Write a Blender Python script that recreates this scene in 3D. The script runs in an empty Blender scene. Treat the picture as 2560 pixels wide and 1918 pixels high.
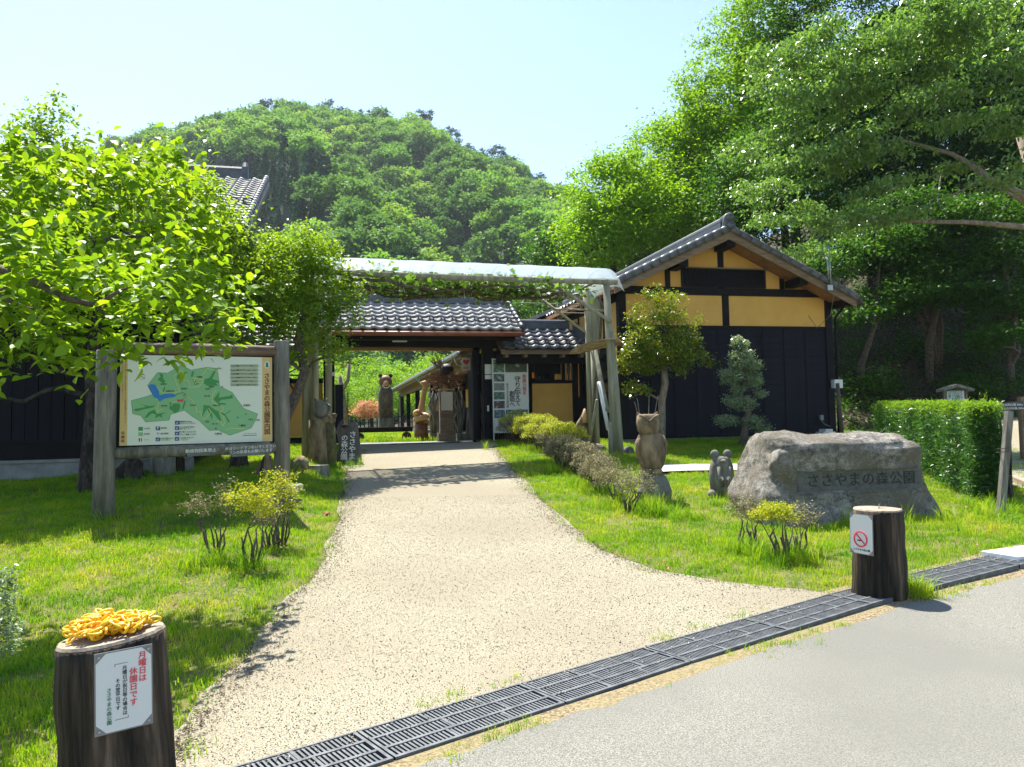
import bpy, math, random
import numpy as np
from mathutils import Matrix, Vector, noise as mnoise

SC = bpy.context.scene
COL = SC.collection
R = math.radians
rnd = random.Random(7)
rg = np.random.default_rng(11)

# ------------------------------------------------------------------ camera
FPX, CZ = 1900.0, 1.5
PITCH = math.atan(91 / 1900); ROLL = R(1.146)
_R0 = np.array([1, 0, 0.]); _F0 = np.array([0, math.cos(PITCH), math.sin(PITCH)]); _U0 = np.array([0, -math.sin(PITCH), math.cos(PITCH)])
_RT = math.cos(ROLL) * _R0 - math.sin(ROLL) * _U0; _UP = math.sin(ROLL) * _R0 + math.cos(ROLL) * _U0
CAMP = np.array([0, 0, CZ])
cam = bpy.data.objects.new('camera', bpy.data.cameras.new('camera')); COL.objects.link(cam)
cam.data.sensor_width = 36; cam.data.lens = 36 * FPX / 2560; cam.data.clip_end = 3000; cam.data.clip_start = .05
cam.matrix_world = Matrix(((_RT[0], _UP[0], -_F0[0], 0), (_RT[1], _UP[1], -_F0[1], 0), (_RT[2], _UP[2], -_F0[2], CZ), (0, 0, 0, 1)))
SC.camera = cam

# ------------------------------------------------------------------ world, sun, exposure
SUN_EL, SUN_AZ = R(62), R(-27)      # azimuth measured from +Y (view direction), negative = left
world = bpy.data.worlds.new('World'); SC.world = world; world.use_nodes = True
wn = world.node_tree.nodes; wl = world.node_tree.links
for n in list(wn): wn.remove(n)
sky = wn.new('ShaderNodeTexSky'); sky.sky_type = 'NISHITA'; sky.sun_disc = False
sky.sun_elevation = SUN_EL; sky.sun_rotation = SUN_AZ; sky.air_density = 1.0; sky.dust_density = 0.5; sky.ozone_density = 1.0
bg = wn.new('ShaderNodeBackground'); bg.inputs[1].default_value = 0.11
wo = wn.new('ShaderNodeOutputWorld'); wl.new(sky.outputs[0], bg.inputs[0]); wl.new(bg.outputs[0], wo.inputs[0])
sd = bpy.data.lights.new('sun', 'SUN'); sd.energy = 5.0; sd.angle = R(.53); sd.color = (1, .95, .86)
sun = bpy.data.objects.new('sun', sd); COL.objects.link(sun)
SUNV = Vector((math.cos(SUN_EL) * math.sin(SUN_AZ), math.cos(SUN_EL) * math.cos(SUN_AZ), math.sin(SUN_EL)))
sun.rotation_euler = SUNV.to_track_quat('Z', 'Y').to_euler()
SC.view_settings.view_transform = 'Standard'; SC.view_settings.look = 'None'; SC.view_settings.gamma = 1
SC.view_settings.exposure = 1.35
SC.view_settings.use_curve_mapping = False
SC.render.engine = 'CYCLES'
SC.cycles.max_bounces = 8; SC.cycles.diffuse_bounces = 4; SC.cycles.transmission_bounces = 5; SC.cycles.transparent_max_bounces = 12
SC.cycles.use_denoising = True
SC.cycles.sample_clamp_indirect = 6

# ------------------------------------------------------------------ geometry of the photograph's place
A = R(13.5)                                     # the buildings all share this yaw
UX, UY = math.cos(A), math.sin(A)               # building axis u (to the right); v runs away from the road
def B(u, v, z): return Vector((u * UX - v * UY, u * UY + v * UX, z))
def ray(px, py): return _F0 + (px - 1280) / FPX * _RT + (959 - py) / FPX * _UP
def at(px, py, Y):
    r = ray(px, py); return CAMP + r * (Y / r[1])
def W(px, py, v):
    r = ray(px, py); P = CAMP + r * (v / (-r[0] * UY + r[1] * UX))
    return P[0] * UX + P[1] * UY, v, P[2]
def sstep(a, b, x):
    t = np.clip((x - a) / (b - a), 0, 1); return t * t * (3 - 2 * t)
def lawn_edge(y):                               # x of the left edge of the path
    return np.interp(y, [2.5, 3.6, 4.6, 6, 9, 12, 14, 18], [-1.7, -1.7, -1.55, -1.5, -2.0, -2.6, -3.0, -3.9])
def T(x, y):
    x = np.asarray(x, float); y = np.asarray(y, float)
    z = .12 + .07 * np.logaddexp(0, np.minimum(y - 5, 30) * 3) / 3
    z = np.minimum(z, .974 + 0 * z)
    d = lawn_edge(y) - x
    z = z + .14 * sstep(.1, 1.2, d) * sstep(4.5, 8, y) * (1 - sstep(15.5, 17.5, y))
    lawn = np.clip(sstep(.3, 1, d) + sstep(1.2, 2.2, x) * sstep(5.5, 7.5, y), 0, 1)
    z = z + lawn * .018 * (np.sin(x * 2.1 + y * .7) + np.sin(y * 1.7 - x * 1.1)) * (1 - sstep(16, 18, y))
    u = x * UX + y * UY; v = -x * UY + y * UX
    s1 = np.minimum((y - 20.3), (u - 13.1) * 1.1)
    s2 = np.minimum((v - 31) * .9, (u - 7.5) * .8)
    s = np.maximum(s1, s2); s = np.logaddexp(0, s * 1.5) / 1.5
    hill = .72 * s / (1 + s / 90)
    z = z + np.where(s > .02, hill, 0) * (1 + .05 * np.sin(x * .9) * np.cos(y * .8))
    z = z + .25 * sstep(8.5, 12, x) * sstep(7, 12, y)
    return z
def Tz(x, y): return float(T(x, y))
def G(px, py, dz=0):
    r = ray(px, py); t = np.arange(1.0, 120, .01); P = CAMP + r * t[:, None]
    k = np.argmax(P[:, 2] < T(P[:, 0], P[:, 1]) + dz); return Vector(P[k])
def pxm(Y): return FPX / Y

# ------------------------------------------------------------------ materials
def mat(name, color, rough=.8, color2=None, scale=8, bump=0, bscale=None, metal=0, spec=.5, stretch=(1, 1, 1), detail=4, contrast=(.35, .65), color3=None, coord='Object'):
    m = bpy.data.materials.new(name); m.use_nodes = True; nt = m.node_tree; n = nt.nodes; l = nt.links
    b = n['Principled BSDF']; b.inputs['Roughness'].default_value = rough; b.inputs['Metallic'].default_value = metal
    b.inputs['Specular IOR Level'].default_value = spec
    b.inputs['Base Color'].default_value = (*color, 1)
    if color2 or bump:
        tc = n.new('ShaderNodeTexCoord'); mp = n.new('ShaderNodeMapping'); l.new(tc.outputs[coord], mp.inputs[0]); mp.inputs['Scale'].default_value = stretch
    if color2:
        t = n.new('ShaderNodeTexNoise'); t.inputs['Scale'].default_value = scale; t.inputs['Detail'].default_value = detail; t.inputs['Roughness'].default_value = .65
        l.new(mp.outputs[0], t.inputs[0]); cr = n.new('ShaderNodeValToRGB'); e = cr.color_ramp.elements
        e[0].position = contrast[0]; e[1].position = contrast[1]; e[0].color = (*color, 1); e[1].color = (*color2, 1)
        if color3: x = e.new((contrast[0] + contrast[1]) / 2); x.color = (*color3, 1)
        l.new(t.outputs[0], cr.inputs[0]); l.new(cr.outputs[0], b.inputs['Base Color'])
    if bump:
        t2 = n.new('ShaderNodeTexNoise'); t2.inputs['Scale'].default_value = bscale or scale * 3; t2.inputs['Detail'].default_value = 5
        l.new(mp.outputs[0], t2.inputs[0]); bp = n.new('ShaderNodeBump'); bp.inputs['Strength'].default_value = min(1, bump); bp.inputs['Distance'].default_value = .01 * max(1, bump)
        l.new(t2.outputs[0], bp.inputs['Height']); l.new(bp.outputs[0], b.inputs['Normal'])
    return m

def leafmat(name, cols, trans, tf=.45, rough=.45, spec=.4, rv=.3):
    """leaf: colour differs from leaf to leaf (random attribute lv); light shines through"""
    m = bpy.data.materials.new(name); m.use_nodes = True; nt = m.node_tree; n = nt.nodes; l = nt.links
    b = n['Principled BSDF']; out = n['Material Output']; b.inputs['Roughness'].default_value = rough; b.inputs['Specular IOR Level'].default_value = spec
    at_ = n.new('ShaderNodeAttribute'); at_.attribute_name = 'lv'
    oi = n.new('ShaderNodeObjectInfo'); ad = n.new('ShaderNodeMath'); ad.operation = 'MULTIPLY_ADD'
    l.new(oi.outputs['Random'], ad.inputs[0]); ad.inputs[1].default_value = rv; l.new(at_.outputs['Fac'], ad.inputs[2])
    mo = n.new('ShaderNodeMath'); mo.operation = 'MULTIPLY'; mo.inputs[1].default_value = 1 / (1 + rv); l.new(ad.outputs[0], mo.inputs[0])
    cr = n.new('ShaderNodeValToRGB'); e = cr.color_ramp.elements
    e[0].color = (*cols[0], 1); e[1].color = (*cols[-1], 1)
    for k, c in enumerate(cols[1:-1]): x = e.new((k + 1) / (len(cols) - 1)); x.color = (*c, 1)
    l.new(mo.outputs[0], cr.inputs[0]); l.new(cr.outputs[0], b.inputs['Base Color'])
    tr = n.new('ShaderNodeBsdfTranslucent'); cm = n.new('ShaderNodeMix'); cm.data_type = 'RGBA'; cm.blend_type = 'MULTIPLY'; cm.inputs[0].default_value = 0.0
    hv = n.new('ShaderNodeVectorMath'); hv.operation = 'MULTIPLY'; hv.inputs[1].default_value = trans
    l.new(cr.outputs[0], hv.inputs[0]); l.new(hv.outputs[0], tr.inputs[0])
    mx = n.new('ShaderNodeMixShader'); mx.inputs[0].default_value = tf
    l.new(b.outputs[0], mx.inputs[1]); l.new(tr.outputs[0], mx.inputs[2]); l.new(mx.outputs[0], out.inputs[0])
    n.remove(cm)
    return m

M = {}
M['black_board'] = mat('charred_board', (.005, .0052, .010), .7, (.011, .0115, .019), 3, .35, 30, stretch=(1, 1, .2), spec=.18)
M['black_wood'] = mat('black_stained_wood', (.003, .003, .005), .7, (.008, .0075, .009), 6, .3, 40, spec=.2)
M['plaster'] = mat('ochre_plaster', (.60, .33, .075), .9, (.68, .39, .095), 1.3, .25, 90)
M['concrete'] = mat('concrete', (.15, .16, .155), .85, (.24, .25, .245), 4, .3, 50)
M['white_slab'] = mat('pale_slab', (.42, .41, .38), .8, (.52, .51, .48), 5, .2, 60)
M['tile'] = mat('grey_roof_tile', (.17, .168, .16), .6, (.34, .33, .31), 5, .25, 60, spec=.5, coord='Object')
M['tile_dark'] = mat('dark_roof_tile', (.055, .06, .068), .45, (.10, .105, .11), 5, .2, 60, spec=.6)
M['copper'] = mat('copper_gutter', (.20, .062, .03), .5, (.28, .09, .045), 5, spec=.5)
M['gutter'] = mat('dark_gutter', (.05, .035, .028), .45)
M['lath'] = mat('new_wood', (.42, .23, .10), .7, (.55, .33, .16), 6, .2, 50, stretch=(1, 1, 5))
M['barge'] = mat('weathered_bargeboard', (.13, .085, .05), .8, (.24, .165, .10), 5, .3, 40, stretch=(.6, 4, 4))
M['soffit'] = mat('brown_soffit', (.25, .11, .045), .75, (.36, .18, .08), 5, .2, 40)
M['old_wood'] = mat('grey_old_wood', (.085, .08, .066), .9, (.235, .225, .185), 14, .7, 60, stretch=(1, 1, .12), color3=(.15, .14, .115))
M['log_bark'] = mat('dark_wet_log', (.008, .006, .004), .75, (.14, .10, .066), 15, 1.6, 50, stretch=(1, 1, .07), contrast=(.42, .72), color3=(.045, .033, .021), spec=.25)
M['log_top'] = mat('sawn_log_end', (.19, .15, .105), .85, (.36, .30, .22), 10, .4, 60)
M['pole'] = mat('weathered_pole', (.16, .155, .10), .85, (.31, .30, .21), 12, .4, 60, stretch=(1, 1, .12))
M['branch'] = mat('brown_branch', (.045, .035, .025), .9, (.14, .11, .08), 20, .8, 80)
M['bark'] = mat('dark_bark', (.018, .013, .010), .95, (.10, .085, .065), 16, 1.2, 50, stretch=(1, 1, .4), contrast=(.45, .75))
M['bark_pale'] = mat('pale_bark', (.11, .08, .055), .9, (.27, .22, .16), 16, .5, 60, stretch=(1, 1, .4))
M['twig'] = mat('grey_dry_twig', (.12, .10, .08), .9, (.26, .23, .19), 20)
M['statue'] = mat('carved_wood', (.08, .055, .028), .85, (.28, .21, .12), 9, .6, 60, stretch=(1, 1, .3), color3=(.17, .125, .068))
M['statue_grey'] = mat('grey_carved_wood', (.09, .088, .07), .9, (.22, .215, .175), 12, .6, 60, stretch=(1, 1, .3))
M['statue_brown'] = mat('red_brown_carving', (.10, .035, .015), .6, (.22, .09, .04), 8, .3, 40)
M['statue_tan'] = mat('tan_carving', (.42, .24, .10), .6, (.55, .34, .16), 8, .3, 40)
M['white'] = mat('white_paint', (.72, .73, .72), .5)
M['paper'] = mat('white_notice', (.60, .615, .59), .45)
M['grey_plate'] = mat('grey_plate', (.20, .20, .20), .5, metal=.3)
M['steel'] = mat('galvanised_steel', (.35, .37, .38), .4, metal=.8)
M['black'] = mat('black_print', (.012, .012, .014), .6)
M['red'] = mat('red_print', (.62, .045, .06), .6)
M['green_ink'] = mat('green_print', (.03, .16, .08), .6)
M['brown_ink'] = mat('brown_print', (.13, .04, .012), .6)
M['white_ink'] = mat('white_lettering', (.68, .68, .66), .7)
M['map_cream'] = mat('board_cream', (.60, .65, .57), .55)
M['map_band'] = mat('board_sand_band', (.56, .40, .16), .55)
M['map_light'] = mat('map_light_green', (.19, .42, .20), .55)
M['map_dark'] = mat('map_dark_green', (.035, .24, .06), .55)
M['map_blue'] = mat('map_lake_blue', (.015, .17, .48), .55)
M['map_trail'] = mat('map_trail_yellow', (.55, .55, .19), .55)
M['map_navy'] = mat('map_navy', (.02, .07, .22), .55)
M['yellow_plastic'] = mat('yellow_plastic', (.90, .50, .015), .38, spec=.5)
M['mat_green'] = mat('dark_green_mat', (.012, .06, .05), .95)
M['glass'] = mat('dark_window_glass', (.012, .02, .022), .08, spec=.8)
M['rust'] = mat('rusty_sheet', (.22, .09, .035), .8, (.45, .40, .33), 7, .3, 30)
M['grate'] = mat('grey_cast_grating', (.06, .068, .076), .6, (.13, .14, .148), 12, .2, 90, metal=.15)
M['drain'] = mat('drain_shade_black', (.008, .009, .010), .9)  # near-black colour stands in for the shade down in the drain
M['dry_leaf'] = mat('dry_leaf', (.20, .08, .03), .8, (.30, .16, .07), 30)
M['stone'] = mat('dark_grey_stone', (.05, .05, .048), .9, (.15, .15, .14), 12, 1, 40)

# boulder: dark and pale mottling all over, brown patches and pale specks
def rockmat():
    m = bpy.data.materials.new('mottled_boulder'); m.use_nodes = True; n = m.node_tree.nodes; l = m.node_tree.links; b = n['Principled BSDF']
    tc = n.new('ShaderNodeTexCoord')
    def noi(s, d=6, r=.6):
        t = n.new('ShaderNodeTexNoise'); t.inputs['Scale'].default_value = s; t.inputs['Detail'].default_value = d; t.inputs['Roughness'].default_value = r; l.new(tc.outputs['Object'], t.inputs[0]); return t
    a = noi(9, 12, .8); cr = n.new('ShaderNodeValToRGB'); e = cr.color_ramp.elements
    e[0].position = .38; e[0].color = (.055, .052, .046, 1); e[1].position = .60; e[1].color = (.62, .58, .50, 1); x = e.new(.49); x.color = (.27, .25, .21, 1)
    l.new(a.outputs[0], cr.inputs[0])
    c = noi(2.2, 5); cr2 = n.new('ShaderNodeValToRGB'); e = cr2.color_ramp.elements; e[0].position = .44; e[0].color = (0, 0, 0, 1); e[1].position = .62; e[1].color = (1, 1, 1, 1); l.new(c.outputs[0], cr2.inputs[0])
    mx = n.new('ShaderNodeMix'); mx.data_type = 'RGBA'; l.new(cr2.outputs[0], mx.inputs[0]); l.new(cr.outputs[0], mx.inputs[6]); mx.inputs[7].default_value = (.20, .17, .12, 1)
    f = noi(60, 3); cr3 = n.new('ShaderNodeValToRGB'); e = cr3.color_ramp.elements; e[0].position = .62; e[0].color = (0, 0, 0, 1); e[1].position = .68; e[1].color = (1, 1, 1, 1); l.new(f.outputs[0], cr3.inputs[0])
    mx2 = n.new('ShaderNodeMix'); mx2.data_type = 'RGBA'; l.new(cr3.outputs[0], mx2.inputs[0]); l.new(mx.outputs[2], mx2.inputs[6]); mx2.inputs[7].default_value = (.42, .41, .37, 1)
    l.new(mx2.outputs[2], b.inputs['Base Color']); b.inputs['Roughness'].default_value = .85
    bp = n.new('ShaderNodeBump'); bp.inputs['Distance'].default_value = .085; bp.inputs['Strength'].default_value = 1; l.new(a.outputs[0], bp.inputs['Height'])
    bp2 = n.new('ShaderNodeBump'); bp2.inputs['Distance'].default_value = .008; l.new(f.outputs[0], bp2.inputs['Height']); l.new(bp.outputs[0], bp2.inputs['Normal']); l.new(bp2.outputs[0], b.inputs['Normal'])
    return m
M['rock'] = rockmat()

def groundmat(name, cols, scales, bump, bdist, rough=.95, macro=None):
    m = bpy.data.materials.new(name); m.use_nodes = True; n = m.node_tree.nodes; l = m.node_tree.links; b = n['Principled BSDF']; b.inputs['Roughness'].default_value = rough
    b.inputs['Specular IOR Level'].default_value = .25
    tc = n.new('ShaderNodeTexCoord')
    def noi(s, d=3):
        t = n.new('ShaderNodeTexNoise'); t.inputs['Scale'].default_value = s; t.inputs['Detail'].default_value = d; l.new(tc.outputs['Object'], t.inputs[0]); return t
    a = noi(scales[0], 2); cr = n.new('ShaderNodeValToRGB'); e = cr.color_ramp.elements
    e[0].position = .36; e[0].color = (*cols[0], 1); e[1].position = .68; e[1].color = (*cols[2], 1); x = e.new(.5); x.color = (*cols[1], 1); l.new(a.outputs[0], cr.inputs[0])
    last = cr.outputs[0]
    if macro:
        c = noi(scales[1], 5); r2 = n.new('ShaderNodeValToRGB'); e = r2.color_ramp.elements; e[0].position = .4; e[1].position = .62; e[0].color = (0, 0, 0, 1); e[1].color = (.75, .75, .75, 1); l.new(c.outputs[0], r2.inputs[0])
        mx = n.new('ShaderNodeMix'); mx.data_type = 'RGBA'; l.new(r2.outputs[0], mx.inputs[0]); l.new(last, mx.inputs[6]); mx.inputs[7].default_value = (*macro, 1); last = mx.outputs[2]
    l.new(last, b.inputs['Base Color'])
    bp = n.new('ShaderNodeBump'); bp.inputs['Distance'].default_value = bdist; bp.inputs['Strength'].default_value = bump; l.new(a.outputs[0], bp.inputs['Height']); l.new(bp.outputs[0], b.inputs['Normal'])
    return m
M['ground'] = groundmat('lawn_soil', [(.05, .075, .018), (.10, .12, .03), (.17, .16, .05)], (40, 1.5), .8, .02, macro=(.17, .15, .04))
M['gravel'] = groundmat('fine_tan_gravel', [(.11, .095, .067), (.27, .243, .172), (.44, .405, .295)], (120, .6), .7, .007, macro=(.225, .195, .138))
M['asphalt'] = groundmat('worn_pale_asphalt', [(.10, .098, .085), (.185, .18, .152), (.28, .272, .232)], (160, .7), .5, .003, macro=(.145, .142, .124))
M['verge'] = groundmat('sandy_soil', [(.08, .06, .035), (.24, .185, .11), (.37, .30, .19)], (70, 3), 1, .015, macro=(.24, .20, .10))
M['forest_floor'] = groundmat('leaf_litter', [(.020, .014, .009), (.05, .035, .022), (.11, .08, .05)], (14, .6), 1, .06, macro=(.035, .045, .015))
M['hill_floor'] = mat('wooded_hill_ground', (.010, .028, .010), 1, (.02, .045, .014), .2)

L = {}
L['persimmon'] = leafmat('persimmon_leaf', [(.075, .17, .010), (.14, .28, .014), (.26, .40, .02)], (1.8, 1.5, .6), .5, .44, .35)
L['plum'] = leafmat('plum_leaf', [(.09, .20, .010), (.16, .30, .014), (.27, .41, .02)], (1.8, 1.5, .6), .5, .42, .35)
L['maple'] = leafmat('maple_leaf', [(.08, .20, .012), (.15, .31, .016), (.25, .42, .022)], (1.7, 1.5, .6), .5, .5, .3)
L['cherry'] = leafmat('cherry_leaf', [(.075, .16, .035), (.14, .25, .065), (.24, .36, .10)], (1.4, 1.5, .6), .38, .3, .6)
L['shade'] = leafmat('shade_toned_leaf', [(.022, .07, .009), (.042, .115, .014), (.08, .18, .02)], (1.6, 1.6, .7), .42, .5, .3)  # woodland shade is put into this leaf colour
L['deep'] = leafmat('deep_shade_toned_leaf', [(.010, .038, .007), (.018, .06, .009), (.04, .10, .013)], (1.6, 1.7, .8), .35, .5, .3)  # darker again: the deep shade behind the cherry, painted into the leaves
L['far'] = leafmat('hill_broadleaf', [(.09, .235, .045), (.155, .32, .055), (.28, .43, .065)], (1.4, 1.3, .6), .38, .7, .15, 1.2)
L['far2'] = leafmat('hill_dark_broadleaf', [(.065, .165, .04), (.10, .22, .045), (.15, .29, .055)], (1.4, 1.3, .7), .32, .7, .15, 1.2)
L['conifer'] = leafmat('hill_conifer', [(.022, .075, .035), (.035, .105, .042), (.055, .14, .05)], (1.2, 1.2, .9), .18, .75, .15, .8)
L['brownfar'] = leafmat('withered_crown', [(.09, .06, .045), (.12, .09, .06)], (1.1, 1, .8), .2, .8, .1)
L['camellia'] = leafmat('camellia_leaf', [(.05, .12, .012), (.12, .22, .018), (.42, .36, .03)], (1.7, 1.4, .6), .4, .25, .6)
L['holly'] = leafmat('holly_leaf', [(.10, .17, .08), (.22, .32, .17), (.45, .54, .34)], (1.4, 1.3, .8), .3, .3, .6)
L['azalea'] = leafmat('azalea_new_leaf', [(.18, .27, .012), (.32, .40, .018), (.48, .50, .03)], (1.5, 1.25, .6), .4, .5, .3)
L['azalea_dry'] = leafmat('azalea_bare_twigs', [(.15, .135, .085), (.26, .235, .145), (.34, .36, .16)], (1.2, 1.1, .8), .15, .8, .1)
L['yew'] = leafmat('hedge_needles', [(.02, .075, .014), (.04, .12, .02), (.085, .20, .025)], (1.7, 1.6, .7), .4, .35, .5)
L['yew_new'] = leafmat('hedge_new_shoots', [(.13, .25, .02), (.21, .35, .03)], (1.5, 1.4, .6), .45, .4, .3)
L['pinkmaple'] = leafmat('red_maple_leaf', [(.42, .17, .12), (.46, .24, .17), (.26, .34, .07)], (1.6, 1.2, .8), .4, .5, .3)
L['vine'] = leafmat('vine_leaf', [(.06, .14, .02), (.10, .20, .03), (.16, .27, .05)], (1.9, 1.7, .9), .45, .4, .4)

def grassmat():
    m = bpy.data.materials.new('grass_blade'); m.use_nodes = True; n = m.node_tree.nodes; l = m.node_tree.links; b = n['Principled BSDF']; out = n['Material Output']
    g = n.new('ShaderNodeNewGeometry'); t = n.new('ShaderNodeTexNoise'); t.inputs['Scale'].default_value = 1.3; t.inputs['Detail'].default_value = 5; l.new(g.outputs['Position'], t.inputs[0])
    oi = n.new('ShaderNodeObjectInfo'); ma = n.new('ShaderNodeMath'); ma.operation = 'MULTIPLY_ADD'; l.new(oi.outputs['Random'], ma.inputs[0]); ma.inputs[1].default_value = .34; l.new(t.outputs[0], ma.inputs[2])
    cr = n.new('ShaderNodeValToRGB'); e = cr.color_ramp.elements; e[0].position = .38; e[0].color = (.08, .23, .008, 1); e[1].position = 1.0; e[1].color = (.48, .42, .09, 1)
    x = e.new(.62); x.color = (.18, .36, .012, 1); x = e.new(.86); x.color = (.33, .44, .022, 1)
    l.new(ma.outputs[0], cr.inputs[0]); l.new(cr.outputs[0], b.inputs['Base Color']); b.inputs['Roughness'].default_value = .6; b.inputs['Specular IOR Level'].default_value = .25
    tr = n.new('ShaderNodeBsdfTranslucent'); hv = n.new('ShaderNodeVectorMath'); hv.operation = 'MULTIPLY'; hv.inputs[1].default_value = (1.6, 1.4, .8); l.new(cr.outputs[0], hv.inputs[0]); l.new(hv.outputs[0], tr.inputs[0])
    mx = n.new('ShaderNodeMixShader'); mx.inputs[0].default_value = .45; l.new(b.outputs[0], mx.inputs[1]); l.new(tr.outputs[0], mx.inputs[2]); l.new(mx.outputs[0], out.inputs[0])
    return m
M['grass'] = grassmat()

def sheetmat():
    m = bpy.data.materials.new('milky_plastic_sheet'); m.use_nodes = True; n = m.node_tree.nodes; l = m.node_tree.links; b = n['Principled BSDF']; out = n['Material Output']
    b.inputs['Base Color'].default_value = (.60, .72, .78, 1); b.inputs['Roughness'].default_value = .25; b.inputs['Specular IOR Level'].default_value = .9
    tr = n.new('ShaderNodeBsdfTranslucent'); tr.inputs[0].default_value = (.85, .92, .95, 1); tp = n.new('ShaderNodeBsdfTransparent')
    m1 = n.new('ShaderNodeMixShader'); m1.inputs[0].default_value = .35; l.new(b.outputs[0], m1.inputs[1]); l.new(tr.outputs[0], m1.inputs[2])
    m2 = n.new('ShaderNodeMixShader'); m2.inputs[0].default_value = .42; l.new(m1.outputs[0], m2.inputs[1]); l.new(tp.outputs[0], m2.inputs[2]); l.new(m2.outputs[0], out.inputs[0])
    tc = n.new('ShaderNodeTexCoord'); w = n.new('ShaderNodeTexNoise'); w.inputs['Scale'].default_value = 6; l.new(tc.outputs['Object'], w.inputs[0]); bp = n.new('ShaderNodeBump'); bp.inputs['Distance'].default_value = .02; l.new(w.outputs[0], bp.inputs['Height']); l.new(bp.outputs[0], b.inputs['Normal'])
    return m
M['sheet'] = sheetmat()

# ------------------------------------------------------------------ mesh helpers
class MB:
    def __init__(s): s.v = []; s.f = []
    def add(s, vs, fs):
        o = len(s.v); s.v += [tuple(p) for p in vs]; s.f += [tuple(i + o for i in f) for f in fs]; return s
    def box(s, a, b):
        x0, y0, z0 = a; x1, y1, z1 = b
        if x0 > x1: x0, x1 = x1, x0
        if y0 > y1: y0, y1 = y1, y0
        if z0 > z1: z0, z1 = z1, z0
        return s.add([(x0, y0, z0), (x1, y0, z0), (x1, y1, z0), (x0, y1, z0), (x0, y0, z1), (x1, y0, z1), (x1, y1, z1), (x0, y1, z1)],
                     [(0, 3, 2, 1), (4, 5, 6, 7), (0, 1, 5, 4), (1, 2, 6, 5), (2, 3, 7, 6), (3, 0, 4, 7)])
    def tube(s, pts, rad, n=8, cap=True):
        pts = [Vector(p) for p in pts]; rad = rad if hasattr(rad, '__len__') else [rad] * len(pts)
        o = len(s.v); up = Vector((0, 0, 1)); prev = None
        for i, p in enumerate(pts):
            d = (pts[min(i + 1, len(pts) - 1)] - pts[max(i - 1, 0)]).normalized() if len(pts) > 1 else up
            if prev is None:
                a = d.orthogonal().normalized()
            else:
                a = (prev - d * prev.dot(d)); a = a.normalized() if a.length > 1e-6 else d.orthogonal().normalized()
            prev = a; b = d.cross(a)
            for k in range(n):
                t = 2 * math.pi * k / n; s.v.append(tuple(p + (a * math.cos(t) + b * math.sin(t)) * rad[i]))
        for i in range(len(pts) - 1):
            for k in range(n):
                k2 = (k + 1) % n; s.f.append((o + i * n + k, o + i * n + k2, o + (i + 1) * n + k2, o + (i + 1) * n + k))
        if cap:
            s.f.append(tuple(o + k for k in range(n))[::-1]); e = o + (len(pts) - 1) * n; s.f.append(tuple(e + k for k in range(n)))
        return s
    def beam(s, p, q, w, h, up=(0, 0, 1)):
        p = Vector(p); q = Vector(q); d = (q - p).normalized(); a = d.cross(Vector(up)).normalized() * w / 2; b = a.cross(d).normalized() * h / 2
        return s.add([p - a - b, p + a - b, p + a + b, p - a + b, q - a - b, q + a - b, q + a + b, q - a + b], [(0, 3, 2, 1), (4, 5, 6, 7), (0, 1, 5, 4), (1, 2, 6, 5), (2, 3, 7, 6), (3, 0, 4, 7)])
    def loft(s, secs, n=20, jit=0, seed=0, fr=3.0, cap=True):
        """secs: (z, cx, cy, rx, ry[, p]) stacked super-ellipse sections"""
        o = len(s.v)
        for sec in secs:
            z, cx, cy, rx, ry = sec[:5]; p = sec[5] if len(sec) > 5 else 2
            for k in range(n):
                t = 2 * math.pi * k / n; c, q = math.cos(t), math.sin(t)
                x = abs(c) ** (2 / p) * (1 if c > 0 else -1) * rx; y = abs(q) ** (2 / p) * (1 if q > 0 else -1) * ry
                P = Vector((cx + x, cy + y, z))
                if jit:
                    w = 1 + jit * mnoise.noise(P * fr + Vector((seed, seed * .7, 0))); P = Vector((cx + x * w, cy + y * w, z + jit * .25 * max(rx, ry) * mnoise.noise(P * fr + Vector((9, seed, 3)))))
                s.v.append(tuple(P))
        m = len(secs)
        for i in range(m - 1):
            for k in range(n):
                k2 = (k + 1) % n; s.f.append((o + i * n + k, o + i * n + k2, o + (i + 1) * n + k2, o + (i + 1) * n + k))
        if cap: s.f.append(tuple(o + k for k in range(n))[::-1]); s.f.append(tuple(o + (m - 1) * n + k for k in range(n)))
        return s
    def blob(s, c, r, n=12, m=8, jit=0, seed=0, fr=3):
        secs = []
        for i in range(m + 1):
            t = math.pi * (i + .15) / (m + .3) - math.pi / 2; secs.append((c[2] + r[2] * math.sin(t), c[0], c[1], r[0] * math.cos(t), r[1] * math.cos(t)))
        return s.loft(secs, n, jit, seed, fr)
    def poly(s, pts, n, d):
        """flat plate: outline pts extruded by vector d"""
        pts = [Vector(p) for p in pts]; d = Vector(d); k = len(pts)
        s.add(pts + [p + d for p in pts], [tuple(range(k)), tuple(range(2 * k - 1, k - 1, -1))] + [(i, i + k, (i + 1) % k + k, (i + 1) % k) for i in range(k)]); return s
    def xf(s, m):
        s.v = [tuple(m @ Vector(p)) for p in s.v]; return s
    def mesh(s, name, m=None, off=(0, 0, 0), smooth=False):
        me = bpy.data.meshes.new(name); ox, oy, oz = off
        me.from_pydata([(x - ox, y - oy, z - oz) for x, y, z in s.v], [], s.f); me.update()
        if m: me.materials.append(m)
        if smooth: me.polygons.foreach_set('use_smooth', [True] * len(me.polygons))
        return me

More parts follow.
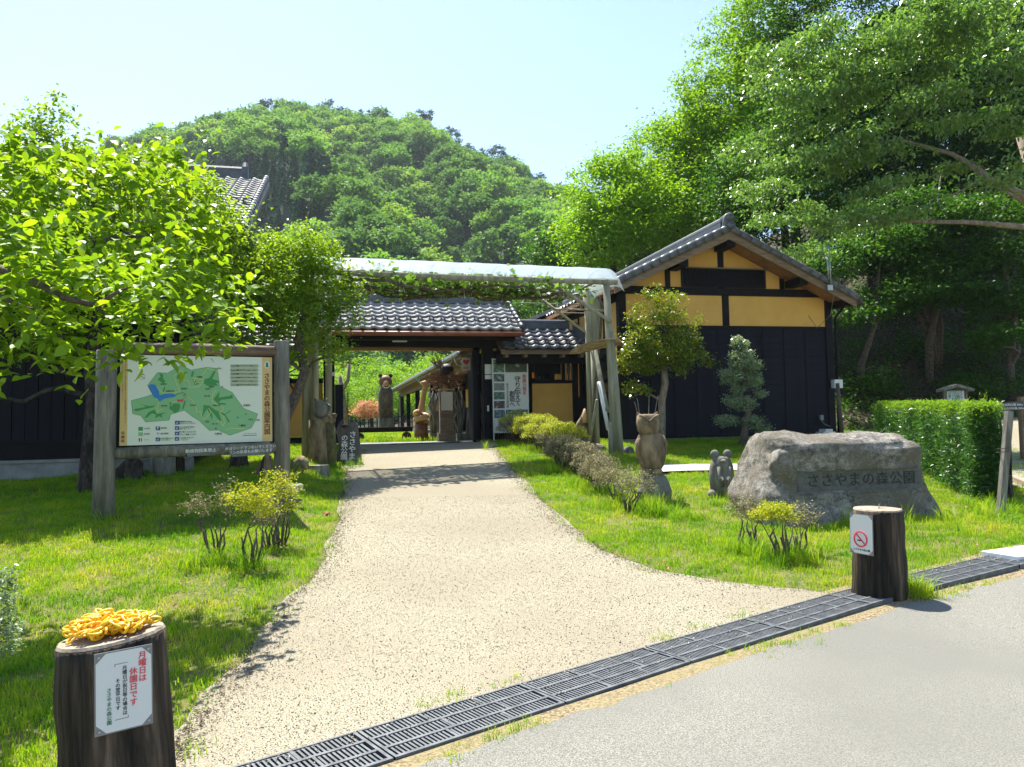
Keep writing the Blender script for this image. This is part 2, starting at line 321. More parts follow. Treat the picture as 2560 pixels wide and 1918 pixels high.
OFF = {}
def thing(name, label, cat, loc=(0, 0, 0), rz=0, group=None, off=(0, 0, 0)):
    o = bpy.data.objects.new(name, None); COL.objects.link(o); o.location = loc; o.rotation_euler = (0, 0, rz); o.empty_display_size = .2
    o['label'] = label; o['category'] = cat
    if group: o['group'] = group
    OFF[o.name] = off; return o
def bthing(name, label, cat, u, v, z, group=None):          # a thing standing in the buildings' frame
    return thing(name, label, cat, B(u, v, z), A, group, off=(u, v, z))
def tag(o, label, cat, group=None, kind=None):
    o['label'] = label; o['category'] = cat
    if group: o['group'] = group
    if kind: o['kind'] = kind
    return o
def link(name, me, parent=None, loc=(0, 0, 0), rot=(0, 0, 0), sc=None):
    o = bpy.data.objects.new(name, me); COL.objects.link(o); o.location = loc; o.rotation_euler = rot
    if sc: o.scale = sc if hasattr(sc, '__len__') else (sc,) * 3
    if parent: o.parent = parent; OFF[o.name] = OFF.get(parent.name, (0, 0, 0))
    return o
def part(name, mb, m, parent, smooth=False, label=None, kind=None):
    o = link(name, mb.mesh(name, m, OFF.get(parent.name, (0, 0, 0)) if parent else (0, 0, 0), smooth), parent)
    if label: o['label'] = label
    if kind: o['kind'] = kind
    return o
def struct(name, mb_or_me, m=None, smooth=False):
    me = mb_or_me if isinstance(mb_or_me, bpy.types.Mesh) else mb_or_me.mesh(name, m, smooth=smooth)
    o = link(name, me); o['kind'] = 'structure'; return o
def npmesh(name, V, F, m, lv=None, k=4):
    """fast mesh from arrays; F is (n,k)"""
    me = bpy.data.meshes.new(name); n = len(F)
    me.vertices.add(len(V)); me.vertices.foreach_set('co', np.ascontiguousarray(V, np.float32).ravel())
    me.loops.add(n * k); me.loops.foreach_set('vertex_index', np.ascontiguousarray(F, np.int32).ravel())
    me.polygons.add(n); me.polygons.foreach_set('loop_start', np.arange(0, n * k, k, dtype=np.int32)); me.polygons.foreach_set('loop_total', np.full(n, k, np.int32))
    if lv is not None:
        a = me.attributes.new('lv', 'FLOAT', 'FACE'); a.data.foreach_set('value', np.ascontiguousarray(lv, np.float32))
    me.update(); me.validate(); me.materials.append(m); return me
def grid(name, X, Y, Zf, m, off=0):
    XX, YY = np.meshgrid(X, Y); V = np.stack([XX, YY, Zf(XX, YY) + off], -1).reshape(-1, 3); nx, ny = len(X), len(Y)
    i = (np.arange(ny - 1)[:, None] * nx + np.arange(nx - 1)[None]).ravel(); return npmesh(name, V, np.stack([i, i + 1, i + nx + 1, i + nx], -1), m)

# text becomes flat mesh lettering
def text_mesh(s, size, m, bold=0.0, vertical=False, extr=.0008, line=None, align='CENTER'):
    cu = bpy.data.curves.new('lettering', 'FONT'); cu.body = '\n'.join(s) if vertical else s
    cu.size = size; cu.align_x = align; cu.align_y = 'CENTER'; cu.extrude = extr; cu.resolution_u = 2
    if vertical: cu.space_line = line or 1.0
    o = bpy.data.objects.new('tmp', cu); COL.objects.link(o); bpy.context.view_layer.update()
    dg = bpy.context.evaluated_depsgraph_get(); me = bpy.data.meshes.new_from_object(o.evaluated_get(dg)); me.name = 'lettering'
    bpy.data.objects.remove(o)
    if bold > 0:                                    # heavier strokes: the same outline laid again a hair to each side
        n = len(me.vertices); V = np.empty(n * 3, np.float32); me.vertices.foreach_get('co', V); V = V.reshape(-1, 3); fs = [tuple(p.vertices) for p in me.polygons]; b = bold * size * .8
        VV = []; FF = []
        for k, (dx, dy) in enumerate(((-b, -b * .4), (b, b * .4), (0, b * .6), (0, -b * .6))): VV.append(V + [dx, dy, .00007 * k]); FF += [tuple(i + n * k for i in f) for f in fs]
        me = bpy.data.meshes.new('lettering'); me.from_pydata(np.concatenate(VV).tolist(), [], FF); me.update()
    me.materials.clear(); me.materials.append(m); return me

# ------------------------------------------------------------------ foliage
def leaf_arrays(P, size, rng, up=1.2, droop=.3, wid=.5, out=None, fold=.18):
    n = len(P); s = size * rng.uniform(.65, 1.25, (n, 1))
    d = rng.normal(0, 1, (n, 3)); d[:, 2] = d[:, 2] * .5 - droop
    if out is not None: d += out
    d /= np.linalg.norm(d, axis=1)[:, None] + 1e-9
    nn = rng.normal(0, .6, (n, 3)); nn[:, 2] += up
    w = np.cross(d, nn); w /= np.linalg.norm(w, axis=1)[:, None] + 1e-9
    nrm = np.cross(w, d)
    a = P; c = P + d * s; m1 = P + d * s * .45 + w * s * wid * .5 + nrm * s * fold; m2 = P + d * s * .45 - w * s * wid * .5 + nrm * s * fold
    V = np.stack([a, m1, c, m2], 1).reshape(-1, 3); F = np.arange(n * 4).reshape(-1, 4)
    return V, F
def leaves_mesh(name, P, size, m, rng, **k):
    V, F = leaf_arrays(P, size, rng, **k)
    return npmesh(name, V, F, m, lv=rng.uniform(0, 1, len(F)))
def crown_clusters(blobs, n, rng, shell=.55):
    """cluster centres through several ellipsoids, more of them near the surface"""
    vol = np.array([b[1][0] * b[1][1] * b[1][2] for b in blobs]) ** .75; cnt = np.maximum(1, (n * vol / vol.sum())).astype(int); out = []
    for (c, r), k in zip(blobs, cnt):
        d = rng.normal(0, 1, (k, 3)); d /= np.linalg.norm(d, axis=1)[:, None]; out.append(np.array(c) + d * np.array(r) * (rng.uniform(shell ** 3, 1, (k, 1)) ** (1 / 3)))
    return np.concatenate(out)
def scatter(C, per, spread, rng):
    k = np.repeat(np.arange(len(C)), per); return C[k] + rng.normal(0, 1, (len(k), 3)) * np.array(spread) * rng.uniform(.5, 1.2, (len(C), 1))[k]
def branches(nodes, targets, rng, r0=.05, rt=.006, n=5, wob=.12):
    """grow a limb from the nearest existing wood to each target"""
    mb = MB(); nodes = [(Vector(p), r) for p, r in nodes]; base = nodes[0][0]
    for t in sorted([Vector(t) for t in targets], key=lambda t: (t - base).length):
        best = min(nodes, key=lambda q: (q[0] - t).length + max(0, q[0].z - t.z) * 1.2); p, r = best; d = t - p; ln = d.length
        if ln < .05: continue
        w = Vector((rng.normal(), rng.normal(), rng.normal() * .5)) * ln * wob
        a = p + d * .35 + w + Vector((0, 0, ln * .06)); b = p + d * .7 + w * .6 + Vector((0, 0, ln * .05))
        rr = min(r * .75, r0 * (ln ** .5) + rt); mb.tube([p, a, b, t], [rr, rr * .75, rr * .5, rt], n, False)
        nodes += [(a, rr * .75), (b, rr * .5), (t, rt)]
    return mb
def tree(name, label, cat, base, trunk, blobs, leafm, barkm, ncl, per, lsize, spread, rng, group=None, limb=60, r0=.06, shell=.55, droop=.3, up=1.2, wid=.5, crown='crown'):
    """trunk: list of (offset, radius); blobs relative to the base"""
    base = Vector(base); root = thing(name, label, cat, base, 0, group)
    C = crown_clusters(blobs, ncl, rng, shell)
    mb = MB().tube([p for p, r in trunk], [r for p, r in trunk], 10)
    sel = C[rng.permutation(len(C))[:limb]]
    bm_ = branches([(p, r) for p, r in trunk[1:]], sel, rng, r0); mb.add(bm_.v, bm_.f)
    part('trunk', mb, barkm, root, True)
    P = scatter(C, per, spread, rng); ctr = C.mean(0)
    o = link(crown, leaves_mesh(crown, P, lsize, leafm, rng, droop=droop, up=up, wid=wid), root); o['kind'] = 'stuff'
    return root
def copy_tree(o, parent=None):
    c = o.copy(); COL.objects.link(c); c.parent = parent; OFF[c.name] = OFF.get(o.name, (0, 0, 0))
    for ch in o.children: copy_tree(ch, c)
    return c
def instancer(name, P, rot, scale, protos, label=None, kind='stuff'):
    """one object of scattered copies (uncountable stuff only)"""
    me = bpy.data.meshes.new(name); me.vertices.add(len(P)); me.vertices.foreach_set('co', np.ascontiguousarray(P, np.float32).ravel())
    for nm, ty, arr in (('rot', 'FLOAT_VECTOR', rot), ('scl', 'FLOAT', scale)):
        a = me.attributes.new(nm, ty, 'POINT'); a.data.foreach_set('vector' if ty == 'FLOAT_VECTOR' else 'value', np.ascontiguousarray(arr, np.float32).ravel())
    o = link(name, me); o['kind'] = kind
    if label: o['label'] = label
    ng = bpy.data.node_groups.new(name, 'GeometryNodeTree'); ng.interface.new_socket('Geometry', in_out='INPUT', socket_type='NodeSocketGeometry'); ng.interface.new_socket('Geometry', in_out='OUTPUT', socket_type='NodeSocketGeometry')
    n = ng.nodes; l = ng.links; gi = n.new('NodeGroupInput'); go = n.new('NodeGroupOutput'); ip = n.new('GeometryNodeInstanceOnPoints')
    m2p = n.new('GeometryNodeMeshToPoints'); l.new(gi.outputs[0], m2p.inputs['Mesh']); l.new(m2p.outputs[0], ip.inputs['Points'])
    jg = n.new('GeometryNodeJoinGeometry') if False else n.new('GeometryNodeGeometryToInstance')
    for pr in reversed(protos):
        oi = n.new('GeometryNodeObjectInfo'); oi.inputs['Object'].default_value = pr; oi.inputs['As Instance'].default_value = True; l.new(oi.outputs['Geometry'], jg.inputs[0])
    l.new(jg.outputs[0], ip.inputs['Instance']); 
    if len(protos) > 1: ip.inputs['Pick Instance'].default_value = True
    ra = n.new('GeometryNodeInputNamedAttribute'); ra.data_type = 'FLOAT_VECTOR'; ra.inputs[0].default_value = 'rot'
    sa = n.new('GeometryNodeInputNamedAttribute'); sa.data_type = 'FLOAT'; sa.inputs[0].default_value = 'scl'
    l.new(ra.outputs[0], ip.inputs['Rotation']); l.new(sa.outputs[0], ip.inputs['Scale']); l.new(ip.outputs[0], go.inputs[0])
    md = o.modifiers.new('scatter', 'NODES'); md.node_group = ng; return o
def proto(name, me): return bpy.data.objects.new(name, me)
# ================================================================== SETTING: ground, path, road, hill
gx = np.concatenate([np.arange(-160, -16, 6), np.arange(-16, 16, .22), np.arange(16, 160, 5)]); gy = np.concatenate([np.arange(-12, 0, 1.), np.arange(0, 25, .22), np.arange(25, 75, 1.2), np.arange(75, 200, 8)])
def Tflat(x, y): return T(x, y) - .9 * 0
gme = grid('ground', gx, gy, T, M['ground']); gme.materials.append(M['forest_floor'])
cx = np.array([p.center[:] for p in gme.polygons]); u_ = cx[:, 0] * UX + cx[:, 1] * UY; v_ = -cx[:, 0] * UY + cx[:, 1] * UX
hillmask = (np.maximum(np.minimum(cx[:, 1] - 20.0, (u_ - 13.1) * 1.1), (v_ - 31) * .9 - 18 * (u_ < 6)) > -.6)
gme.polygons.foreach_set('material_index', hillmask.astype(np.int32)); gme.polygons.foreach_set('use_smooth', [True] * len(gme.polygons))
struct('ground', gme)

def strip(name, Lp, Rp, m, off, nx=14, step=.25):
    """a sheet laid on the terrain between two polylines (lists of (x, y))"""
    def res(P, k):
        P = np.array(P, float); s = np.concatenate([[0], np.cumsum(np.linalg.norm(np.diff(P, axis=0), axis=1))]); t = np.linspace(0, s[-1], k); return np.stack([np.interp(t, s, P[:, 0]), np.interp(t, s, P[:, 1])], 1)
    ln = max(np.linalg.norm(np.diff(np.array(Lp), axis=0), axis=1).sum(), np.linalg.norm(np.diff(np.array(Rp), axis=0), axis=1).sum()); k = int(ln / step) + 2
    a = res(Lp, k); b = res(Rp, k); t = np.linspace(0, 1, nx)[None, :, None]; XY = a[:, None] * (1 - t) + b[:, None] * t
    V = np.concatenate([XY, (T(XY[..., 0], XY[..., 1]) + off)[..., None]], -1).reshape(-1, 3); i = (np.arange(k - 1)[:, None] * nx + np.arange(nx - 1)[None]).ravel()
    me = npmesh(name, V, np.stack([i, i + 1, i + nx + 1, i + nx], -1), m); me.polygons.foreach_set('use_smooth', [True] * len(me.polygons)); return struct(name, me)
def gp(px, py): p = G(px, py); return (p.x, p.y)
GRT = [(-2.3, 2.2)] + [gp(*p) for p in [(652, 1918), (871, 1853), (1096, 1780), (1338, 1714), (1440, 1685), (1700, 1602), (2080, 1494), (2290, 1440), (2560, 1375)]] + [(6.6, 8.15)]     # upper edge of the drain
LE = [(-1.5, 17.75)] + [gp(*p) for p in [(905, 1128), (868, 1165), (858, 1220), (838, 1330), (800, 1420), (700, 1530), (600, 1650), (500, 1760), (445, 1850), (425, 1900)]] + [(-2.15, 2.2)]
RE = [(-.62, 18.1)] + [gp(*p) for p in [(1205, 1107), (1258, 1150), (1335, 1230), (1425, 1320), (1510, 1380), (1640, 1432), (1800, 1460), (2060, 1487)]]
LE[0] = tuple(B(.1, 17.6, 0)[:2]); RE[0] = tuple(B(3.75, 17.6, 0)[:2])
def pinterp(P, y, xs=False):
    P = sorted(P, key=lambda q: q[1]); return np.interp(y, [q[1] for q in P], [q[0] for q in P])
def inpath(x, y):
    lo = np.interp(x, [p[0] for p in GRT], [p[1] for p in GRT])
    return (x > pinterp(LE, y)) & ((x < pinterp(RE, y)) | (y < lo + .02)) & (y < 17.6)
# left polyline and right polyline with comparable parameter: split into the straight walk and the flared mouth
ymid = 5.7
Lu = [p for p in LE if p[1] > ymid]; Ll = [p for p in LE if p[1] <= ymid]; Ru = [p for p in RE if p[1] > ymid + 1.2]; Rl = [p for p in RE if p[1] <= ymid + 1.2]
strip('path', LE, RE[:-1] + [RE[-1]] + GRT[4:0:-1] + [(-2.1, 2.2)], M['gravel'], .022, 30, .12) if False else None
def path_mesh():
    V = []; F = []; ys = np.concatenate([np.arange(2.0, 8, .12), np.arange(8, 17.7, .25), [17.6]])
    rows = []
    for y in ys:
        l = float(pinterp(LE, y)); r = float(pinterp(RE, y)) if y > RE[-1][1] else 9.0
        xg = float(np.interp(y, [p[1] for p in GRT], [p[0] for p in GRT])); r = min(r, xg) if y < RE[-1][1] + .35 else r
        l += .03 * math.sin(y * 3.1) + .02 * math.sin(y * 7.3) + .02 * mnoise.noise(Vector((y * 6, 0, 0))); r += (.03 * math.sin(y * 2.3 + 1) + .02 * mnoise.noise(Vector((y * 6, 3, 0)))) * (y > RE[-1][1] + .3)
        rows.append((y, l, max(r, l + .02)))
    nx = 24
    for y, l, r in rows:
        for t in np.linspace(0, 1, nx): x = l + (r - l) * t; V.append((x, y, Tz(x, y) + .02))
    for j in range(len(rows) - 1):
        for i in range(nx - 1): a = j * nx + i; F.append((a, a + 1, a + nx + 1, a + nx))
    return npmesh('path', np.array(V), np.array(F), M['gravel'])
struct('path', path_mesh())
def offs(P, d):
    P = np.array(P); out = []
    for i in range(len(P)):
        t = P[min(i + 1, len(P) - 1)] - P[max(i - 1, 0)]; t /= np.linalg.norm(t); out.append((P[i][0] + t[1] * d, P[i][1] - t[0] * d))
    return out
GW = .325
strip('road_verge', offs(GRT, -.10), offs(GRT, -.004), M['verge'], .012, 3, .15)
strip('road_verge', offs(GRT, GW + .012), offs(GRT, GW + .42), M['verge'], .014, 6, .15)
strip('drain_shade_strip', offs(GRT, -.02), offs(GRT, GW + .02), M['drain'], .003, 4, .15)  # flat dark strip just above the ground, painted shade under the slots
def ragged(P, d, amp):
    P = np.array(P); L_ = np.concatenate([[0], np.cumsum(np.linalg.norm(np.diff(P, axis=0), axis=1))]); s = np.arange(0, L_[-1], .07); Q = np.stack([np.interp(s, L_, P[:, 0]), np.interp(s, L_, P[:, 1])], 1); out = []
    for i in range(len(Q)):
        t = Q[min(i + 1, len(Q) - 1)] - Q[max(i - 1, 0)]; t /= np.linalg.norm(t); k = d + amp * (mnoise.noise(Vector((s[i] * 1.6, 1, 0))) + .6 * mnoise.noise(Vector((s[i] * 6, 5, 0)))); out.append((Q[i][0] + t[1] * k, Q[i][1] - t[0] * k))
    return out
strip('road', ragged(GRT, GW + .15, .07), offs(GRT, 11), M['asphalt'], .022, 40, .07)
strip('side_path', [tuple(B(8.1, 5.4, 0)[:2]), gp(2500, 1215), gp(2445, 1120), (8.9, 19)], [(10.0, 6.9), (11.5, 9.5), (12, 12), (12.5, 19)], M['gravel'], .03, 10, .4)
# concrete floor inside the gate, and the pale path across the lawn in front of the hall
mb = MB().box((-.2, 17.55, .6), (4.2, 19.9, .985)); o = struct('gate_floor', mb.xf(Matrix.Rotation(A, 4, 'Z')), M['concrete'])
a, b = gp(1640, 1188), gp(1868, 1184); c, d = gp(1868, 1164), gp(1640, 1170)
strip('stone_walk', [d, (c[0] + .9, c[1] + .1)], [a, (b[0] + .9, b[1] + .1)], M['white_slab'], .05, 5, .3)
mb = MB().box((3.55, 20.6, .7), (6.6, 45, 1.03)); struct('walkway_floor', mb.xf(Matrix.Rotation(A, 4, 'Z')), M['concrete'])

# drain covers: cast gratings laid end to end along the road
class Seg: pass
def pl(P, s):
    P = np.array(P); L_ = np.concatenate([[0], np.cumsum(np.linalg.norm(np.diff(P, axis=0), axis=1))]); x = np.interp(s, L_, P[:, 0]); y = np.interp(s, L_, P[:, 1]); return x, y, L_[-1]
_, _, GL = pl(GRT, 0)
PL = .92
fr = MB(); ba = MB(); h = .03
W3 = [0, .104, .221, GW]                              # three rows of slots
for x in W3: fr.box((0 if False else .003, -x - (.012 if x else 0) + (.0 if x else 0), -h), (PL - .003, -x + (.012 if x == 0 else .006), .004))
for x in (.003, PL - .018): fr.box((x, -GW - .01, -h), (x + .015, .012, .0035))
for r_ in range(3):
    y0, y1 = -W3[r_] - .001, -W3[r_ + 1] + .005
    for k in (1, 2): 
        xx = PL * k / 3 + (r_ % 2) * .05; fr.box((xx, y0, -h), (xx + .014, y1, .003))
    n = 42
    for i in range(1, n):
        x = .018 + (PL - .036) * i / n; ba.box((x - .0052, y1, -.02), (x + .0052, y0, .0))
frm = fr.mesh('frame', M['grate']); bam = ba.mesh('bar_rows', M['grate'])
tro = MB().box((0, -GW, -.2), (PL, 0, -.12)).mesh('trough', M['drain'])
words = ['drain cover by the sawn log with the yellow chain, cut off by the photo edge', 'second drain cover from the bottom edge, dark slotted casting beside the gravel', 'drain cover in front of the bare middle of the gravel mouth', 'drain cover with a pale gap before it, midway along the gravel mouth', 'drain cover with gravel washed into its slots, right of the gravel middle', 'drain cover just left of the log post with the no smoking notice', 'drain cover partly hidden in weeds at the foot of the no smoking log', 'drain cover directly right of the no smoking log', 'drain cover before the white slab at the lawn corner', 'last drain cover at the right edge of the photo beside the white slab', 'drain cover beyond the right edge', 'drain cover far right']
s = .15; k = 0
while s + PL < GL and k < 11:
    x0, y0, _ = pl(GRT, s); x1, y1, _ = pl(GRT, s + PL - .004); an = math.atan2(y1 - y0, x1 - x0)
    z0, z1 = Tz(x0, y0), Tz(x1, y1)
    t = thing('drain_cover', words[min(k, len(words) - 1)], 'drain cover', (x0, y0, z0 + .022), an, 'slotted drain covers along the road edge'); t.rotation_euler = (0, -math.atan2(z1 - z0, PL), an)
    o = link('frame', frm, t); o = link('slot_bars', bam, t); o['kind'] = 'stuff'; link('trough', tro, t)
    s += PL + (.004 if k != 3 else .012); k += 1
p0 = G(2465, 1402)
t = thing('kerb_slab', 'flat white slab lying in line with the drain covers at the right edge', 'slab', (p0.x + .1, p0.y - .02, p0.z), .42)
part('slab', MB().box((0, -.16, .0), (1.3, .16, .058)), M['white'], t)

# ------------------------------------------------------------------ the wooded hill behind
SIL = [(-300, 520), (0, 430), (180, 372), (330, 345), (420, 330), (560, 300), (700, 268), (740, 262), (830, 282), (900, 280), (1000, 290), (1060, 305), (1130, 345), (1200, 385), (1300, 420), (1400, 475), (1460, 492), (1500, 525), (1600, 590), (1800, 680), (2200, 800), (2900, 900)]
def hill_xyz(px, t):
    """px = bearing, t = 0 foot .. 1 crest"""
    px = np.asarray(px, float); t = np.asarray(t, float)
    sy = np.interp(px, [s[0] for s in SIL], [s[1] for s in SIL]) + 34
    D = 105 + 190 * t + 14 * np.sin(px * .011 + t * 5) * np.clip(1.1 - t, 0, 1)
    H = (1050 - .02 * (px - 1280) - sy) / FPX * 295 + .5
    prof = np.where(t <= 1, .92 * t + .08 * np.sin(t * math.pi * .5) , 1 - (t - 1) * .5)
    z = 1.2 + H * prof + 4 * np.sin(px * .013 + t * 9) * np.sin(np.clip(t, 0, 1) * 3.1416)
    return (px - 1280) / FPX * D, D, z
PX = np.linspace(-300, 2900, 90); TT = np.linspace(-.02, 1.5, 40)
pp, tt = np.meshgrid(PX, TT); x, y, z = hill_xyz(pp, tt); V = np.stack([x, y, z], -1).reshape(-1, 3); V[:90, 2] -= 2
i = (np.arange(39)[:, None] * 90 + np.arange(89)[None]).ravel(); struct('hill', npmesh('hill', V, np.stack([i, i + 1, i + 91, i + 90], -1), M['hill_floor']))

# ================================================================== BUILDINGS
# pantile: one S-shaped piece, its nose at local -y
TW, TL = .265, .235
def tile_mesh(name, m, wide=TW, n=8):
    mb = MB(); L2 = TL + .035
    def prof(t): return .021 * math.cos(2 * math.pi * (t - .18)) + .007 * math.cos(4 * math.pi * (t - .15))
    vs = []
    for row, (yy, dz) in enumerate([(-.0, .028), (L2, .006)]):
        for i in range(n + 1): t = i / n; vs.append((t * (wide + .004), yy, prof(t) + dz))
    for i in range(n + 1): t = i / n; vs.append((t * (wide + .004), 0, prof(t) + .004))
    k = n + 1; fs = [(i, i + 1, i + 1 + k, i + k) for i in range(n)] + [(2 * k + i, 2 * k + i + 1, i + 1, i) for i in range(n)]
    me = MB().add(vs, fs).mesh(name, m); me.polygons.foreach_set('use_smooth', [True] * n + [False] * n); return me
TILE = tile_mesh('roof_tile', M['tile']); TILED = tile_mesh('roof_tile', M['tile_dark'])
ring_mb = MB(); ring_mb.tube([(math.cos(t) * .095, .03, math.sin(t) * .058 + .05) for t in np.linspace(0, 2 * math.pi, 15)], .017, 5, False); RING = ring_mb.mesh('snow_ring', M['tile_dark'], smooth=True)
def tile_field(parent, u0, ncol, v0, z0, pitch, nrow, me, O, rings=None, back=False, drop=None):
    """rows of single tiles up a slope that rises with +v (or -v)"""
    c, s_ = math.cos(pitch), math.sin(pitch)
    for j in range(nrow):
        for i in range(ncol):
            if drop and drop(i, j): continue
            d = j * TL + .0; v = v0 + d * c * (-1 if back else 1); z = z0 + d * s_ + .0015 * ((i * 7 + j * 3) % 3)
            u = u0 + i * TW
            o = link('roof_tile', me, parent, (u - O[0], v - O[1], z - O[2]), (pitch, 0, 0) if not back else (-pitch, 0, math.pi) if False else (pitch, 0, 0))
            if rings is not None and j == rings: link('snow_ring', RING, parent, (u + .2 - O[0], v - O[1], z - O[2] + .02), (pitch, 0, 0))

# ---- the roofed entrance gate
O = (1.87, 18.2, .98)
gate = bthing('entrance_gate', 'roofed timber gate with black posts and grey pantiles across the gravel path', 'gate', *O)
def gp_(name, a, b, m=M['black_wood']): return part(name, MB().box(a, b), m, gate)
gp_('post', (3.62, 18.05, .98), (3.87, 18.3, 3.5)); gp_('post', (-.14, 18.05, .98), (.11, 18.3, 3.5))
gp_('post', (3.66, 19.55, .98), (3.84, 19.73, 3.4)); gp_('post', (-.1, 19.55, .98), (.08, 19.73, 3.4))
gp_('post', (3.36, 18.08, .98), (3.46, 18.2, 3.2))
gp_('lintel', (-.6, 18.02, 3.28), (4.2, 18.33, 3.52)); gp_('eave_beam', (-.62, 17.45, 3.38), (4.3, 17.58, 3.52)); gp_('eave_beam', (-.62, 19.6, 3.34), (4.3, 19.72, 3.45), M['lath'])
for u in (-.1, 1.2, 2.5, 3.7): gp_('cross_beam', (u, 17.45, 3.525), (u + .12, 19.8, 3.66))
gp_('brace', (3.66, 18.3, 2.72), (3.82, 19.6, 2.9), M['old_wood'])
dl = part('door_leaf', MB().box((.12, 18.1, 1.04), (.30, 19.0, 2.40)), M['black_board'], gate); dl2 = part('door_leaf', MB().box((3.50, 18.35, 1.0), (3.58, 19.5, 3.2)), M['black_board'], gate)
pt = math.atan2(.86, 1.5)
def slope(u0, u1, va, za, vb, zb, th): return MB().add([(u0, va, za), (u1, va, za), (u1, vb, zb), (u0, vb, zb), (u0, va, za - th), (u1, va, za - th), (u1, vb, zb - th), (u0, vb, zb - th)], [(0, 1, 2, 3), (7, 6, 5, 4), (0, 4, 5, 1), (1, 5, 6, 2), (2, 6, 7, 3), (3, 7, 4, 0)])
UL, UR = -.66, 4.38
rf = part('roof', slope(UL, UR, 17.2, 3.56, 18.7, 4.42, .05).add([(UL, 20.2, 3.56), (UR, 20.2, 3.56), (UR, 18.7, 4.42), (UL, 18.7, 4.42), (UL, 20.2, 3.51), (UR, 20.2, 3.51), (UR, 18.7, 4.37), (UL, 18.7, 4.37)], [(3, 2, 1, 0), (4, 5, 6, 7), (1, 5, 4, 0), (2, 6, 5, 1)]), M['lath'], gate)
for k in range(17): part('rafter', slope(UL + .02 + k * .31, UL + .075 + k * .31, 18.75, 4.32, 20.22, 3.49, .07), M['lath'], rf)
for k in range(17): part('rafter', slope(UL + .02 + k * .31, UL + .075 + k * .31, 17.24, 3.51, 18.65, 4.31, .07), M['black_wood'], rf)
tile_field(rf, UL, 19, 17.14, 3.585, pt, 7, TILE, O, rings=2)
st = MB()
for k in range(7): st.add(*[None, None]) if False else None
part('ridge_course', MB().box((UL + .05, 18.56, 4.42), (UR - .12, 18.84, 4.60)).box((UL + .05, 18.59, 4.61), (UR - .12, 18.81, 4.66)), M['tile_dark'], rf)
rid = MB()
for k in range(17): 
    u = UL + .05 + k * .284; part('ridge_tile', MB().tube([(u, 18.7, 4.68), (u + .27, 18.7, 4.68)], [.075, .075], 10).tube([(u + .24, 18.7, 4.68), (u + .285, 18.7, 4.68)], [.085, .085], 10), M['tile'], rf, True)
part('ridge_end_tile', MB().loft([(4.40, 4.27, 18.7, .045, .17, 3), (4.62, 4.27, 18.7, .045, .17, 3), (4.76, 4.27, 18.7, .045, .12, 2.5), (4.86, 4.27, 18.7, .035, .05, 2)], 16), M['tile_dark'], rf)
for j in range(7):                          # the round verge tiles down the right edge
    d0 = j * TL; c_, s_ = math.cos(pt), math.sin(pt)
    part('verge_tile', MB().tube([(UR + .02, 17.14 + d0 * c_, 3.625 + d0 * s_ + .03), (UR + .02, 17.14 + (d0 + TL + .02) * c_, 3.625 + (d0 + TL + .02) * s_ + .02)], .055, 8).box((UR + .04, 17.14 + d0 * c_, 3.47 + d0 * s_ + .03), (UR + .07, 17.14 + (d0 + TL) * c_, 3.6 + d0 * s_ + .05)), M['tile_dark'], rf, True)
gt = MB()
for k in range(9): t0 = math.pi + math.pi * k / 8
gt.tube([(UL - .05, 17.1, 3.49), (UR + .04, 17.1, 3.49)], [.055, .055], 10)
part('gutter', gt, M['copper'], gate, True)
part('light_fitting', MB().box((1.42, 17.6, 3.36), (1.75, 17.72, 3.40)), M['paper'], gate)
nb = part('notice', MB().box((3.66, 18.02, 2.62), (3.83, 18.048, 2.86)).box((3.66, 18.02, 2.50), (3.83, 18.048, 2.60)), M['paper'], gate)
part('latch', MB().box((3.70, 18.0, 1.72), (3.74, 18.048, 1.86)), M['steel'], gate)
for uu in (.0,): part('notice', MB().box((-.02, 18.0, 2.60), (.12, 18.045, 2.68)), M['paper'], gate)
t = bthing('floor_mat', 'long dark green door mat on the gate threshold', 'mat', 2.2, 17.75, .985)
part('pile', MB().box((1.35, 17.58, .987), (2.95, 17.95, 1.005)), M['mat_green'], t)

# ---- low tiled side wing between the gate and the hall
O = (4.9, 18.4, .98)
wing = bthing('side_wing', 'low tiled wing with ochre panel wall joining the gate to the ochre hall', 'wing', *O)
def wp(name, a, b, m=M['black_wood'], par=None): return part(name, MB().box(a, b), m, par or wing)
wp('wall_panel', (4.93, 18.38, 1.2), (5.98, 18.45, 2.40), M['plaster']); wp('post', (3.9, 18.36, .98), (4.92, 18.5, 1.9)); wp('wall', (3.9, 19.9, .98), (6.2, 19.98, 3.3), M['black_board'])
wp('rail', (4.86, 18.35, 2.402), (6.02, 18.47, 2.48)); wp('footing', (4.9, 18.34, .9), (6.0, 18.5, 1.195), M['black_wood'])
wp('post', (5.72, 18.37, 2.482), (5.80, 18.46, 3.2)); wp('post', (5.99, 18.36, 1.0), (6.14, 18.47, 3.3)); wp('post', (4.84, 18.36, 1.9), (4.925, 18.46, 3.1)); wp('fascia_beam', (3.9, 17.72, 2.86), (6.15, 17.86, 3.08)); wp('hanging_board', (4.93, 18.1, 2.62), (5.6, 18.16, 3.0)); wp('wall_panel', (5.55, 18.40, 2.5), (5.71, 18.44, 2.95), M['plaster']); wp('wall_panel', (4.93, 19.5, 2.6), (5.3, 19.55, 2.75), M['plaster'])
wr = part('roof', slope(3.95, 6.2, 17.55, 3.17, 18.65, 3.80, .05), M['barge'], wing)
tile_field(wr, 4.02, 8, 17.5, 3.19, math.atan2(.63, 1.1), 5, TILED, O, rings=1)
part('ridge_course', MB().box((3.95, 18.55, 3.80), (6.0, 18.8, 3.96)).tube([(3.95, 18.68, 3.99), (6.0, 18.68, 3.99)], [.07, .07], 10), M['tile_dark'], wr)
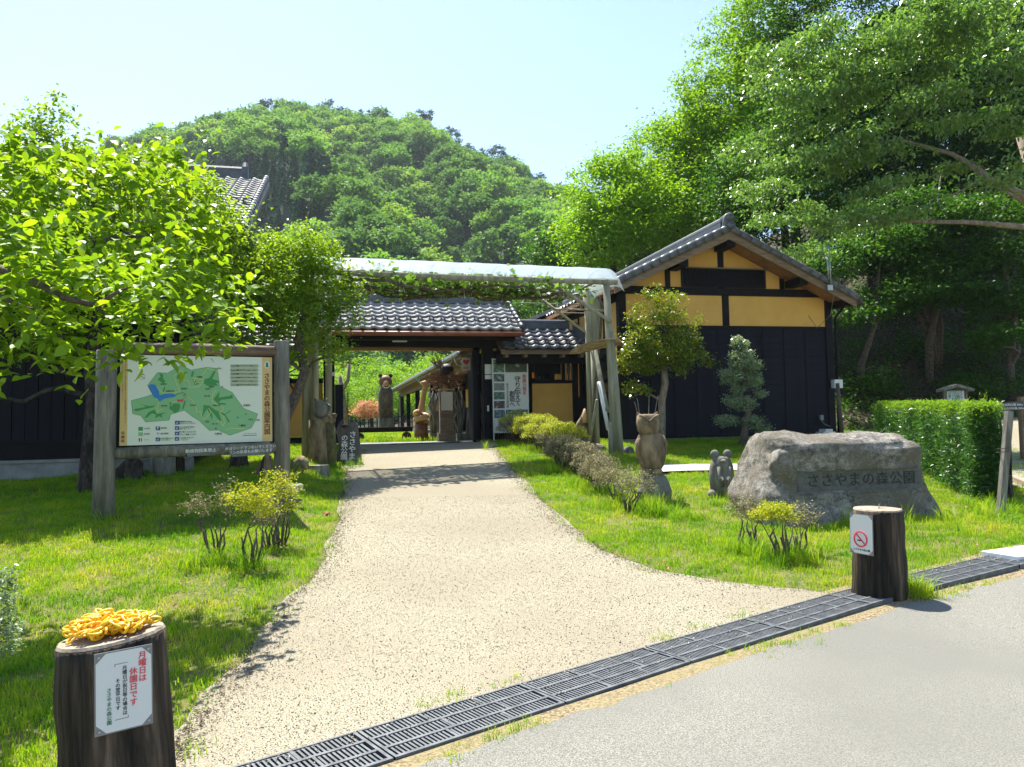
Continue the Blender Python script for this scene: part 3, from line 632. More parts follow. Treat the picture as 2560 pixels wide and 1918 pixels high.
part('verge_board', slope(6.12, 6.26, 17.45, 3.3, 18.7, 4.0, .16), M['tile_dark'], wr); wp('gutter', (3.95, 17.46, 3.06), (6.15, 17.52, 3.12), M['barge'])
for k in range(5): wp('rafter_end', (4.05 + k * .47, 17.5, 2.99), (4.13 + k * .47, 17.9, 3.06), M['barge'])
wn_ = wp('window', (5.05, 18.47, 2.5), (5.5, 18.5, 2.95), M['glass'])
for k in range(5): wp('bar', (5.08 + k * .1, 18.44, 2.5), (5.11 + k * .1, 18.465, 2.93), M['black_wood'], wn_)
tag(part('hanging_lantern', MB().blob((5.86, 18.28, 2.78), (.06, .03, .2), 10, 6, .3), M['stone'], None), 'grey oval carving hung on the black post beside the ochre wall panel', 'ornament').matrix_world = Matrix.Rotation(A, 4, 'Z')

# ---- left side wall of the gate, mirrored
O = (-.9, 18.4, .98)
lw = bthing('side_wall', 'ochre plastered wall with black frame left of the gate behind the tree', 'wall', *O)
part('wall_panel', MB().box((-2.6, 18.38, 1.2), (-.16, 18.45, 2.45)), M['plaster'], lw); part('rail', MB().box((-2.7, 18.35, 2.452), (-.15, 18.48, 2.56)), M['black_wood'], lw); part('footing', MB().box((-2.7, 18.34, .8), (-.15, 18.5, 1.195)), M['black_wood'], lw)
part('roof', slope(-2.9, -.7, 17.55, 3.17, 18.7, 3.85, .06).add([(-2.9, 19.8, 3.17), (-.7, 19.8, 3.17), (-.7, 18.7, 3.85), (-2.9, 18.7, 3.85)], [(3, 2, 1, 0)]), M['tile_dark'], lw); tile_field(lw.children[-1], -2.85, 8, 17.5, 3.2, math.atan2(.68, 1.15), 5, TILED, O); part('post', MB().box((-1.3, 18.36, 2.57), (-1.2, 18.46, 3.3)), M['black_wood'], lw)
wh = MB(); c0 = Vector((-1.0, 18.0, 2.62))
ww = bthing('wagon_wheel', 'old dark spoked wooden wheel hanging on the wall left of the gate', 'wheel', -1.0, 18.0, 2.62)
part('rim', MB().tube([(c0.x + .5 * math.cos(t), 18.0, c0.z + .5 * math.sin(t)) for t in np.linspace(0, 2 * math.pi, 25)], .03, 6, False), M['black_wood'], ww); part('hub', MB().tube([(-1, 17.93, 2.62), (-1, 18.07, 2.62)], .08, 10), M['black_wood'], ww)
for k in range(12): a_ = k * math.pi / 6; part('spoke', MB().tube([(-1 + .07 * math.cos(a_), 18, 2.62 + .07 * math.sin(a_)), (-1 + .48 * math.cos(a_), 18, 2.62 + .48 * math.sin(a_))], .016, 5), M['black_wood'], ww)

# ---- the ochre and black hall with its gable to the front
O = (8.93, 15.75, .9)
hall = bthing('gabled_hall', 'ochre and black timber hall with pantiled gable facing the lawn', 'building', *O)
WL, WR, V0, V1 = 6.27, 11.60, 15.75, 27.0
def hp(name, a, b, m=M['black_wood'], par=None, **k): return part(name, MB().box(a, b), m, par or hall, **k)
hp('foundation', (WL - .02, V0 - .03, .5), (WR + .02, V1, 1.02), M['concrete']); hp('sill', (WL - .045, V0 - .06, 1.022), (WR + .045, V0 + .1, 1.075))
core = part('wall', MB().box((WL + .05, V0 + .05, 1.0), (WR - .05, V1, 4.30)), M['black_board'], hall)
nrow = 15; rh = (3.50 - 1.08) / nrow
sb = MB().add([(WL + .1, V0 - .012, 0), (WR - .1, V0 - .012, 0), (WR - .1, V0 + .012, rh + .012), (WL + .1, V0 + .012, rh + .012), (WL + .1, V0 + .04, 0), (WR - .1, V0 + .04, 0), (WR - .1, V0 + .04, rh), (WL + .1, V0 + .04, rh)], [(0, 1, 2, 3), (0, 4, 5, 1)])
sbm = sb.mesh('siding_board', M['black_board'], (O[0], O[1], 0))
for k in range(nrow): link('siding_board', sbm, core, (0, 0, 1.08 + k * rh - O[2]))
for k in range(10): u = WL + .12 + k * (WR - WL - .27) / 9; hp('batten', (u, V0 - .022, 1.076), (u + .022, V0 - .013, 3.50), M['black_board'], core)
sl = MB().add([(0, 0, 0), (0, .7, 0), (0, .7, .18), (0, 0, .18)], [(0, 1, 2, 3)])
hp('corner_post', (WL - .03, V0 - .035, 1.076), (WL + .14, V0 + .14, 4.255)); hp('corner_post', (WR - .14, V0 - .035, 1.076), (WR + .03, V0 + .14, 4.255))
hp('rail', (WL + .141, V0 - .028, 3.50), (WR - .141, V0 + .06, 3.56)); hp('tie_beam', (WL - .30, V0 - .045, 4.257), (WR + .28, V0 + .12, 4.43)); hp('stud', (8.78, V0 - .032, 3.561), (8.94, V0 + .06, 4.256))
hp('plaster_panel', (WL + .141, V0 - .004, 3.561), (8.779, V0 + .04, 4.256), M['plaster']); hp('plaster_panel', (8.941, V0 - .004, 3.561), (WR - .141, V0 + .04, 4.256), M['plaster'])
RU, RZ, SL = 8.64, 5.62, .468
def rz(u): return RZ - SL * abs(u - RU)
EL, ER = 5.90, 11.82
def tri(u0, u1, z0, v=V0 - .004, th=.05):      # part of the gable between u0 and u1
    top = [(u1, v, rz(u1) - .12)] + ([(RU, v, RZ - .12)] if u0 < RU < u1 else []) + [(u0, v, rz(u0) - .12)]
    return MB().poly([(u0, v, z0), (u1, v, z0)] + top, None, (0, th, 0))
part('plaster_panel', tri(6.35, 7.38, 4.431), M['plaster'], hall); part('plaster_panel', tri(7.50, 8.70, 4.431), M['plaster'], hall); part('plaster_panel', tri(8.84, 10.28, 4.431), M['plaster'], hall); part('plaster_panel', tri(10.40, 11.5, 4.431), M['plaster'], hall)
hp('stud', (7.38, V0 - .03, 4.432), (7.50, V0 + .05, rz(7.38) - .13)); hp('stud', (10.28, V0 - .03, 4.432), (10.40, V0 + .05, rz(10.40) - .13)); hp('stud', (8.70, V0 - .03, 4.432), (8.84, V0 + .05, rz(8.84) - .13))
for u, z in ((7.56, rz(7.5) - .20), (8.72, RZ - .26), (10.52, rz(10.5) - .20), (WL - .05, rz(WL) - .15), (WR + .1, rz(WR) - .15)): hp('purlin_end', (u - .11, V0 - .60, z - .10), (u + .11, V0 - .031, z + .07))
lv = hp('louvre', (7.77, V0 - .05, 4.44), (9.90, V0 - .006, 4.86), M['black_board']); hp('hood', (7.70, V0 - .12, 4.862), (9.97, V0 - .006, 4.885), M['barge'], lv)
for k in range(40): hp('slat', (7.83 + k * .0507, V0 - .075, 4.46), (7.857 + k * .0507, V0 - .051, 4.84), M['black_wood'], lv)
roof = part('roof', MB().poly([(EL, 15.1, rz(EL) - .1), (RU, 15.1, RZ - .1), (ER, 15.1, rz(ER) - .1), (ER, 15.1, rz(ER)), (RU, 15.1, RZ), (EL, 15.1, rz(EL))], None, (0, 12.4, 0)), M['soffit'], hall)
for sgn, e in ((-1, EL), (1, ER)):
    q = [(RU, 15.06, RZ - .005), (e, 15.06, rz(e) - .005), (e, 15.06, rz(e) - .20), (RU, 15.06, RZ - .22)]
    part('bargeboard', MB().poly(q if sgn > 0 else q[::-1], None, (0, .038, 0)), M['barge'], roof)
    n = 13; ln = math.hypot(e - RU, rz(e) - RZ); dx, dz = (e - RU) / ln, (rz(e) - RZ) / ln; stp = ln / n
    for k in range(n):                                  # verge tiles: rolls along the rake with a drop edge
        a0 = Vector((RU + dx * stp * k, 15.07, RZ + dz * stp * k + .05 + .022)); a1 = Vector((RU + dx * stp * (k + 1.12), 15.07, RZ + dz * stp * (k + 1.12) + .05))
        part('verge_tile', MB().tube([a0, a1], [.066, .07], 9).beam(a0 + Vector((0, -.05, -.035)), a1 + Vector((0, -.05, -.035)), .02, .13), M['tile_dark'], roof, True)
        for j in range(1, 3): part('verge_tile', MB().tube([a0 + Vector((0, .1 + .17 * j, .01)), a1 + Vector((0, .1 + .17 * j, .01))], [.05, .055], 7), M['tile_dark'], roof, True)
    # the field of tiles behind, joined
    c = MB(); rows = 44; cols = n
    for k in range(cols):
        for i in range(rows):
            v = 15.55 + i * TW
            for q_ in range(4):
                t0, t1 = q_ / 4, (q_ + 1) / 4; h0 = .035 * math.cos(6.283 * (t0 - .2)); h1 = .035 * math.cos(6.283 * (t1 - .2))
                A0 = (RU + dx * stp * k, RZ + dz * stp * k); A1 = (RU + dx * stp * (k + 1), RZ + dz * stp * (k + 1))
                c.add([(A1[0], v + t0 * TW, A1[1] + .075 + h0), (A1[0], v + t1 * TW, A1[1] + .075 + h1), (A0[0], v + t1 * TW, A0[1] + .045 + h1), (A0[0], v + t0 * TW, A0[1] + .045 + h0), (A1[0], v + t0 * TW, A1[1] + .035 + h0), (A1[0], v + t1 * TW, A1[1] + .035 + h1)], [(0, 1, 2, 3) if sgn < 0 else (3, 2, 1, 0), (4, 5, 1, 0)])
    part('roof_tiles', c, M['tile_dark'], roof, kind='stuff')
    if sgn > 0:
        for k in range(14): v = 15.35 + k * .85; part('rafter', MB().poly([(WR, v, rz(WR) - .10), (ER - .03, v, rz(ER) - .10), (ER - .03, v, rz(ER) - .17), (WR, v, rz(WR) - .19)], None, (0, .06, 0)), M['soffit'], roof)
        part('gutter', MB().tube([(ER + .07, 15.0, rz(ER) - .06), (ER + .07, 27.4, rz(ER) - .06)], .055, 9), M['gutter'], hall, True)
        part('downpipe', MB().tube([(ER + .05, 15.6, rz(ER) - .12), (WR + .12, 15.72, rz(ER) - .35), (WR + .10, 15.72, 1.0)], .03, 8), M['black_wood'], hall, True)
    else:
        for k in range(30): v = 15.3 + k * .4; part('rafter', MB().poly([(EL + .03, v, rz(EL) - .17), (WL, v, rz(WL) - .17), (WL, v, rz(WL) - .10), (EL + .03, v, rz(EL) - .10)], None, (0, .06, 0)), M['soffit'], roof)
part('ridge_course', MB().box((RU - .11, 15.25, RZ + .06), (RU + .11, 27.3, RZ + .20)).tube([(RU, 15.25, RZ + .25), (RU, 27.3, RZ + .25)], .09, 10), M['tile_dark'], roof)
part('ridge_end_tile', MB().loft([(RZ - .06, RU, 15.1, .17, .05, 4), (RZ + .1, RU, 15.1, .15, .05, 3), (RZ + .27, RU, 15.1, .12, .05, 2.4), (RZ + .36, RU, 15.1, .05, .045, 2)], 16).tube([(RU, 14.93, RZ + .07), (RU, 15.12, RZ + .07)], .075, 12).tube([(RU, 15.0, RZ + .28), (RU, 15.3, RZ + .26)], .10, 12), M['tile_dark'], roof, True)
# left flank: plaster bays between black studs, a window and dark boarding below
hp('plaster_panel', (WL - .004, V0 + .15, 2.0), (WL + .045, V1, 4.20), M['plaster']); hp('siding', (WL - .03, V0 + .15, 1.08), (WL - .005, 19.0, 2.0), M['black_board']); hp('plaster_panel', (WL - .004, 19.0, 1.08), (WL + .04, V1, 1.999), M['plaster'])
for k in range(12): v = V0 + .95 + k * .92; hp('stud', (WL - .024, v, 2.01), (WL + .0, v + .07, 4.2))
hp('rail', (WL - .035, V0 + .15, 2.0), (WL - .004, 19.0, 2.06)); hp('rail', (WL - .035, V0 + .15, 4.1), (WL + .01, V1, 4.22))
wd = hp('window', (WL - .05, 16.3, 2.1), (WL - .02, 18.3, 3.2), M['glass'])
for a_, b_ in (((16.22, 2.02), (18.38, 2.1)), ((16.22, 3.2), (18.38, 3.28)), ((16.22, 2.1), (16.3, 3.2)), ((18.3, 2.1), (18.38, 3.2)), ((17.27, 2.1), (17.33, 3.2))): hp('frame', (WL - .075, a_[0], a_[1]), (WL - .02, b_[0], b_[1]), M['black_wood'], wd)
# fittings on the right corner
u, v, z = W(2076, 950, 15.7); part('meter_box', MB().box((u, 15.55, z - .2), (u + .22, 15.68, z)), M['paper'], hall)
u, v, z = W(2046, 1038, 15.7); part('socket_box', MB().box((u, 15.62, z - .12), (u + .08, 15.70, z)).tube([(u + .04, 15.66, z - .12), (u + .1, 15.62, z - .22), (u + .25, 15.62, z - .27)], .008, 6), M['grey_plate'], hall)
u, v, z = W(2060, 1073, 15.5); part('vent_unit', MB().box((u - .03, 15.4, z - .06), (u + .16, 15.65, z)).box((u - .1, 15.38, z - .12), (u + .22, 15.67, z - .062)), M['paper'], hall)
u, v, z = W(2078, 720, 15.0); O2 = OFF[hall.name]
an = bthing('aerial', 'thin grey television aerial on a mast clamped to the right end of the gable', 'aerial', u, 15.0, z)
part('mast', MB().tube([(u, 15.0, z - .05), (u - .02, 15.0, z + 1.0)], .014, 7).tube([(u - .06, 15.0, z + .2), (u - .07, 15.0, z + .72)], .018, 7), M['steel'], an, True)
part('clamp', MB().box((u - .12, 14.96, z - .06), (u + .02, 15.05, z + .06)), M['steel'], an)
bm = MB().tube([(u - .28, 14.9, z + .84), (u + .32, 15.1, z + .98)], .007, 5)
part('boom', bm, M['steel'], an)
for k in range(8): t_ = k / 7; c_ = Vector((u - .28 + .6 * t_, 14.9 + .2 * t_, z + .84 + .14 * t_)); w_ = .16 - .07 * t_; part('element', MB().tube([c_ + Vector((-.1 * w_, w_, 0)), c_ - Vector((-.1 * w_, w_, 0))], .004, 4), M['steel'], an)
part('coiled_cable', MB().tube([(u + .22 + .1 * math.cos(t) + .01 * t, 14.98, z + .12 + .09 * math.sin(t)) for t in np.linspace(0, 12, 40)], .007, 5).tube([(u - .02, 15, z + .5), (u + .04, 15, z + .2), (u + .12, 14.98, z + .2)], .006, 5).tube([(u + .13, 14.98, z + .15), (u + .02, 14.97, z - .25), (u + .1, 15.2, z - .6), (u - .05, 15.5, z - .85), (u - .2, 15.6, z - .55)], .008, 5), M['old_wood'], an, True)

# ---- long covered walkway behind the gate
O = (4.6, 22, 1.03)
cw = bthing('covered_walkway', 'long low black walkway building with pale roof edge receding behind the gate', 'building', *O)
def cp(name, a, b, m=M['black_wood'], par=None): return part(name, MB().box(a, b), m, par or cw)
vs_ = []
for px in (1187, 1141, 1107, 1078, 1040, 1017, 1001):
    vv = [v for v in np.arange(19, 60, .1) if abs((B(4.1, v, 0).x / B(4.1, v, 0).y * FPX + 1280) - px) < 3]; vs_.append(vv[0] if vv else 40)
for v in vs_: cp('post', (4.02, v, 1.03), (4.22, v + .2, 3.3))
rfw = part('roof', MB().poly([(3.45, 20.4, 3.36), (7.2, 20.4, 5.0), (7.2, 20.4, 5.1), (3.45, 20.4, 3.46)], None, (0, 24.5, 0)), M['tile'], cw)
cp('fascia', (3.5, 20.45, 3.20), (3.55, 44.8, 3.355), M['barge']); cp('eave_beam', (4.0, 20.6, 3.0), (4.24, 44.6, 3.3), M['barge']); part('soffit', MB().poly([(3.52, 20.5, 3.34), (4.0, 20.5, 3.3), (4.0, 20.5, 3.28), (3.52, 20.5, 3.3)], None, (0, 24, 0)), M['barge'], cw)
part('gutter', MB().tube([(3.42, 20.4, 3.34), (3.42, 44.9, 3.34)], .06, 8), M['steel'], cw, True)
cp('wall', (6.0, 20.6, 1.03), (6.08, 44.6, 4.2), M['black_board'])
for k in range(9): cp('plaster_panel', (5.94, 21.2 + k * 2.7, 2.1), (5.995, 22.9 + k * 2.7, 2.9), M['plaster'])
for k in range(9): cp('wall_post', (5.88, 20.7 + k * 2.7, 1.03), (5.995, 20.9 + k * 2.7, 4.0))
for v in (vs_[0] - .4, vs_[3] - .4, vs_[-1] - .3): part('downpipe', MB().tube([(3.42, v, 3.3), (3.5, v, 3.1), (3.95, v, 2.95), (3.95, v, 1.05)], .03, 6), M['steel'], cw, True)
for k in range(5): cp('bracket_panel', (4.5, 20.8 + k * .5, 2.6), (4.55, 21.1 + k * .5, 2.8), M['plaster']) if k == 0 else None
# heart sign under the eave
u, v, z = W(1174, 910, 19.0)
hs = bthing('defibrillator_sign', 'small white sign with red heart and AED letters hanging beside the gate post', 'sign', u, 19.0, z)
part('board', MB().box((u - .2, 19.0, z - .16), (u + .02, 19.02, z + .16)), M['paper'], hs)
ht = [(16 * math.sin(t) ** 3 * .0052, 0, (13 * math.cos(t) - 5 * math.cos(2 * t) - 2 * math.cos(3 * t) - math.cos(4 * t)) * .0052) for t in np.linspace(0, 2 * math.pi, 30)[:-1]]
part('heart', MB().poly([(u - .09 + p[0], 18.997, z + .05 + p[2]) for p in ht], None, (0, .002, 0)), M['red'], hs)
o = link('lettering', text_mesh('AED', .085, M['red'], .03), hs, (-.09, -.004, -.105), (R(90), 0, 0))

# ---- banner with photographs beside the gate post
u, v, z = W(1230, 897, 17.9); u2, _, z2 = W(1319, 897, 17.9); zb = W(1235, 1083, 17.9)[2]; O = (u, 17.9, .98)
bn = bthing('event_banner', 'tall white anniversary banner with landscape photos standing right of the gate', 'banner', *O)
part('panel', MB().box((u, 17.9, zb), (u2, 17.93, z)), M['paper'], bn)
for uu in (u, u2 - .02): part('pole', MB().box((uu, 17.88, .97), (uu + .02, 17.945, z + .01)), M['white'], bn)
BW, BH = u2 - u, z - zb
def photo(name, x0, x1, y0, y1, c1, c2, c3, seed):
    m = mat('photo_print_%d' % seed, c1, .5, c3, 9 + seed, color3=c2, contrast=(.35, .68))
    return part('photograph', MB().box((u + x0 * BW, 17.893, zb + (1 - y1) * BH), (u + x1 * BW, 17.8985, zb + (1 - y0) * BH)), m, bn)
photo('p', .36, .97, .015, .185, (.03, .045, .03), (.10, .12, .06), (.42, .45, .42), 1)
part('photo_ridge', MB().poly([(u + (.36 + a_ * .61) * BW, 17.891, zb + (1 - .185 + b_ * .17) * BH) for a_, b_ in ((.001, .05), (.999, .05), (.999, .7), (.8, .82), (.62, .35), (.5, .42), (.42, .85), (.25, .95), (.12, .6), (.001, .55))], None, (0, .001, 0)), M['map_dark'] if False else mat('photo_hill', (.02, .04, .025), .6, (.08, .10, .04), 12), bn)
cols = [((.03, .05, .03), (.06, .14, .05), (.35, .4, .35)), ((.01, .03, .04), (.05, .1, .1), (.5, .5, .48)), ((.10, .14, .12), (.17, .2, .18), (.25, .27, .24)), ((.02, .06, .05), (.05, .13, .10), (.2, .3, .22)), ((.10, .03, .03), (.03, .03, .05), (.35, .3, .3)), ((.02, .06, .08), (.05, .12, .14), (.4, .45, .45))]
ys = [(.015, .185), (.205, .31), (.33, .43), (.45, .55), (.57, .67), (.69, .80)]
for k, (c_, y_) in enumerate(zip(cols, ys)): photo('p', .035, .33, y_[0], y_[1], *c_, 2 + k)
photo('p', .36, .97, .69, .75, (.02, .06, .08), (.05, .12, .14), (.4, .45, .45), 9)
def btxt(s_, x, y, size, m, bold=.01, line=1.0): link('lettering', text_mesh(s_, size * BH, m, bold, True, line=line), bn, (x * BW, -.012, zb - O[2] + (1 - y) * BH), (R(90), 0, 0))
btxt('守り伝えて', .70, .445, .088, M['black'], .025, .92); btxt('創造へ', .54, .55, .082, M['black'], .02, .88); btxt(['開', '園', '23', '周', '年'], .89, .36, .057, M['red'], .008, 1.0); btxt('県立ささやまの森公園', .41, .50, .033, M['black'], .008, 1.0)

# ---- the house on the left: black board wall and pantiled roof end
O = (-4.5, 13.2, .85)
hs2 = bthing('left_house', 'dark boarded house with big pantiled roof half hidden by the left trees', 'building', *O)
LV = 13.25
part('foundation', MB().box((-11, LV - .04, .3), (-2.2, LV + .3, .98)), M['concrete'], hs2); part('foundation_cap', MB().box((-11, LV - .07, .982), (-2.2, LV + .2, 1.03)), M['white_slab'] if False else M['concrete'], hs2)
part('base_board', MB().box((-11, LV - .03, 1.032), (-2.2, LV + .02, 1.28)), M['black_wood'], hs2)
wl_ = part('wall', MB().box((-11, LV + .02, 1.03), (-2.2, LV + 3.0, 4.2)), M['black_board'], hs2)
bmh = MB().box((0, -.02, 0), (.172, .018, 2.9)).mesh('wall_board', M['black_board'])
for k in range(48): link('wall_board', bmh, wl_, (-11 + k * .183 - O[0], LV - O[1] - (k % 2) * .006, 1.30 - O[2]))
part('rail', MB().box((-11, LV - .05, 1.282), (-2.2, LV - .021, 1.34)), M['black_wood'], hs2)
HE, HR = 12.1, 16.9; ZE, ZR = 4.43, 6.75; ph = math.atan2(ZR - ZE, HR - HE)
r2 = part('roof', slope(-11.5, -1.3, HE, ZE, HR, ZR, .12), M['black_wood'], hs2)
nc = 11; tile_field(r2, -1.3 - nc * TW, nc, HE - .03, ZE + .03, ph, 22, TILE, O, rings=9)
fld = MB(); c_, s_ = math.cos(ph), math.sin(ph)
for j in range(22):
    for i in range(27):
        u0_ = -1.3 - nc * TW - (i + 1) * TW; d0 = j * TL; d1 = d0 + TL
        for q_ in range(4):
            t0, t1 = q_ / 4, (q_ + 1) / 4; h0 = .035 * math.cos(6.283 * (t0 - .2)); h1 = .035 * math.cos(6.283 * (t1 - .2))
            fld.add([(u0_ + t0 * TW, HE + d0 * c_, ZE + d0 * s_ + .07 + h0), (u0_ + t1 * TW, HE + d0 * c_, ZE + d0 * s_ + .07 + h1), (u0_ + t1 * TW, HE + d1 * c_, ZE + d1 * s_ + .04 + h1), (u0_ + t0 * TW, HE + d1 * c_, ZE + d1 * s_ + .04 + h0)], [(0, 1, 2, 3)])
part('roof_tiles', fld, M['tile'], r2, kind='stuff')
part('ridge_course', MB().box((-11.4, HR - .12, ZR - .05), (-1.75, HR + .12, ZR + .14)).tube([(-11.4, HR, ZR + .19), (-1.75, HR, ZR + .19)], .08, 9), M['tile_dark'], r2); part('ridge_end_tile', MB().loft([(ZR - .05, -1.72, HR, .07, .15, 4), (ZR + .24, -1.72, HR, .07, .13, 3), (ZR + .36, -1.72, HR, .05, .05, 2)], 14), M['tile_dark'], r2)
for j in range(22): d0 = j * TL; part('verge_tile', MB().tube([(-1.28, HE + d0 * c_, ZE + d0 * s_ + .10), (-1.28, HE + (d0 + TL + .02) * c_, ZE + (d0 + TL + .02) * s_ + .085)], .055, 7).box((-1.26, HE + d0 * c_, ZE + d0 * s_ - .12), (-1.22, HE + (d0 + TL) * c_, ZE + d0 * s_ + .08)), M['tile_dark'], r2, True)
part('gable_wall', MB().poly([(-2.2, LV, 4.1), (-2.2, LV, 4.9), (-2.2, HR, 6.6), (-2.2, HR, 4.1)], None, (-.1, 0, 0)), M['plaster'], hs2)
# ================================================================== THE LAWN THINGS
def rotz(v, a): return Vector((v[0] * math.cos(a) - v[1] * math.sin(a), v[0] * math.sin(a) + v[1] * math.cos(a), v[2]))
# ---- map board on two log posts
PL_ = G(265, 1298); YR = PL_.y * 1.10; PR_ = Vector(at(705, 1100, YR)); PR_.z = Tz(PR_.x, PR_.y)
dv = Vector((PR_.x - PL_.x, PR_.y - PL_.y, 0)); BWD = dv.length; ba_ = math.atan2(dv.y, dv.x)
zt = at(268, 876, PL_.y)[2] - PL_.z; ztr = at(705, 853, YR)[2] - PL_.z
board = thing('map_board', 'big park map board with log frame and two log posts, before the left trees', 'signboard', PL_, ba_)
rr = .5 * 49 / pxm(PL_.y); 
def logp(name, x, z0, z1, r, lean=0): return part(name, MB().tube([(x + lean * 1.0, 0, z0), (x + lean * .5, 0, (z0 + z1) / 2), (x, 0, z1 - .01), (x, 0, z1)], [r * 1.06, r, r * .97, r * .93], 18), M['old_wood'], board, True)
logp('post', 0, -.3, zt, rr, -.03); logp('post', BWD, -.3, ztr, rr * .86)
def onb(px, py):                      # pixel -> (x along board, z) on the board plane
    r = ray(px, py); nx, ny = -math.sin(ba_), math.cos(ba_); t = ((PL_.x) * nx + (PL_.y) * ny - CAMP[0] * nx - CAMP[1] * ny) / (r[0] * nx + r[1] * ny); P = CAMP + r * t
    return (P[0] - PL_.x) * math.cos(ba_) + (P[1] - PL_.y) * math.sin(ba_), P[2] - PL_.z
x0, z1 = onb(301, 884); x1, z1b = onb(679, 897); _, z0 = onb(299, 1115); _, z0b = onb(678, 1103)
zt_, zb_ = (z1 + z1b) / 2, (z0 + z0b) / 2
for nm, z in (('top_log', zt_ + .075), ('bottom_log', zb_ - .08)): part(nm, MB().tube([(rr * .6, 0, z - .004), (BWD * .5, 0, z + .004), (BWD - rr * .5, 0, z)], [.066, .07, .064], 14), M['old_wood'] if nm[0] == 'b' else mat('brown_log', (.06, .04, .025), .8, (.20, .14, .09), 10, .6, 50, stretch=(.2, 1, 1)), board, True)
part('backing', MB().box((x0 - .02, -.012, zb_ - .015), (x1 + .02, .03, zt_ + .015)), M['black_wood'], board)
panel = part('map_panel', MB().box((x0, -.02, zb_), (x1, -.013, zt_)), M['map_cream'], board)
PWm, PHm = x1 - x0, zt_ - zb_
def mp(x, y, d=0):                   # position in the enlarged photo of the board -> panel plane
    s = (x - 100) / 1903; t = (y - (222 + 65 * s)) / ((1382 - 60 * s) - (222 + 65 * s)); return Vector((x0 + s * PWm, -.0205 - d, zt_ - t * PHm))
def shape(name, pts, m, d, par=None): return part(name, MB().poly([mp(*p, d) for p in pts][::-1], None, (0, .0006, 0)), m, par or panel)
def ribbon(name, pts, w, m, d, par=None):
    mb = MB(); q = [mp(*p, d) for p in pts]
    for a, b in zip(q[:-1], q[1:]): mb.beam(a, b, w, .0005, up=(0, 1, 0)) if False else mb.poly([a + Vector((0, 0, 0)) + (b - a).cross(Vector((0, 1, 0))).normalized() * w / 2, b + (b - a).cross(Vector((0, 1, 0))).normalized() * w / 2, b - (b - a).cross(Vector((0, 1, 0))).normalized() * w / 2, a - (b - a).cross(Vector((0, 1, 0))).normalized() * w / 2], None, (0, .0005, 0))
    return part(name, mb, m, par or panel)
shape('band', [(105, 222), (188, 225), (182, 1379), (92, 1382)], M['map_band'], .0); shape('band', [(1870, 283), (2005, 287), (2001, 1322), (1868, 1327)], M['map_band'], .0)
OUTL = [(230, 810), (370, 770), (480, 735), (420, 620), (540, 455), (660, 465), (820, 368), (950, 430), (1140, 398), (1280, 412), (1310, 640), (1470, 715), (1620, 915), (1810, 985), (1770, 1080), (1720, 1160), (1440, 1250), (1290, 1185), (1180, 1190), (1060, 1075), (960, 1010), (870, 935), (700, 985), (680, 1060), (400, 1082), (340, 1000), (245, 975)]
shape('park_area', OUTL, M['map_light'], .0006); ribbon('outline', OUTL + OUTL[:1], .004, M['green_ink'], .0012)
for bl in ([(555, 460), (605, 480), (605, 530), (635, 570), (610, 600), (560, 560), (540, 545), (575, 510)], [(270, 800), (380, 870), (440, 880), (520, 870), (480, 900), (380, 920), (300, 945), (255, 935), (270, 915), (360, 900), (400, 890)], [(385, 1030), (430, 960), (500, 925), (540, 980), (650, 960), (590, 990), (600, 1030), (560, 1010), (510, 1035), (520, 985), (470, 975), (410, 1030)],
           [(680, 830), (720, 850), (800, 850), (820, 880), (800, 940), (750, 975), (715, 940), (680, 915), (690, 870)], [(1110, 550), (1180, 530), (1250, 425), (1270, 430), (1215, 545), (1300, 570), (1305, 600), (1260, 590), (1290, 630), (1150, 630), (1110, 600)], [(1230, 800), (1310, 700), (1300, 780), (1440, 760), (1475, 740), (1480, 790), (1330, 810), (1290, 840), (1380, 850), (1400, 870), (1300, 865)],
           [(1105, 870), (1180, 880), (1260, 940), (1380, 985), (1460, 930), (1440, 960), (1385, 990), (1440, 1080), (1420, 1095), (1380, 1010), (1300, 975), (1330, 1060), (1320, 1090), (1240, 985), (1190, 930), (1220, 1010), (1215, 1060), (1180, 980), (1150, 920), (1080, 1030), (1100, 950)], [(835, 920), (870, 810), (885, 820), (860, 915)], [(960, 450), (990, 445), (970, 515), (945, 515)], [(790, 480), (900, 450), (910, 460), (830, 500), (780, 545), (770, 520)], [(970, 540), (1010, 570), (1050, 600), (1000, 620), (985, 600)], [(600, 700), (620, 630), (632, 640), (620, 700)]):
    shape('woodland_area', bl, M['map_dark'], .0012)
shape('lake', [(430, 630), (455, 600), (510, 610), (550, 670), (565, 745), (640, 720), (710, 720), (760, 745), (750, 765), (620, 790), (565, 825), (540, 785), (495, 770), (460, 690)], M['map_blue'], .0018)
ribbon('lake_arm', [(745, 750), (800, 722), (850, 715), (885, 740), (845, 750)], .005, M['black'], .002)
for tr_ in ([(530, 640), (600, 720), (720, 715), (820, 700), (770, 600), (740, 500), (820, 430), (880, 490), (790, 560)], [(860, 560), (920, 560), (930, 650), (1050, 640), (1110, 560), (1060, 545), (980, 530), (1000, 600), (1050, 580)], [(560, 830), (540, 900), (530, 970), (560, 935), (600, 920)], [(700, 880), (740, 830), (800, 815)], [(1265, 690), (1220, 740), (1215, 840), (1350, 900), (1355, 930), (1320, 960)], [(900, 770), (960, 800), (1010, 900), (1020, 960), (1070, 950), (1080, 1030), (1110, 1050), (1150, 1020), (1200, 960), (1170, 910)], [(1300, 960), (1360, 1020), (1370, 1100), (1350, 1140), (1330, 1090), (1290, 1060), (1280, 1100)], [(1380, 1190), (1440, 1160), (1640, 1170)], [(1290, 450), (1150, 410), (1090, 500), (1110, 560)]): ribbon('trail', tr_, .006, M['map_trail'], .0024)
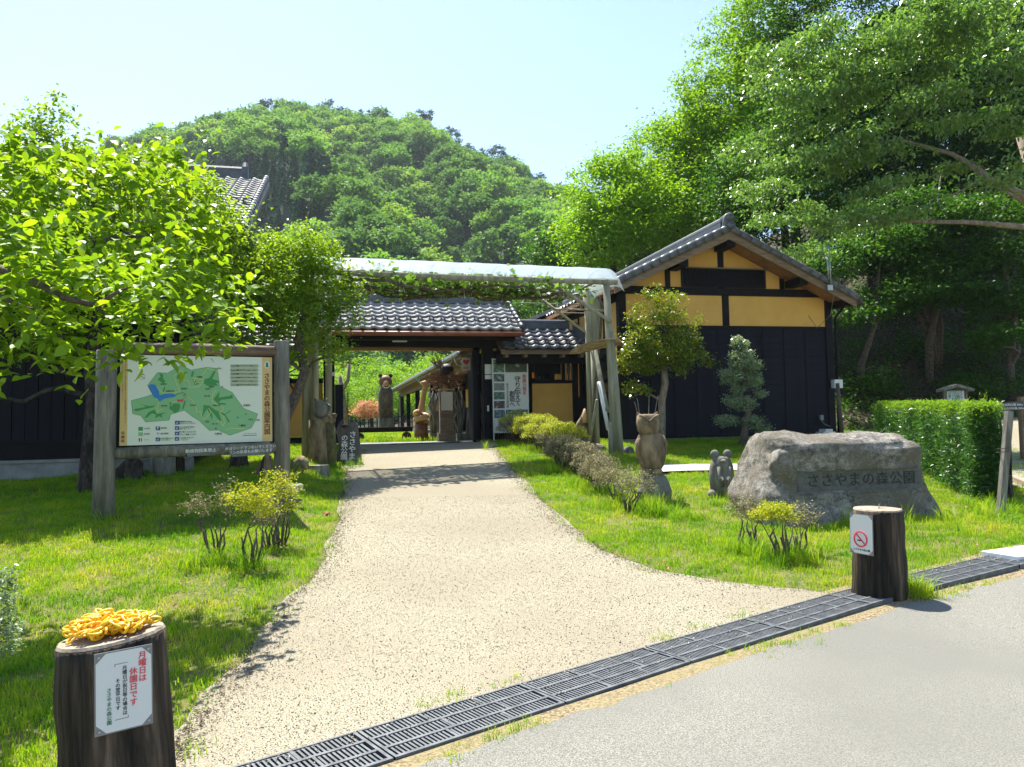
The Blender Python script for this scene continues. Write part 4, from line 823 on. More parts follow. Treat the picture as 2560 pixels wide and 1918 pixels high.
ribbon('route', [(830, 825), (850, 790), (880, 770), (885, 735)], .005, M['red'], .003); shape('red_label', [(778, 800), (855, 798), (853, 828), (778, 830)], M['red'], .003)
ribbon('compass_arrow', [(385, 535), (325, 480)], .006, M['black'], .001); ribbon('compass_arrow', [(322, 520), (322, 478), (375, 480)], .006, M['black'], .001); ribbon('compass_ring', [(350 + 38 * math.cos(t), 505 + 38 * math.sin(t)) for t in np.linspace(0, 6.283, 19)], .002, M['black'], .001)
shape('legend_box', [(1450, 365), (1812, 368), (1810, 640), (1450, 640)], mat('legend_tint', (.36, .42, .30), .6), .0006)
def txt(s_, x, y, size, m, bold=.01, vert=False, line=1.0, par=None, align='CENTER', d=.003):
    p = mp(x, y, d); o = link('lettering', text_mesh(s_, size, m, bold, vert, line=line, align=align, extr=.0003), par or panel, p, (R(90), 0, 0)); return o
U = PHm / 1150                                         # metres per pixel of the enlarged photo
txt('ささやまの森公園案内図', 1935, 865, 82 * U, M['brown_ink'], .035, True, .93)
txt('兵庫県', 133, 1275, 46 * U, M['brown_ink'], .02, True, 1.1)
shape('logo_disc', [(1937 + 38 * math.cos(t), 378 + 44 * math.sin(t)) for t in np.linspace(0, 6.283, 17)[:-1]], M['paper'], .0012); shape('logo', [(1920, 355), (1937, 345), (1950, 352), (1957, 408), (1918, 408)], M['green_ink'], .002)
for k, w_ in enumerate(('ふれあい館', '水辺の広場', '多目的広場', 'こもれびの森', '展望所', 'つどいの森')): yy = (388, 442, 488, 533, 578, 625)[k]; txt(w_, 1505, yy, 22 * U, M['black'], .01); txt('森の自然を学び体験する場所です。' if k % 2 else '里山の文化を伝える活動を行います。', 1690, yy, 19 * U, M['black'], .005)
for x, y, w_ in ((1290, 1232, '大阪府'), (1663, 880, '京都府'), (1600, 1130, '八幡谷')): txt(w_, x, y, 32 * U, M['black'])
for x, y, w_ in ((610, 605, '駐車場'), (690, 695, '林間広場'), (860, 665, '管理棟'), (1210, 645, '展望台'), (1270, 878, '尾根の道'), (970, 873, '谷の道'), (1150, 1080, '東屋'), (1250, 1108, '西ヶ岳'), (1260, 1167, '峠'), (1540, 1030, '池'), (1710, 1055, '三角点'), (1310, 415, '深山'), (1345, 645, '峠'), (845, 465, '広場'), (1060, 520, '休憩所'), (1150, 760, '池の道'), (620, 880, '南の道'), (1810, 1062, '林道'), (1160, 672, '炭焼き'), (1650, 988, '谷')): txt(w_, x, y, 24 * U, M['black'])
for x, y, c_ in ((340, 1168, 'map_dark'), (340, 1235, 'map_light'), (545, 1163, 'map_navy'), (545, 1302, 'map_navy'), (777, 1092, 'map_navy'), (777, 1160, 'map_navy'), (777, 1228, 'map_navy'), (777, 1295, 'map_navy')): shape('legend_square', [(x - 27, y - 24), (x + 27, y - 24), (x + 27, y + 24), (x - 27, y + 24)], M[c_], .0012)
txt('P', 545, 1163, 46 * U, M['white_ink'], .03)
for x, y, c_ in ((325, 1308, 'black'), (350, 1308, 'red')): shape('pictogram', [(x - 8, y - 20), (x + 8, y - 20), (x + 5, y + 22), (x - 5, y + 22)], M[c_], .0012)
for x, y in ((545, 1302), (777, 1092), (777, 1160), (777, 1228), (777, 1295)): ribbon('pictogram', [(x - 15, y + 12), (x + 14, y - 12)], .004, M['white_ink'], .002); ribbon('pictogram', [(x - 14, y - 6), (x + 4, y + 14), (x + 15, y + 10)], .003, M['white_ink'], .002)
ribbon('pictogram', [(545, 1222), (545, 1250)], .004, M['black'], .001); ribbon('pictogram', [(528, 1222), (562, 1222)], .005, M['black'], .001)
for x, y, w_ in ((413, 1165, '人工林'), (413, 1235, '自然林'), (410, 1308, 'トイレ'), (615, 1160, '駐車場'), (625, 1230, '案内看板'), (655, 1290, '火気を使わない'), (640, 1312, 'でください'), (885, 1080, '動植物を大切に'), (905, 1103, '採らないでください'), (900, 1148, 'ゴミは各自で持ち'), (880, 1170, '帰りましょう'), (905, 1208, '車の乗り入れはでき'), (905, 1240, 'ませんご遠慮ください'), (900, 1283, '犬は放さないで'), (870, 1308, 'ください')): txt(w_, x, y, 23 * U, M['black'])
ribbon('scale_bar', [(1608, 1252), (1795, 1248)], .006, M['black'], .001); txt('0   100   200   300   400m', 1705, 1228, 16 * U, M['black'])
for x_ in (128, 160): txt('里山の自然にふれあい四季折々の景色をお楽しみください公園内の動植物を大切にしましょう', x_, 700 if x_ == 160 else 530, (19 if x_ == 160 else 14) * U, M['brown_ink'], .0, True, 1.0)
def plaque(name, label, pts, lines, size):
    q = [onb(*p) for p in pts]; cxp = sum(a for a, b in q) / 4; czp = sum(b for a, b in q) / 4
    o = part(name, MB().poly([(a, -.10, b) for a, b in q], None, (0, .022, 0)), mat('grey_plaque', (.09, .095, .09), .9, (.17, .175, .16), 18, .3, 60, stretch=(.2, 1, 1)), board, label=label)
    an_ = math.atan2(q[1][1] - q[0][1], q[1][0] - q[0][0])
    for k, s_ in enumerate(lines): link('lettering', text_mesh(s_, size, M['white_ink'], .014, extr=.0006), o, (cxp, -.102, czp + (len(lines) - 1) * size * .55 - k * size * 1.15), (R(90), -an_, 0))
plaque('plaque', 'small grey plaque with one line of white writing', [(467, 1141), (537, 1137), (533, 1112), (465, 1117)][::1], ['動植物採集禁止'], .047)
plaque('plaque', 'wider grey plaque with two lines of white writing', [(577, 1142), (674, 1135), (672, 1104), (572, 1112)], ['犬はリードでつないでください', 'フンの処理もお願いします'], .041)

# ---- sawn log posts at the road
def sawn_log(name, label, px, py, Y, r, tilt, cut):
    P = at(px, py, Y); z = Tz(P[0], P[1]); hh = P[2] - z; t = thing(name, label, 'log post', (P[0] + math.sin(tilt) * hh, P[1], z - .02)); t.rotation_euler = (0, -tilt, 0)
    n = 40; mb = MB(); secs = []
    zs = np.concatenate([[-.1], np.linspace(0, hh - .012, 14)])
    for z_ in zs: secs.append((z_, .0, 0, r * (1.10 - .11 * min(1, max(0, z_) / hh) + (.03 if z_ < .05 else 0)), r * (1.08 - .1 * min(1, max(0, z_) / hh))))
    mb.loft(secs, n, .07, px * .01, 5); o = n * (len(secs) - 1)
    for i in range(n * len(secs)): x, y, z_ = mb.v[i]; k = max(0, z_) / hh; f = 1 - .035 * max(0, math.sin(math.atan2(y, x) * 7 + px)) ** 6; mb.v[i] = (x * f, y * f, z_ + cut * x * k ** 3)
    b = part('log', mb, M['log_bark'], t, True)
    top = MB(); ring = mb.v[o:o + n]; top.add([(x * .985, y * .985, z_ + .002) for x, y, z_ in ring] + [(x * .95, y * .95, z_ + .012) for x, y, z_ in ring] + [(0, 0, hh + .0)], [(i, (i + 1) % n, (i + 1) % n + n, i + n) for i in range(n)] + [(i + n, (i + 1) % n + n, 2 * n) for i in range(n)])
    part('cut_top', top, M['log_top'], t); return t, hh
lt, lh = sawn_log('sawn_log_post', 'dark sawn log at the bottom left with yellow chain on top and closing day notice', 278, 1570, 2.70, .174, R(3), .055)
rt_, rh_ = sawn_log('sawn_log_post', 'dark sawn log beside the drain on the right with a no smoking notice', 2194, 1264, 5.6, .172, R(-1), .0)
part('hook', MB().tube([(0, -.02, rh_), (0, -.02, rh_ + .035)], .004, 6), M['steel'], rt_)
def notice(par, cx_, z, yaw, roll, w, h, dist):
    f = bpy.data.objects.new('notice', None); c = .13
    e = MB().box((-w / 2, 0, -h / 2), (w / 2, .003, h / 2)).mesh('notice', M['grey_plate'])
    o = link('notice', e, par, (-math.sin(yaw) * dist + cx_, -math.cos(yaw) * dist, z), (0, roll, -yaw)); bpy.data.objects.remove(f)
    k = .17 * w; a, b = w / 2 * .955, h / 2 * .965
    oc = [(-a + k, -b), (a - k, -b), (a, -b + k), (a, b - k), (a - k, b), (-a + k, b), (-a, b - k), (-a, -b + k)]
    link('sheet', MB().poly([(x, -.0015, z_) for x, z_ in oc], None, (0, .001, 0)).mesh('sheet', M['paper']), o)
    for sx in (-1, 1):
        for sz in (-1, 1): link('screw', MB().tube([(sx * (a - k * .3), -.004, sz * (b - k * .3)), (sx * (a - k * .3), 0, sz * (b - k * .3))], .004, 8).mesh('screw', M['steel']), o)
    return o
n1 = notice(lt, 0, lh - .15, R(-38), R(2), .175, .262, .180)
def nt(s_, x, z, size, m, bold, line=1.0, par=None): link('lettering', text_mesh(s_, size, m, bold, True, line=line, extr=.0003), par or n1, (x, -.0028, z), (R(90), 0, 0))
nt('月曜日は', .056, .062, .0255, M['red'], .022, .98); nt('休園日です', .028, .002, .0255, M['red'], .022, .98)
nt('月曜日が祝日等の場合は', .002, -.003, .0148, M['black'], .012, .98); nt('その翌平日です', -.019, -.012, .0148, M['black'], .012, .98); nt('ささやまの森公園', -.045, -.045, .0150, M['green_ink'], .015, .98)
for x_, z_, l_ in ((.0, .086, 1), (0, -.092, -1)): link('bracket_line', MB().box((-.028 + x_, -.0028, z_), (.012 + x_, -.002, z_ + .001)).box((-.028 + x_ if l_ > 0 else .011, -.0028, z_ - (.008 if l_ > 0 else 0)), ((-.027 + x_) if l_ > 0 else .012, -.002, z_ + (0 if l_ > 0 else .008))).mesh('bracket_line', M['black']), n1)
n2 = notice(rt_, 0, rh_ - .175, R(62), 0, .19, .285, .186)
link('prohibition_ring', MB().tube([(.052 * math.cos(t) - .005, -.003, .052 * math.sin(t) - .035) for t in np.linspace(0, 6.2832, 29)], .0062, 4, False).tube([(-.04, -.003, .0), (.03, -.003, -.07)], .005, 4).mesh('prohibition_ring', M['red']), n2)
link('cigarette', MB().box((-.032, -.0026, -.05), (.01, -.002, -.04)).mesh('cigarette', M['black']), n2)
link('lettering', text_mesh('ささやまの森公園', .0175, M['black'], .012, extr=.0003), n2, (0, -.0028, -.112), (R(90), 0, 0))
# yellow plastic chain heaped on the left log
ch = thing('plastic_chain', 'heap of bright yellow plastic chain lying on top of the left log', 'chain', lt.matrix_basis @ Vector((0, 0, lh + .012))); ch.rotation_euler = (0, -R(3 + 3), 0)
lk = MB().tube([((.017 if abs(math.cos(t)) > .2 else .017) * 0 + (.009 + 0) * math.cos(t) + (0), (.024) * math.sin(t), 0) for t in np.linspace(0, 2 * math.pi, 13)], .0043, 5, False).mesh('chain_link', M['yellow_plastic'], smooth=True)
ps = []; a_, x, y = 0, -.11, 0
for k in range(190):
    a_ += rnd.gauss(0, .75); nxp, nyp = x + .034 * math.cos(a_), y + .034 * math.sin(a_)
    if (nxp + .01) ** 2 / .150 ** 2 + (nyp - .005) ** 2 / .115 ** 2 > 1: a_ += 2.4 + rnd.random(); nxp, nyp = x + .028 * math.cos(a_), y + .028 * math.sin(a_)
    if (nxp + .01) ** 2 / .155 ** 2 + nyp ** 2 / .125 ** 2 > 1: nxp, nyp = x * .6, y * .6
    x, y = nxp, nyp; rr_ = math.hypot(x / .15, y / .12); ps.append((x, y, a_, max(.004, (k / 190) * .062 * (1 - rr_ ** 2 * .75) + rnd.uniform(0, .008))))
for k, (x, y, a_, z) in enumerate(ps): link('chain_link', lk, ch, (x, y, z), (rnd.gauss(0, .35) , (math.pi / 2 * (k % 2)) * .8 + rnd.gauss(0, .3), a_ - math.pi / 2), 1.05)

# ---- engraved boulder
RP = G(2110, 1300); RP.y += .5; bl_ = thing('name_boulder', 'huge mottled boulder with a sunk panel of carved black letters', 'boulder', (RP.x, RP.y, Tz(RP.x, RP.y)), R(9))
RY = RP.y - .45
def bx_(px): return (px - 2110) / pxm(RY)
Hh = (1310 - 1080) / pxm(RY) + .04
n = 72; mb = MB()
prof = [(-.12, -.97, 1.18, -.64, .6), (.0, -.97, 1.17, -.62, .6), (.10, -.97, 1.14, -.60, .6), (.24, -.96, 1.09, -.585, .58), (.36, -.93, 1.04, -.575, .55), (.48, -.92, .99, -.565, .53), (.56, -.90, .96, -.55, .5), (.64, -.86, .94, -.57, .47), (.72, -.84, .90, -.585, .43), (.79, -.81, .86, -.54, .40), (.85, -.76, .79, -.40, .34), (.885, -.70, .70, -.24, .24)]
secs = [(z_, (a + b) / 2, (c + d) / 2, (b - a) / 2, (d - c) / 2, 5.5) for z_, a, b, c, d in prof]
den = []
for i in range(len(secs) - 1):
    for q_ in range(5): t_ = q_ / 5; den.append(tuple(s0 + (s1 - s0) * t_ for s0, s1 in zip(secs[i], secs[i + 1])))
den.append(secs[-1]); mb.loft(den, n, 0)
px0, px1, pz0, pz1 = -.63, .86, .27, .51
def rockd(p):
    P = Vector(p); d = mnoise.fractal(P * 1.4 + Vector((3, 1, 7)), 1, 2, 4) * .06 + (abs(mnoise.noise(P * 2.3 + Vector((5, 5, 5)))) - .2) * .13 + mnoise.fractal(P * 7, 1, 2, 3) * .02
    inp = (px0 - .02 < p[0] < px1 + .02) and (pz0 - .02 < p[2] < pz1 + .02) and p[1] < 0
    c = Vector((P.x * .7, P.y, (P.z - .45) * .8)).normalized()
    q = P + c * d * (0 if inp else 1)
    return (q.x, max(q.y, -.50) if False else q.y, q.z)
mb.v = [rockd(p) for p in mb.v]
# cut the panel: flatten everything in front of the recess plane
def yp(x): return -.515
mb.v = [(x, yp(x) + 0 if (px0 < x < px1 and pz0 < z < pz1 and y < -.2) else y, z) for x, y, z in mb.v]
topo = part('rock', mb, M['rock'], bl_, True)
plq = part('sunk_panel', MB().box((px0 + .01, -.522, pz0 + .01), (px1 - .01, -.48, pz1 - .01)), mat('cut_granite', (.06, .062, .055), .8, (.115, .115, .10), 20, .2, 90), bl_)
fr_ = MB()
for k, c_ in enumerate('ささやまの森公園'): link('lettering', text_mesh(c_, .155, M['black'], .006, extr=.002), bl_, (px0 + .19 + k * .163, -.526, (pz0 + pz1) / 2 + .002), (R(90), 0, 0))

# ---- carved figures
def fig(name, label, px, py, cat='statue', rz=0, group=None):
    p = G(px, py); return thing(name, label, cat, p, rz, group), pxm(p.y)
ow, s_ = fig('owl_statue', 'carved wooden owl standing on a stump with thin sticks rising from its head', 1632, 1250)
ow.scale = (1.14, 1.14, 1.0); Sm = M['statue']
part('stump_base', MB().loft([(-.05, .01, 0, .19, .17, 3), (.12, .02, 0, .185, .16, 3), (.28, .02, 0, .14, .13, 2.6), (.36, .0, 0, .10, .10, 2)], 20, .25, 3, 6), M['statue_grey'], ow)
part('feet', MB().blob((-.07, -.07, .36), (.075, .07, .05), 12, 6, .1).blob((.035, -.07, .36), (.075, .07, .05), 12, 6, .1).tube([(-.1, -.13, .33), (-.1, -.13, .40)], .008, 5), Sm, ow, True)
bod = part('body', MB().loft([(.36, 0, 0, .09, .09), (.44, .0, -.005, .13, .12), (.58, .005, -.01, .158, .135), (.70, .0, 0, .155, .13), (.80, -.015, 0, .135, .115), (.86, -.02, 0, .10, .095)], 22, .08, 5, 7), Sm, ow, True)
for sx in (-1, 1): part('wing', MB().loft([(.46, sx * .10, .03, .025, .05), (.58, sx * .145, .02, .03, .08), (.72, sx * .15, .01, .032, .085), (.82, sx * .11, 0, .03, .06)], 12, .1, 2), Sm, ow, True)
hd = part('head', MB().loft([(.83, -.035, -.01, .08, .08, 2.5), (.88, -.035, -.015, .115, .105, 3), (.98, -.035, -.015, .128, .11, 3), (1.07, -.035, -.01, .118, .10, 3), (1.09, -.035, 0, .10, .08, 3)], 28, .05, 8, 9), Sm, ow, True)
link('brow', MB().tube([(-.14, -.115, 1.075), (-.085, -.128, 1.05), (-.035, -.135, 1.0), (.015, -.128, 1.05), (.07, -.115, 1.075)], .014, 6).mesh('brow', Sm), hd)
for sx in (-1, 1): link('eye_ring', MB().tube([(-.035 + sx * .055 + .034 * math.cos(t), -.124, .985 + .038 * math.sin(t)) for t in np.linspace(0, 6.283, 13)], .007, 5, False).mesh('eye_ring', M['bark_pale']), hd)
for sx in (-1, 1): link('ear', MB().loft([(1.06, -.035 + sx * .085, .0, .035, .03), (1.10, -.035 + sx * .10, 0, .02, .02), (1.12, -.035 + sx * .115, 0, .004, .004)], 8).mesh('ear', Sm), hd); link('eye', MB().tube([(-.035 + sx * .048, -.118, 1.0), (-.035 + sx * .048, -.105, 1.0)], .026, 12).mesh('eye', M['statue']), hd)
link('beak', MB().loft([(.92, -.035, -.12, .005, .005), (.96, -.035, -.125, .02, .025), (1.0, -.035, -.115, .012, .01)], 8).mesh('beak', Sm), hd)
for (x_, h_, dx) in ((-.12, .20, -.02), (-.135, .16, -.035), (-.02, .22, .01), (.045, .22, .04)): part('stick', MB().tube([(x_, 0, 1.07), (x_ + dx, 0, 1.07 + h_), (x_ + dx * 1.3, 0, 1.07 + h_ * 1.15)], .004, 5), M['twig'], ow)
be, s_ = fig('small_bear_statue', 'squat grey carved bear with two round ears left of the boulder', 1806, 1240); be.scale = (1.12,) * 3
part('body', MB().loft([(.0, 0, 0, .10, .09), (.10, 0, 0, .135, .11), (.22, 0, 0, .15, .12), (.34, 0, 0, .135, .11), (.42, 0, 0, .105, .09), (.45, 0, 0, .08, .07)], 22, .06, 4, 6), M['statue_grey'], be, True)
for sx in (-1, 1): part('ear', MB().blob((sx * .072, 0, .475), (.052, .04, .055), 12, 8, .05), M['statue_grey'], be, True); part('paw', MB().blob((sx * .13, -.06, .03), (.055, .07, .05), 12, 6, .1), M['statue_grey'], be, True); part('button_eye', MB().tube([(sx * .04, -.142, .21), (sx * .04, -.112, .21)], .022, 12), M['white_ink'], be); part('arm', MB().tube([(sx * .06, -.10, .34), (sx * .05, -.125, .2), (sx * .03, -.12, .12)], [.02, .022, .018], 8), M['statue_grey'], be, True)
part('snout', MB().blob((0, -.09, .40), (.035, .04, .025), 10, 6).blob((0, -.10, .08), (.045, .04, .04), 10, 6), M['statue_grey'], be, True)
fc, s_ = fig('peaked_carving', 'yellowish carved figure with pointed hood beside the back pergola post', 1457, 1120)
part('body', MB().loft([(-.05, 0, 0, .12, .1), (.15, 0, 0, .17, .13), (.35, -.02, 0, .16, .12), (.5, -.03, 0, .11, .09), (.56, .0, 0, .10, .08), (.66, .04, 0, .07, .06), (.78, .05, 0, .03, .03), (.82, .05, 0, .01, .01)], 18, .2, 6, 6), Sm, fc, True); part('hood', MB().loft([(.52, .05, -.06, .07, .05), (.66, .05, -.05, .055, .04), (.82, .055, -.03, .015, .015)], 12), M['statue_tan'], fc, True)
# left group
o1, s_ = fig('perched_owl_statue', 'pale carved owl with raised ears on a thick stump left of the name slab', 806, 1160)
part('stump_base', MB().loft([(-.1, -.03, 0, .24, .2), (.3, -.02, 0, .21, .18), (.62, -.04, 0, .2, .17), (.8, -.05, 0, .18, .15)], 20, .15, 2, 5), M['statue'], o1, True)
part('body', MB().blob((-.02, 0, .98), (.17, .15, .17), 16, 10, .12, 3, 6), M['statue_grey'], o1, True)
for sx, tz in ((-1, .12), (1, .1)): part('ear', MB().tube([(-.02 + sx * .06, 0, 1.08), (-.03 + sx * .10, 0, 1.18), (-.03 + sx * .05, 0, 1.13)], [.035, .03, .02], 8), M['statue_grey'], o1, True)
part('beak', MB().tube([(.10, -.03, 1.06), (.17, -.05, 1.03), (.15, -.05, .95)], [.03, .025, .012], 8), M['statue_grey'], o1, True)
part('frog', MB().blob((.12, -.06, .78), (.15, .08, .08), 12, 8, .2, 4, 8).blob((.24, -.08, .86), (.05, .04, .05), 10, 6), M['statue'], o1, True, label='carved frog climbing round the owl stump')
part('side_stump', MB().loft([(-.1, .17, -.05, .12, .1), (.4, .16, -.05, .1, .09), (.72, .14, -.05, .09, .08)], 16, .2, 8), mat('mossy_wood', (.05, .05, .02), .9, (.13, .12, .05), 8), o1, True)
sl_, s_ = fig('name_slab', 'upright grey rough edged wooden slab with white painted park name', 868, 1160, 'sign', R(6))
out = [(-.27, -.05), (.25, -.05), (.265, .06), (.25, .3), (.21, .55), (.20, .72), (.17, .76), (.02, .75), (-.03, .69), (-.06, .82), (-.10, .80), (-.14, .74), (-.2, .60), (-.17, .52), (-.14, .3), (-.19, .14), (-.26, .16)]
part('slab', MB().poly([(x, -.04, z) for x, z in out], None, (0, .08, 0)), mat('slate_grey_wood', (.03, .03, .03), .8, (.12, .12, .115), 5, .6, 30, stretch=(1, 1, .3), color3=(.065, .067, .068)), sl_)
part('root_flare', MB().loft([(-.05, -.2, -.06, .10, .06), (.08, -.17, -.05, .06, .04), (.16, -.22, -.05, .03, .02)], 10, .4, 4, 9).blob((-.02, -.07, .70), (.06, .03, .04), 10, 6, .4), M['bark'], sl_)
link('lettering', text_mesh('ささやま', .135, M['white_ink'], .022, True, line=.98, extr=.002), sl_, (.10, -.043, .33), (R(90), R(3), 0)); link('lettering', text_mesh('の森公園', .125, M['white_ink'], .02, True, line=.92, extr=.002), sl_, (-.045, -.043, .30), (R(90), R(3), 0))
o2, s_ = fig('mole_carving', 'little brown mole-like wood carving low in the grass before the pole', 752, 1182)
part('body', MB().tube([(-.13, 0, -.02), (-.05, 0, .10), (.04, -.02, .20), (.08, -.06, .17), (.12, -.1, .06)], [.12, .12, .085, .07, .035], 12), M['statue'], o2, True)
o3, s_ = fig('log_seat', 'low grey sawn log seat in the grass beside the mole carving', 797, 1188, 'seat')
part('log', MB().tube([(0, 0, -.05), (0, 0, .16)], [.165, .16], 20), M['statue_grey'], o3)
o4, s_ = fig('dark_carving', 'dark gnarled carved lump under the left part of the map board', 325, 1197, 'carving')
part('lump', MB().loft([(-.05, 0, 0, .2, .17, 3), (.1, 0, 0, .2, .17, 3), (.22, .02, 0, .17, .15), (.3, .03, 0, .08, .08)], 20, .5, 9, 7), M['bark'], o4)
for i_, (px, py, r, h, mm, lb) in enumerate(((407, 1185, .19, .34, 'statue_grey', 'pale thick log seat seen under the middle of the map board'), (440, 1178, .15, .30, 'log_bark', 'darker log seat touching the pale one under the map board'))):
    o5, s_ = fig('log_seat', lb, px, py, 'seat', group='log seats under the map board'); part('log', MB().tube([(0, 0, -.05), (0, 0, h)], [r, r * .97], 18), M[mm], o5)
o6, s_ = fig('stump', 'dark tapering tree stump under the right part of the map board', 597, 1168, 'stump'); part('stump', MB().loft([(-.05, 0, 0, .19, .17), (.1, 0, 0, .15, .14), (.4, 0, 0, .12, .11), (.55, 0, 0, .12, .11)], 14, .2, 3), M['bark'], o6, True)
o7, s_ = fig('tent_carving', 'small triangular brown carving leaning at the right board post', 655, 1190, 'carving'); part('body', MB().poly([(-.18, -.03, -.03), (.14, -.03, -.03), (.12, -.03, .30), (.06, -.03, .33)], None, (0, .12, 0)), M['statue'], o7); part('stripe', MB().poly([(-.05, -.04, .0), (.02, -.04, 0), (.05, -.04, .30), (.03, -.04, .3)], None, (0, .008, 0)), M['bark'], o7)
o8, s_ = fig('driftwood', 'grey driftwood lying like an open jawed animal head behind the bare azaleas', 722, 1262, 'driftwood')
part('upper_jaw', MB().tube([(-.25, .05, .02), (-.1, 0, .10), (.03, -.02, .16), (.17, -.03, .23), (.19, -.03, .235)], [.08, .09, .085, .035, .01], 10).blob((-.0, -.03, .2), (.06, .05, .05), 10, 6, .3, 2, 9), mat('bleached_wood', (.20, .19, .17), .9, (.44, .43, .40), 16, .8, 40), o8); part('lower_jaw', MB().tube([(-.1, 0, .03), (.06, -.03, .04), (.17, -.03, .055)], [.05, .03, .015], 8), M['statue_grey'], o8)

# ---- inside the gate
def gfig(name, label, px, Y, cat='statue'):
    P = at(px, 1050, Y); z = Tz(P[0], P[1]); return thing(name, label, cat, (P[0], P[1], z), A), pxm(Y)
t, s_ = gfig('bear_pillar', 'tall brown carved bear with round belly disc seen through the gate', 965, 23)
zf = lambda py, Y: at(965, py, Y)[2] - .974
z0_ = .36
part('pedestal', MB().loft([(z0_, 0, 0, .23, .2, 5), (z0_ + .3, 0, 0, .22, .19, 5)], 16), M['statue_grey'], t)
part('body', MB().loft([(z0_ + .3, 0, 0, .20, .17, 3), (z0_ + .7, 0, 0, .215, .18, 3), (1.35, 0, 0, .22, .18, 2.6), (1.52, 0, 0, .2, .16), (1.6, 0, 0, .12, .12)], 18, .05, 1), mat('dark_carving', (.05, .04, .028), .85, (.14, .12, .09), 6), t, True)
part('belly_disc', MB().tube([(0, -.2, 1.25), (0, -.17, 1.25)], .12, 18), M['statue'], t)
hd = part('head', MB().blob((0, 0, 1.76), (.2, .17, .2), 16, 10), M['statue_brown'], t, True)
for sx in (-1, 1): link('ear', MB().blob((sx * .155, 0, 1.94), (.065, .04, .065), 10, 6).mesh('ear', M['bark'], OFF[hd.name], True), hd)
link('muzzle', MB().blob((0, -.15, 1.70), (.085, .07, .09), 12, 8).mesh('muzzle', M['statue_tan'], (0, 0, 0), True), hd)
link('mouth', MB().tube([(.1 * math.sin(a), -.20, 1.66 - .1 * math.cos(a)) for a in np.linspace(-1.6, 1.6, 12)], .014, 5).mesh('mouth', M['white_ink']), hd)
t, s_ = gfig('low_cart', 'black low wheeled bench under the carved bear behind the gate', 955, 22)
part('deck', MB().box((-.8, -.25, .25), (.85, .25, .39)), M['black_wood'], t)
for x_ in (-.65, .68): part('wheel', MB().tube([(x_, -.3, .12), (x_, -.2, .12)], .13, 16), M['bark'], t)
t, s_ = gfig('snake_carving', 'tan carving of a coiled long necked snake on a red brown stump behind the gate', 1053, 21)
part('stump', MB().loft([(0, 0, 0, .21, .19), (.25, 0, 0, .19, .18), (.48, 0, 0, .17, .16)], 18, .08), M['statue_brown'], t, True)
part('coils', MB().tube([(.15 * math.cos(a), .13 * math.sin(a), .50 + a * .028) for a in np.linspace(0, 10.5, 34)], [.085] * 34, 9), M['statue_tan'], t, True)
part('neck', MB().tube([(-.02, 0, .8), (.03, 0, 1.0), (.08, 0, 1.3), (.13, 0, 1.5), (.09, -.03, 1.6), (.0, -.05, 1.58)], [.1, .085, .075, .075, .08, .05], 10), M['statue_tan'], t, True); part('leaf_sprig', MB().poly([(-.02, -.05, 1.6), (-.16, -.05, 1.7), (-.05, -.05, 1.74)], None, (0, .01, 0)), M['map_light'], t)
t, s_ = gfig('info_pedestal', 'brown wooden donation pedestal with glass case right of the snake carving', 1118, 19.6, 'pedestal')
part('base', MB().box((-.25, -.15, 0), (.2, .15, .22)), M['barge'], t); part('case', MB().box((-.2, -.12, .221), (.16, .12, .78)), M['barge'], t); part('glass_case', MB().box((-.17, -.13, .80), (.13, .1, 1.28)), M['glass'], t)
for x_ in (-.2, .13): part('frame', MB().box((x_, -.135, .781), (x_ + .03, .12, 1.32)), M['barge'], t)
part('lid', MB().box((-.21, -.14, 1.321), (.17, .13, 1.36)), M['statue_tan'], t)
t, s_ = gfig('beetle_carving', 'huge horned black beetle in a nest of brown twigs on a post behind the gate', 1118, 20.5)
part('post', MB().tube([(-.03, 0, .9), (-.03, 0, 1.75)], .06, 8), M['statue_tan'], t, True)
part('beetle', MB().blob((0, -.05, 1.92), (.19, .2, .16), 16, 10), M['black'], t, True)
part('horn', MB().tube([(.1, -.1, 2.0), (.16, -.15, 2.15), (.12, -.15, 2.3)], [.03, .025, .01], 6).tube([(.3, -.1, 2.0), (.4, -.1, 2.15)], [.02, .008], 5), M['bark_pale'], t, True)
tw = MB()
for k in range(150):
    a = rg.uniform(0, 6.28); r0 = rg.uniform(.1, .3); r1 = rg.uniform(.35, .75); zc = rg.uniform(1.45, 1.85); up_ = rg.normal(-.04, .08)
    p = Vector((r0 * math.cos(a), .4 * r0 * math.sin(a), zc)); q = Vector((r1 * math.cos(a + rg.normal(0, .4)), .5 * r1 * math.sin(a), zc + up_)); m_ = (p + q) / 2 + Vector((rg.normal(0, .06), 0, rg.normal(0, .07))); tw.tube([p, m_, q], [.018, .013, .004], 4, False)
part('nest', tw, mat('red_twigs', (.14, .06, .03), .85, (.33, .20, .12), 14), t, kind='stuff')
tw = MB()
for k in range(26): a = rg.uniform(2.6, 4.2); p = Vector((-.3 * rg.random(), 0, 1.95)); q = p + Vector((-.5 * rg.random(), 0, .15 + .4 * rg.random())); tw.tube([p, (p + q) / 2 + Vector((0, 0, .1 * rg.random())), q], [.016, .01, .003], 4, False)
part('twig_spray', tw, M['bark_pale'], t, kind='stuff')
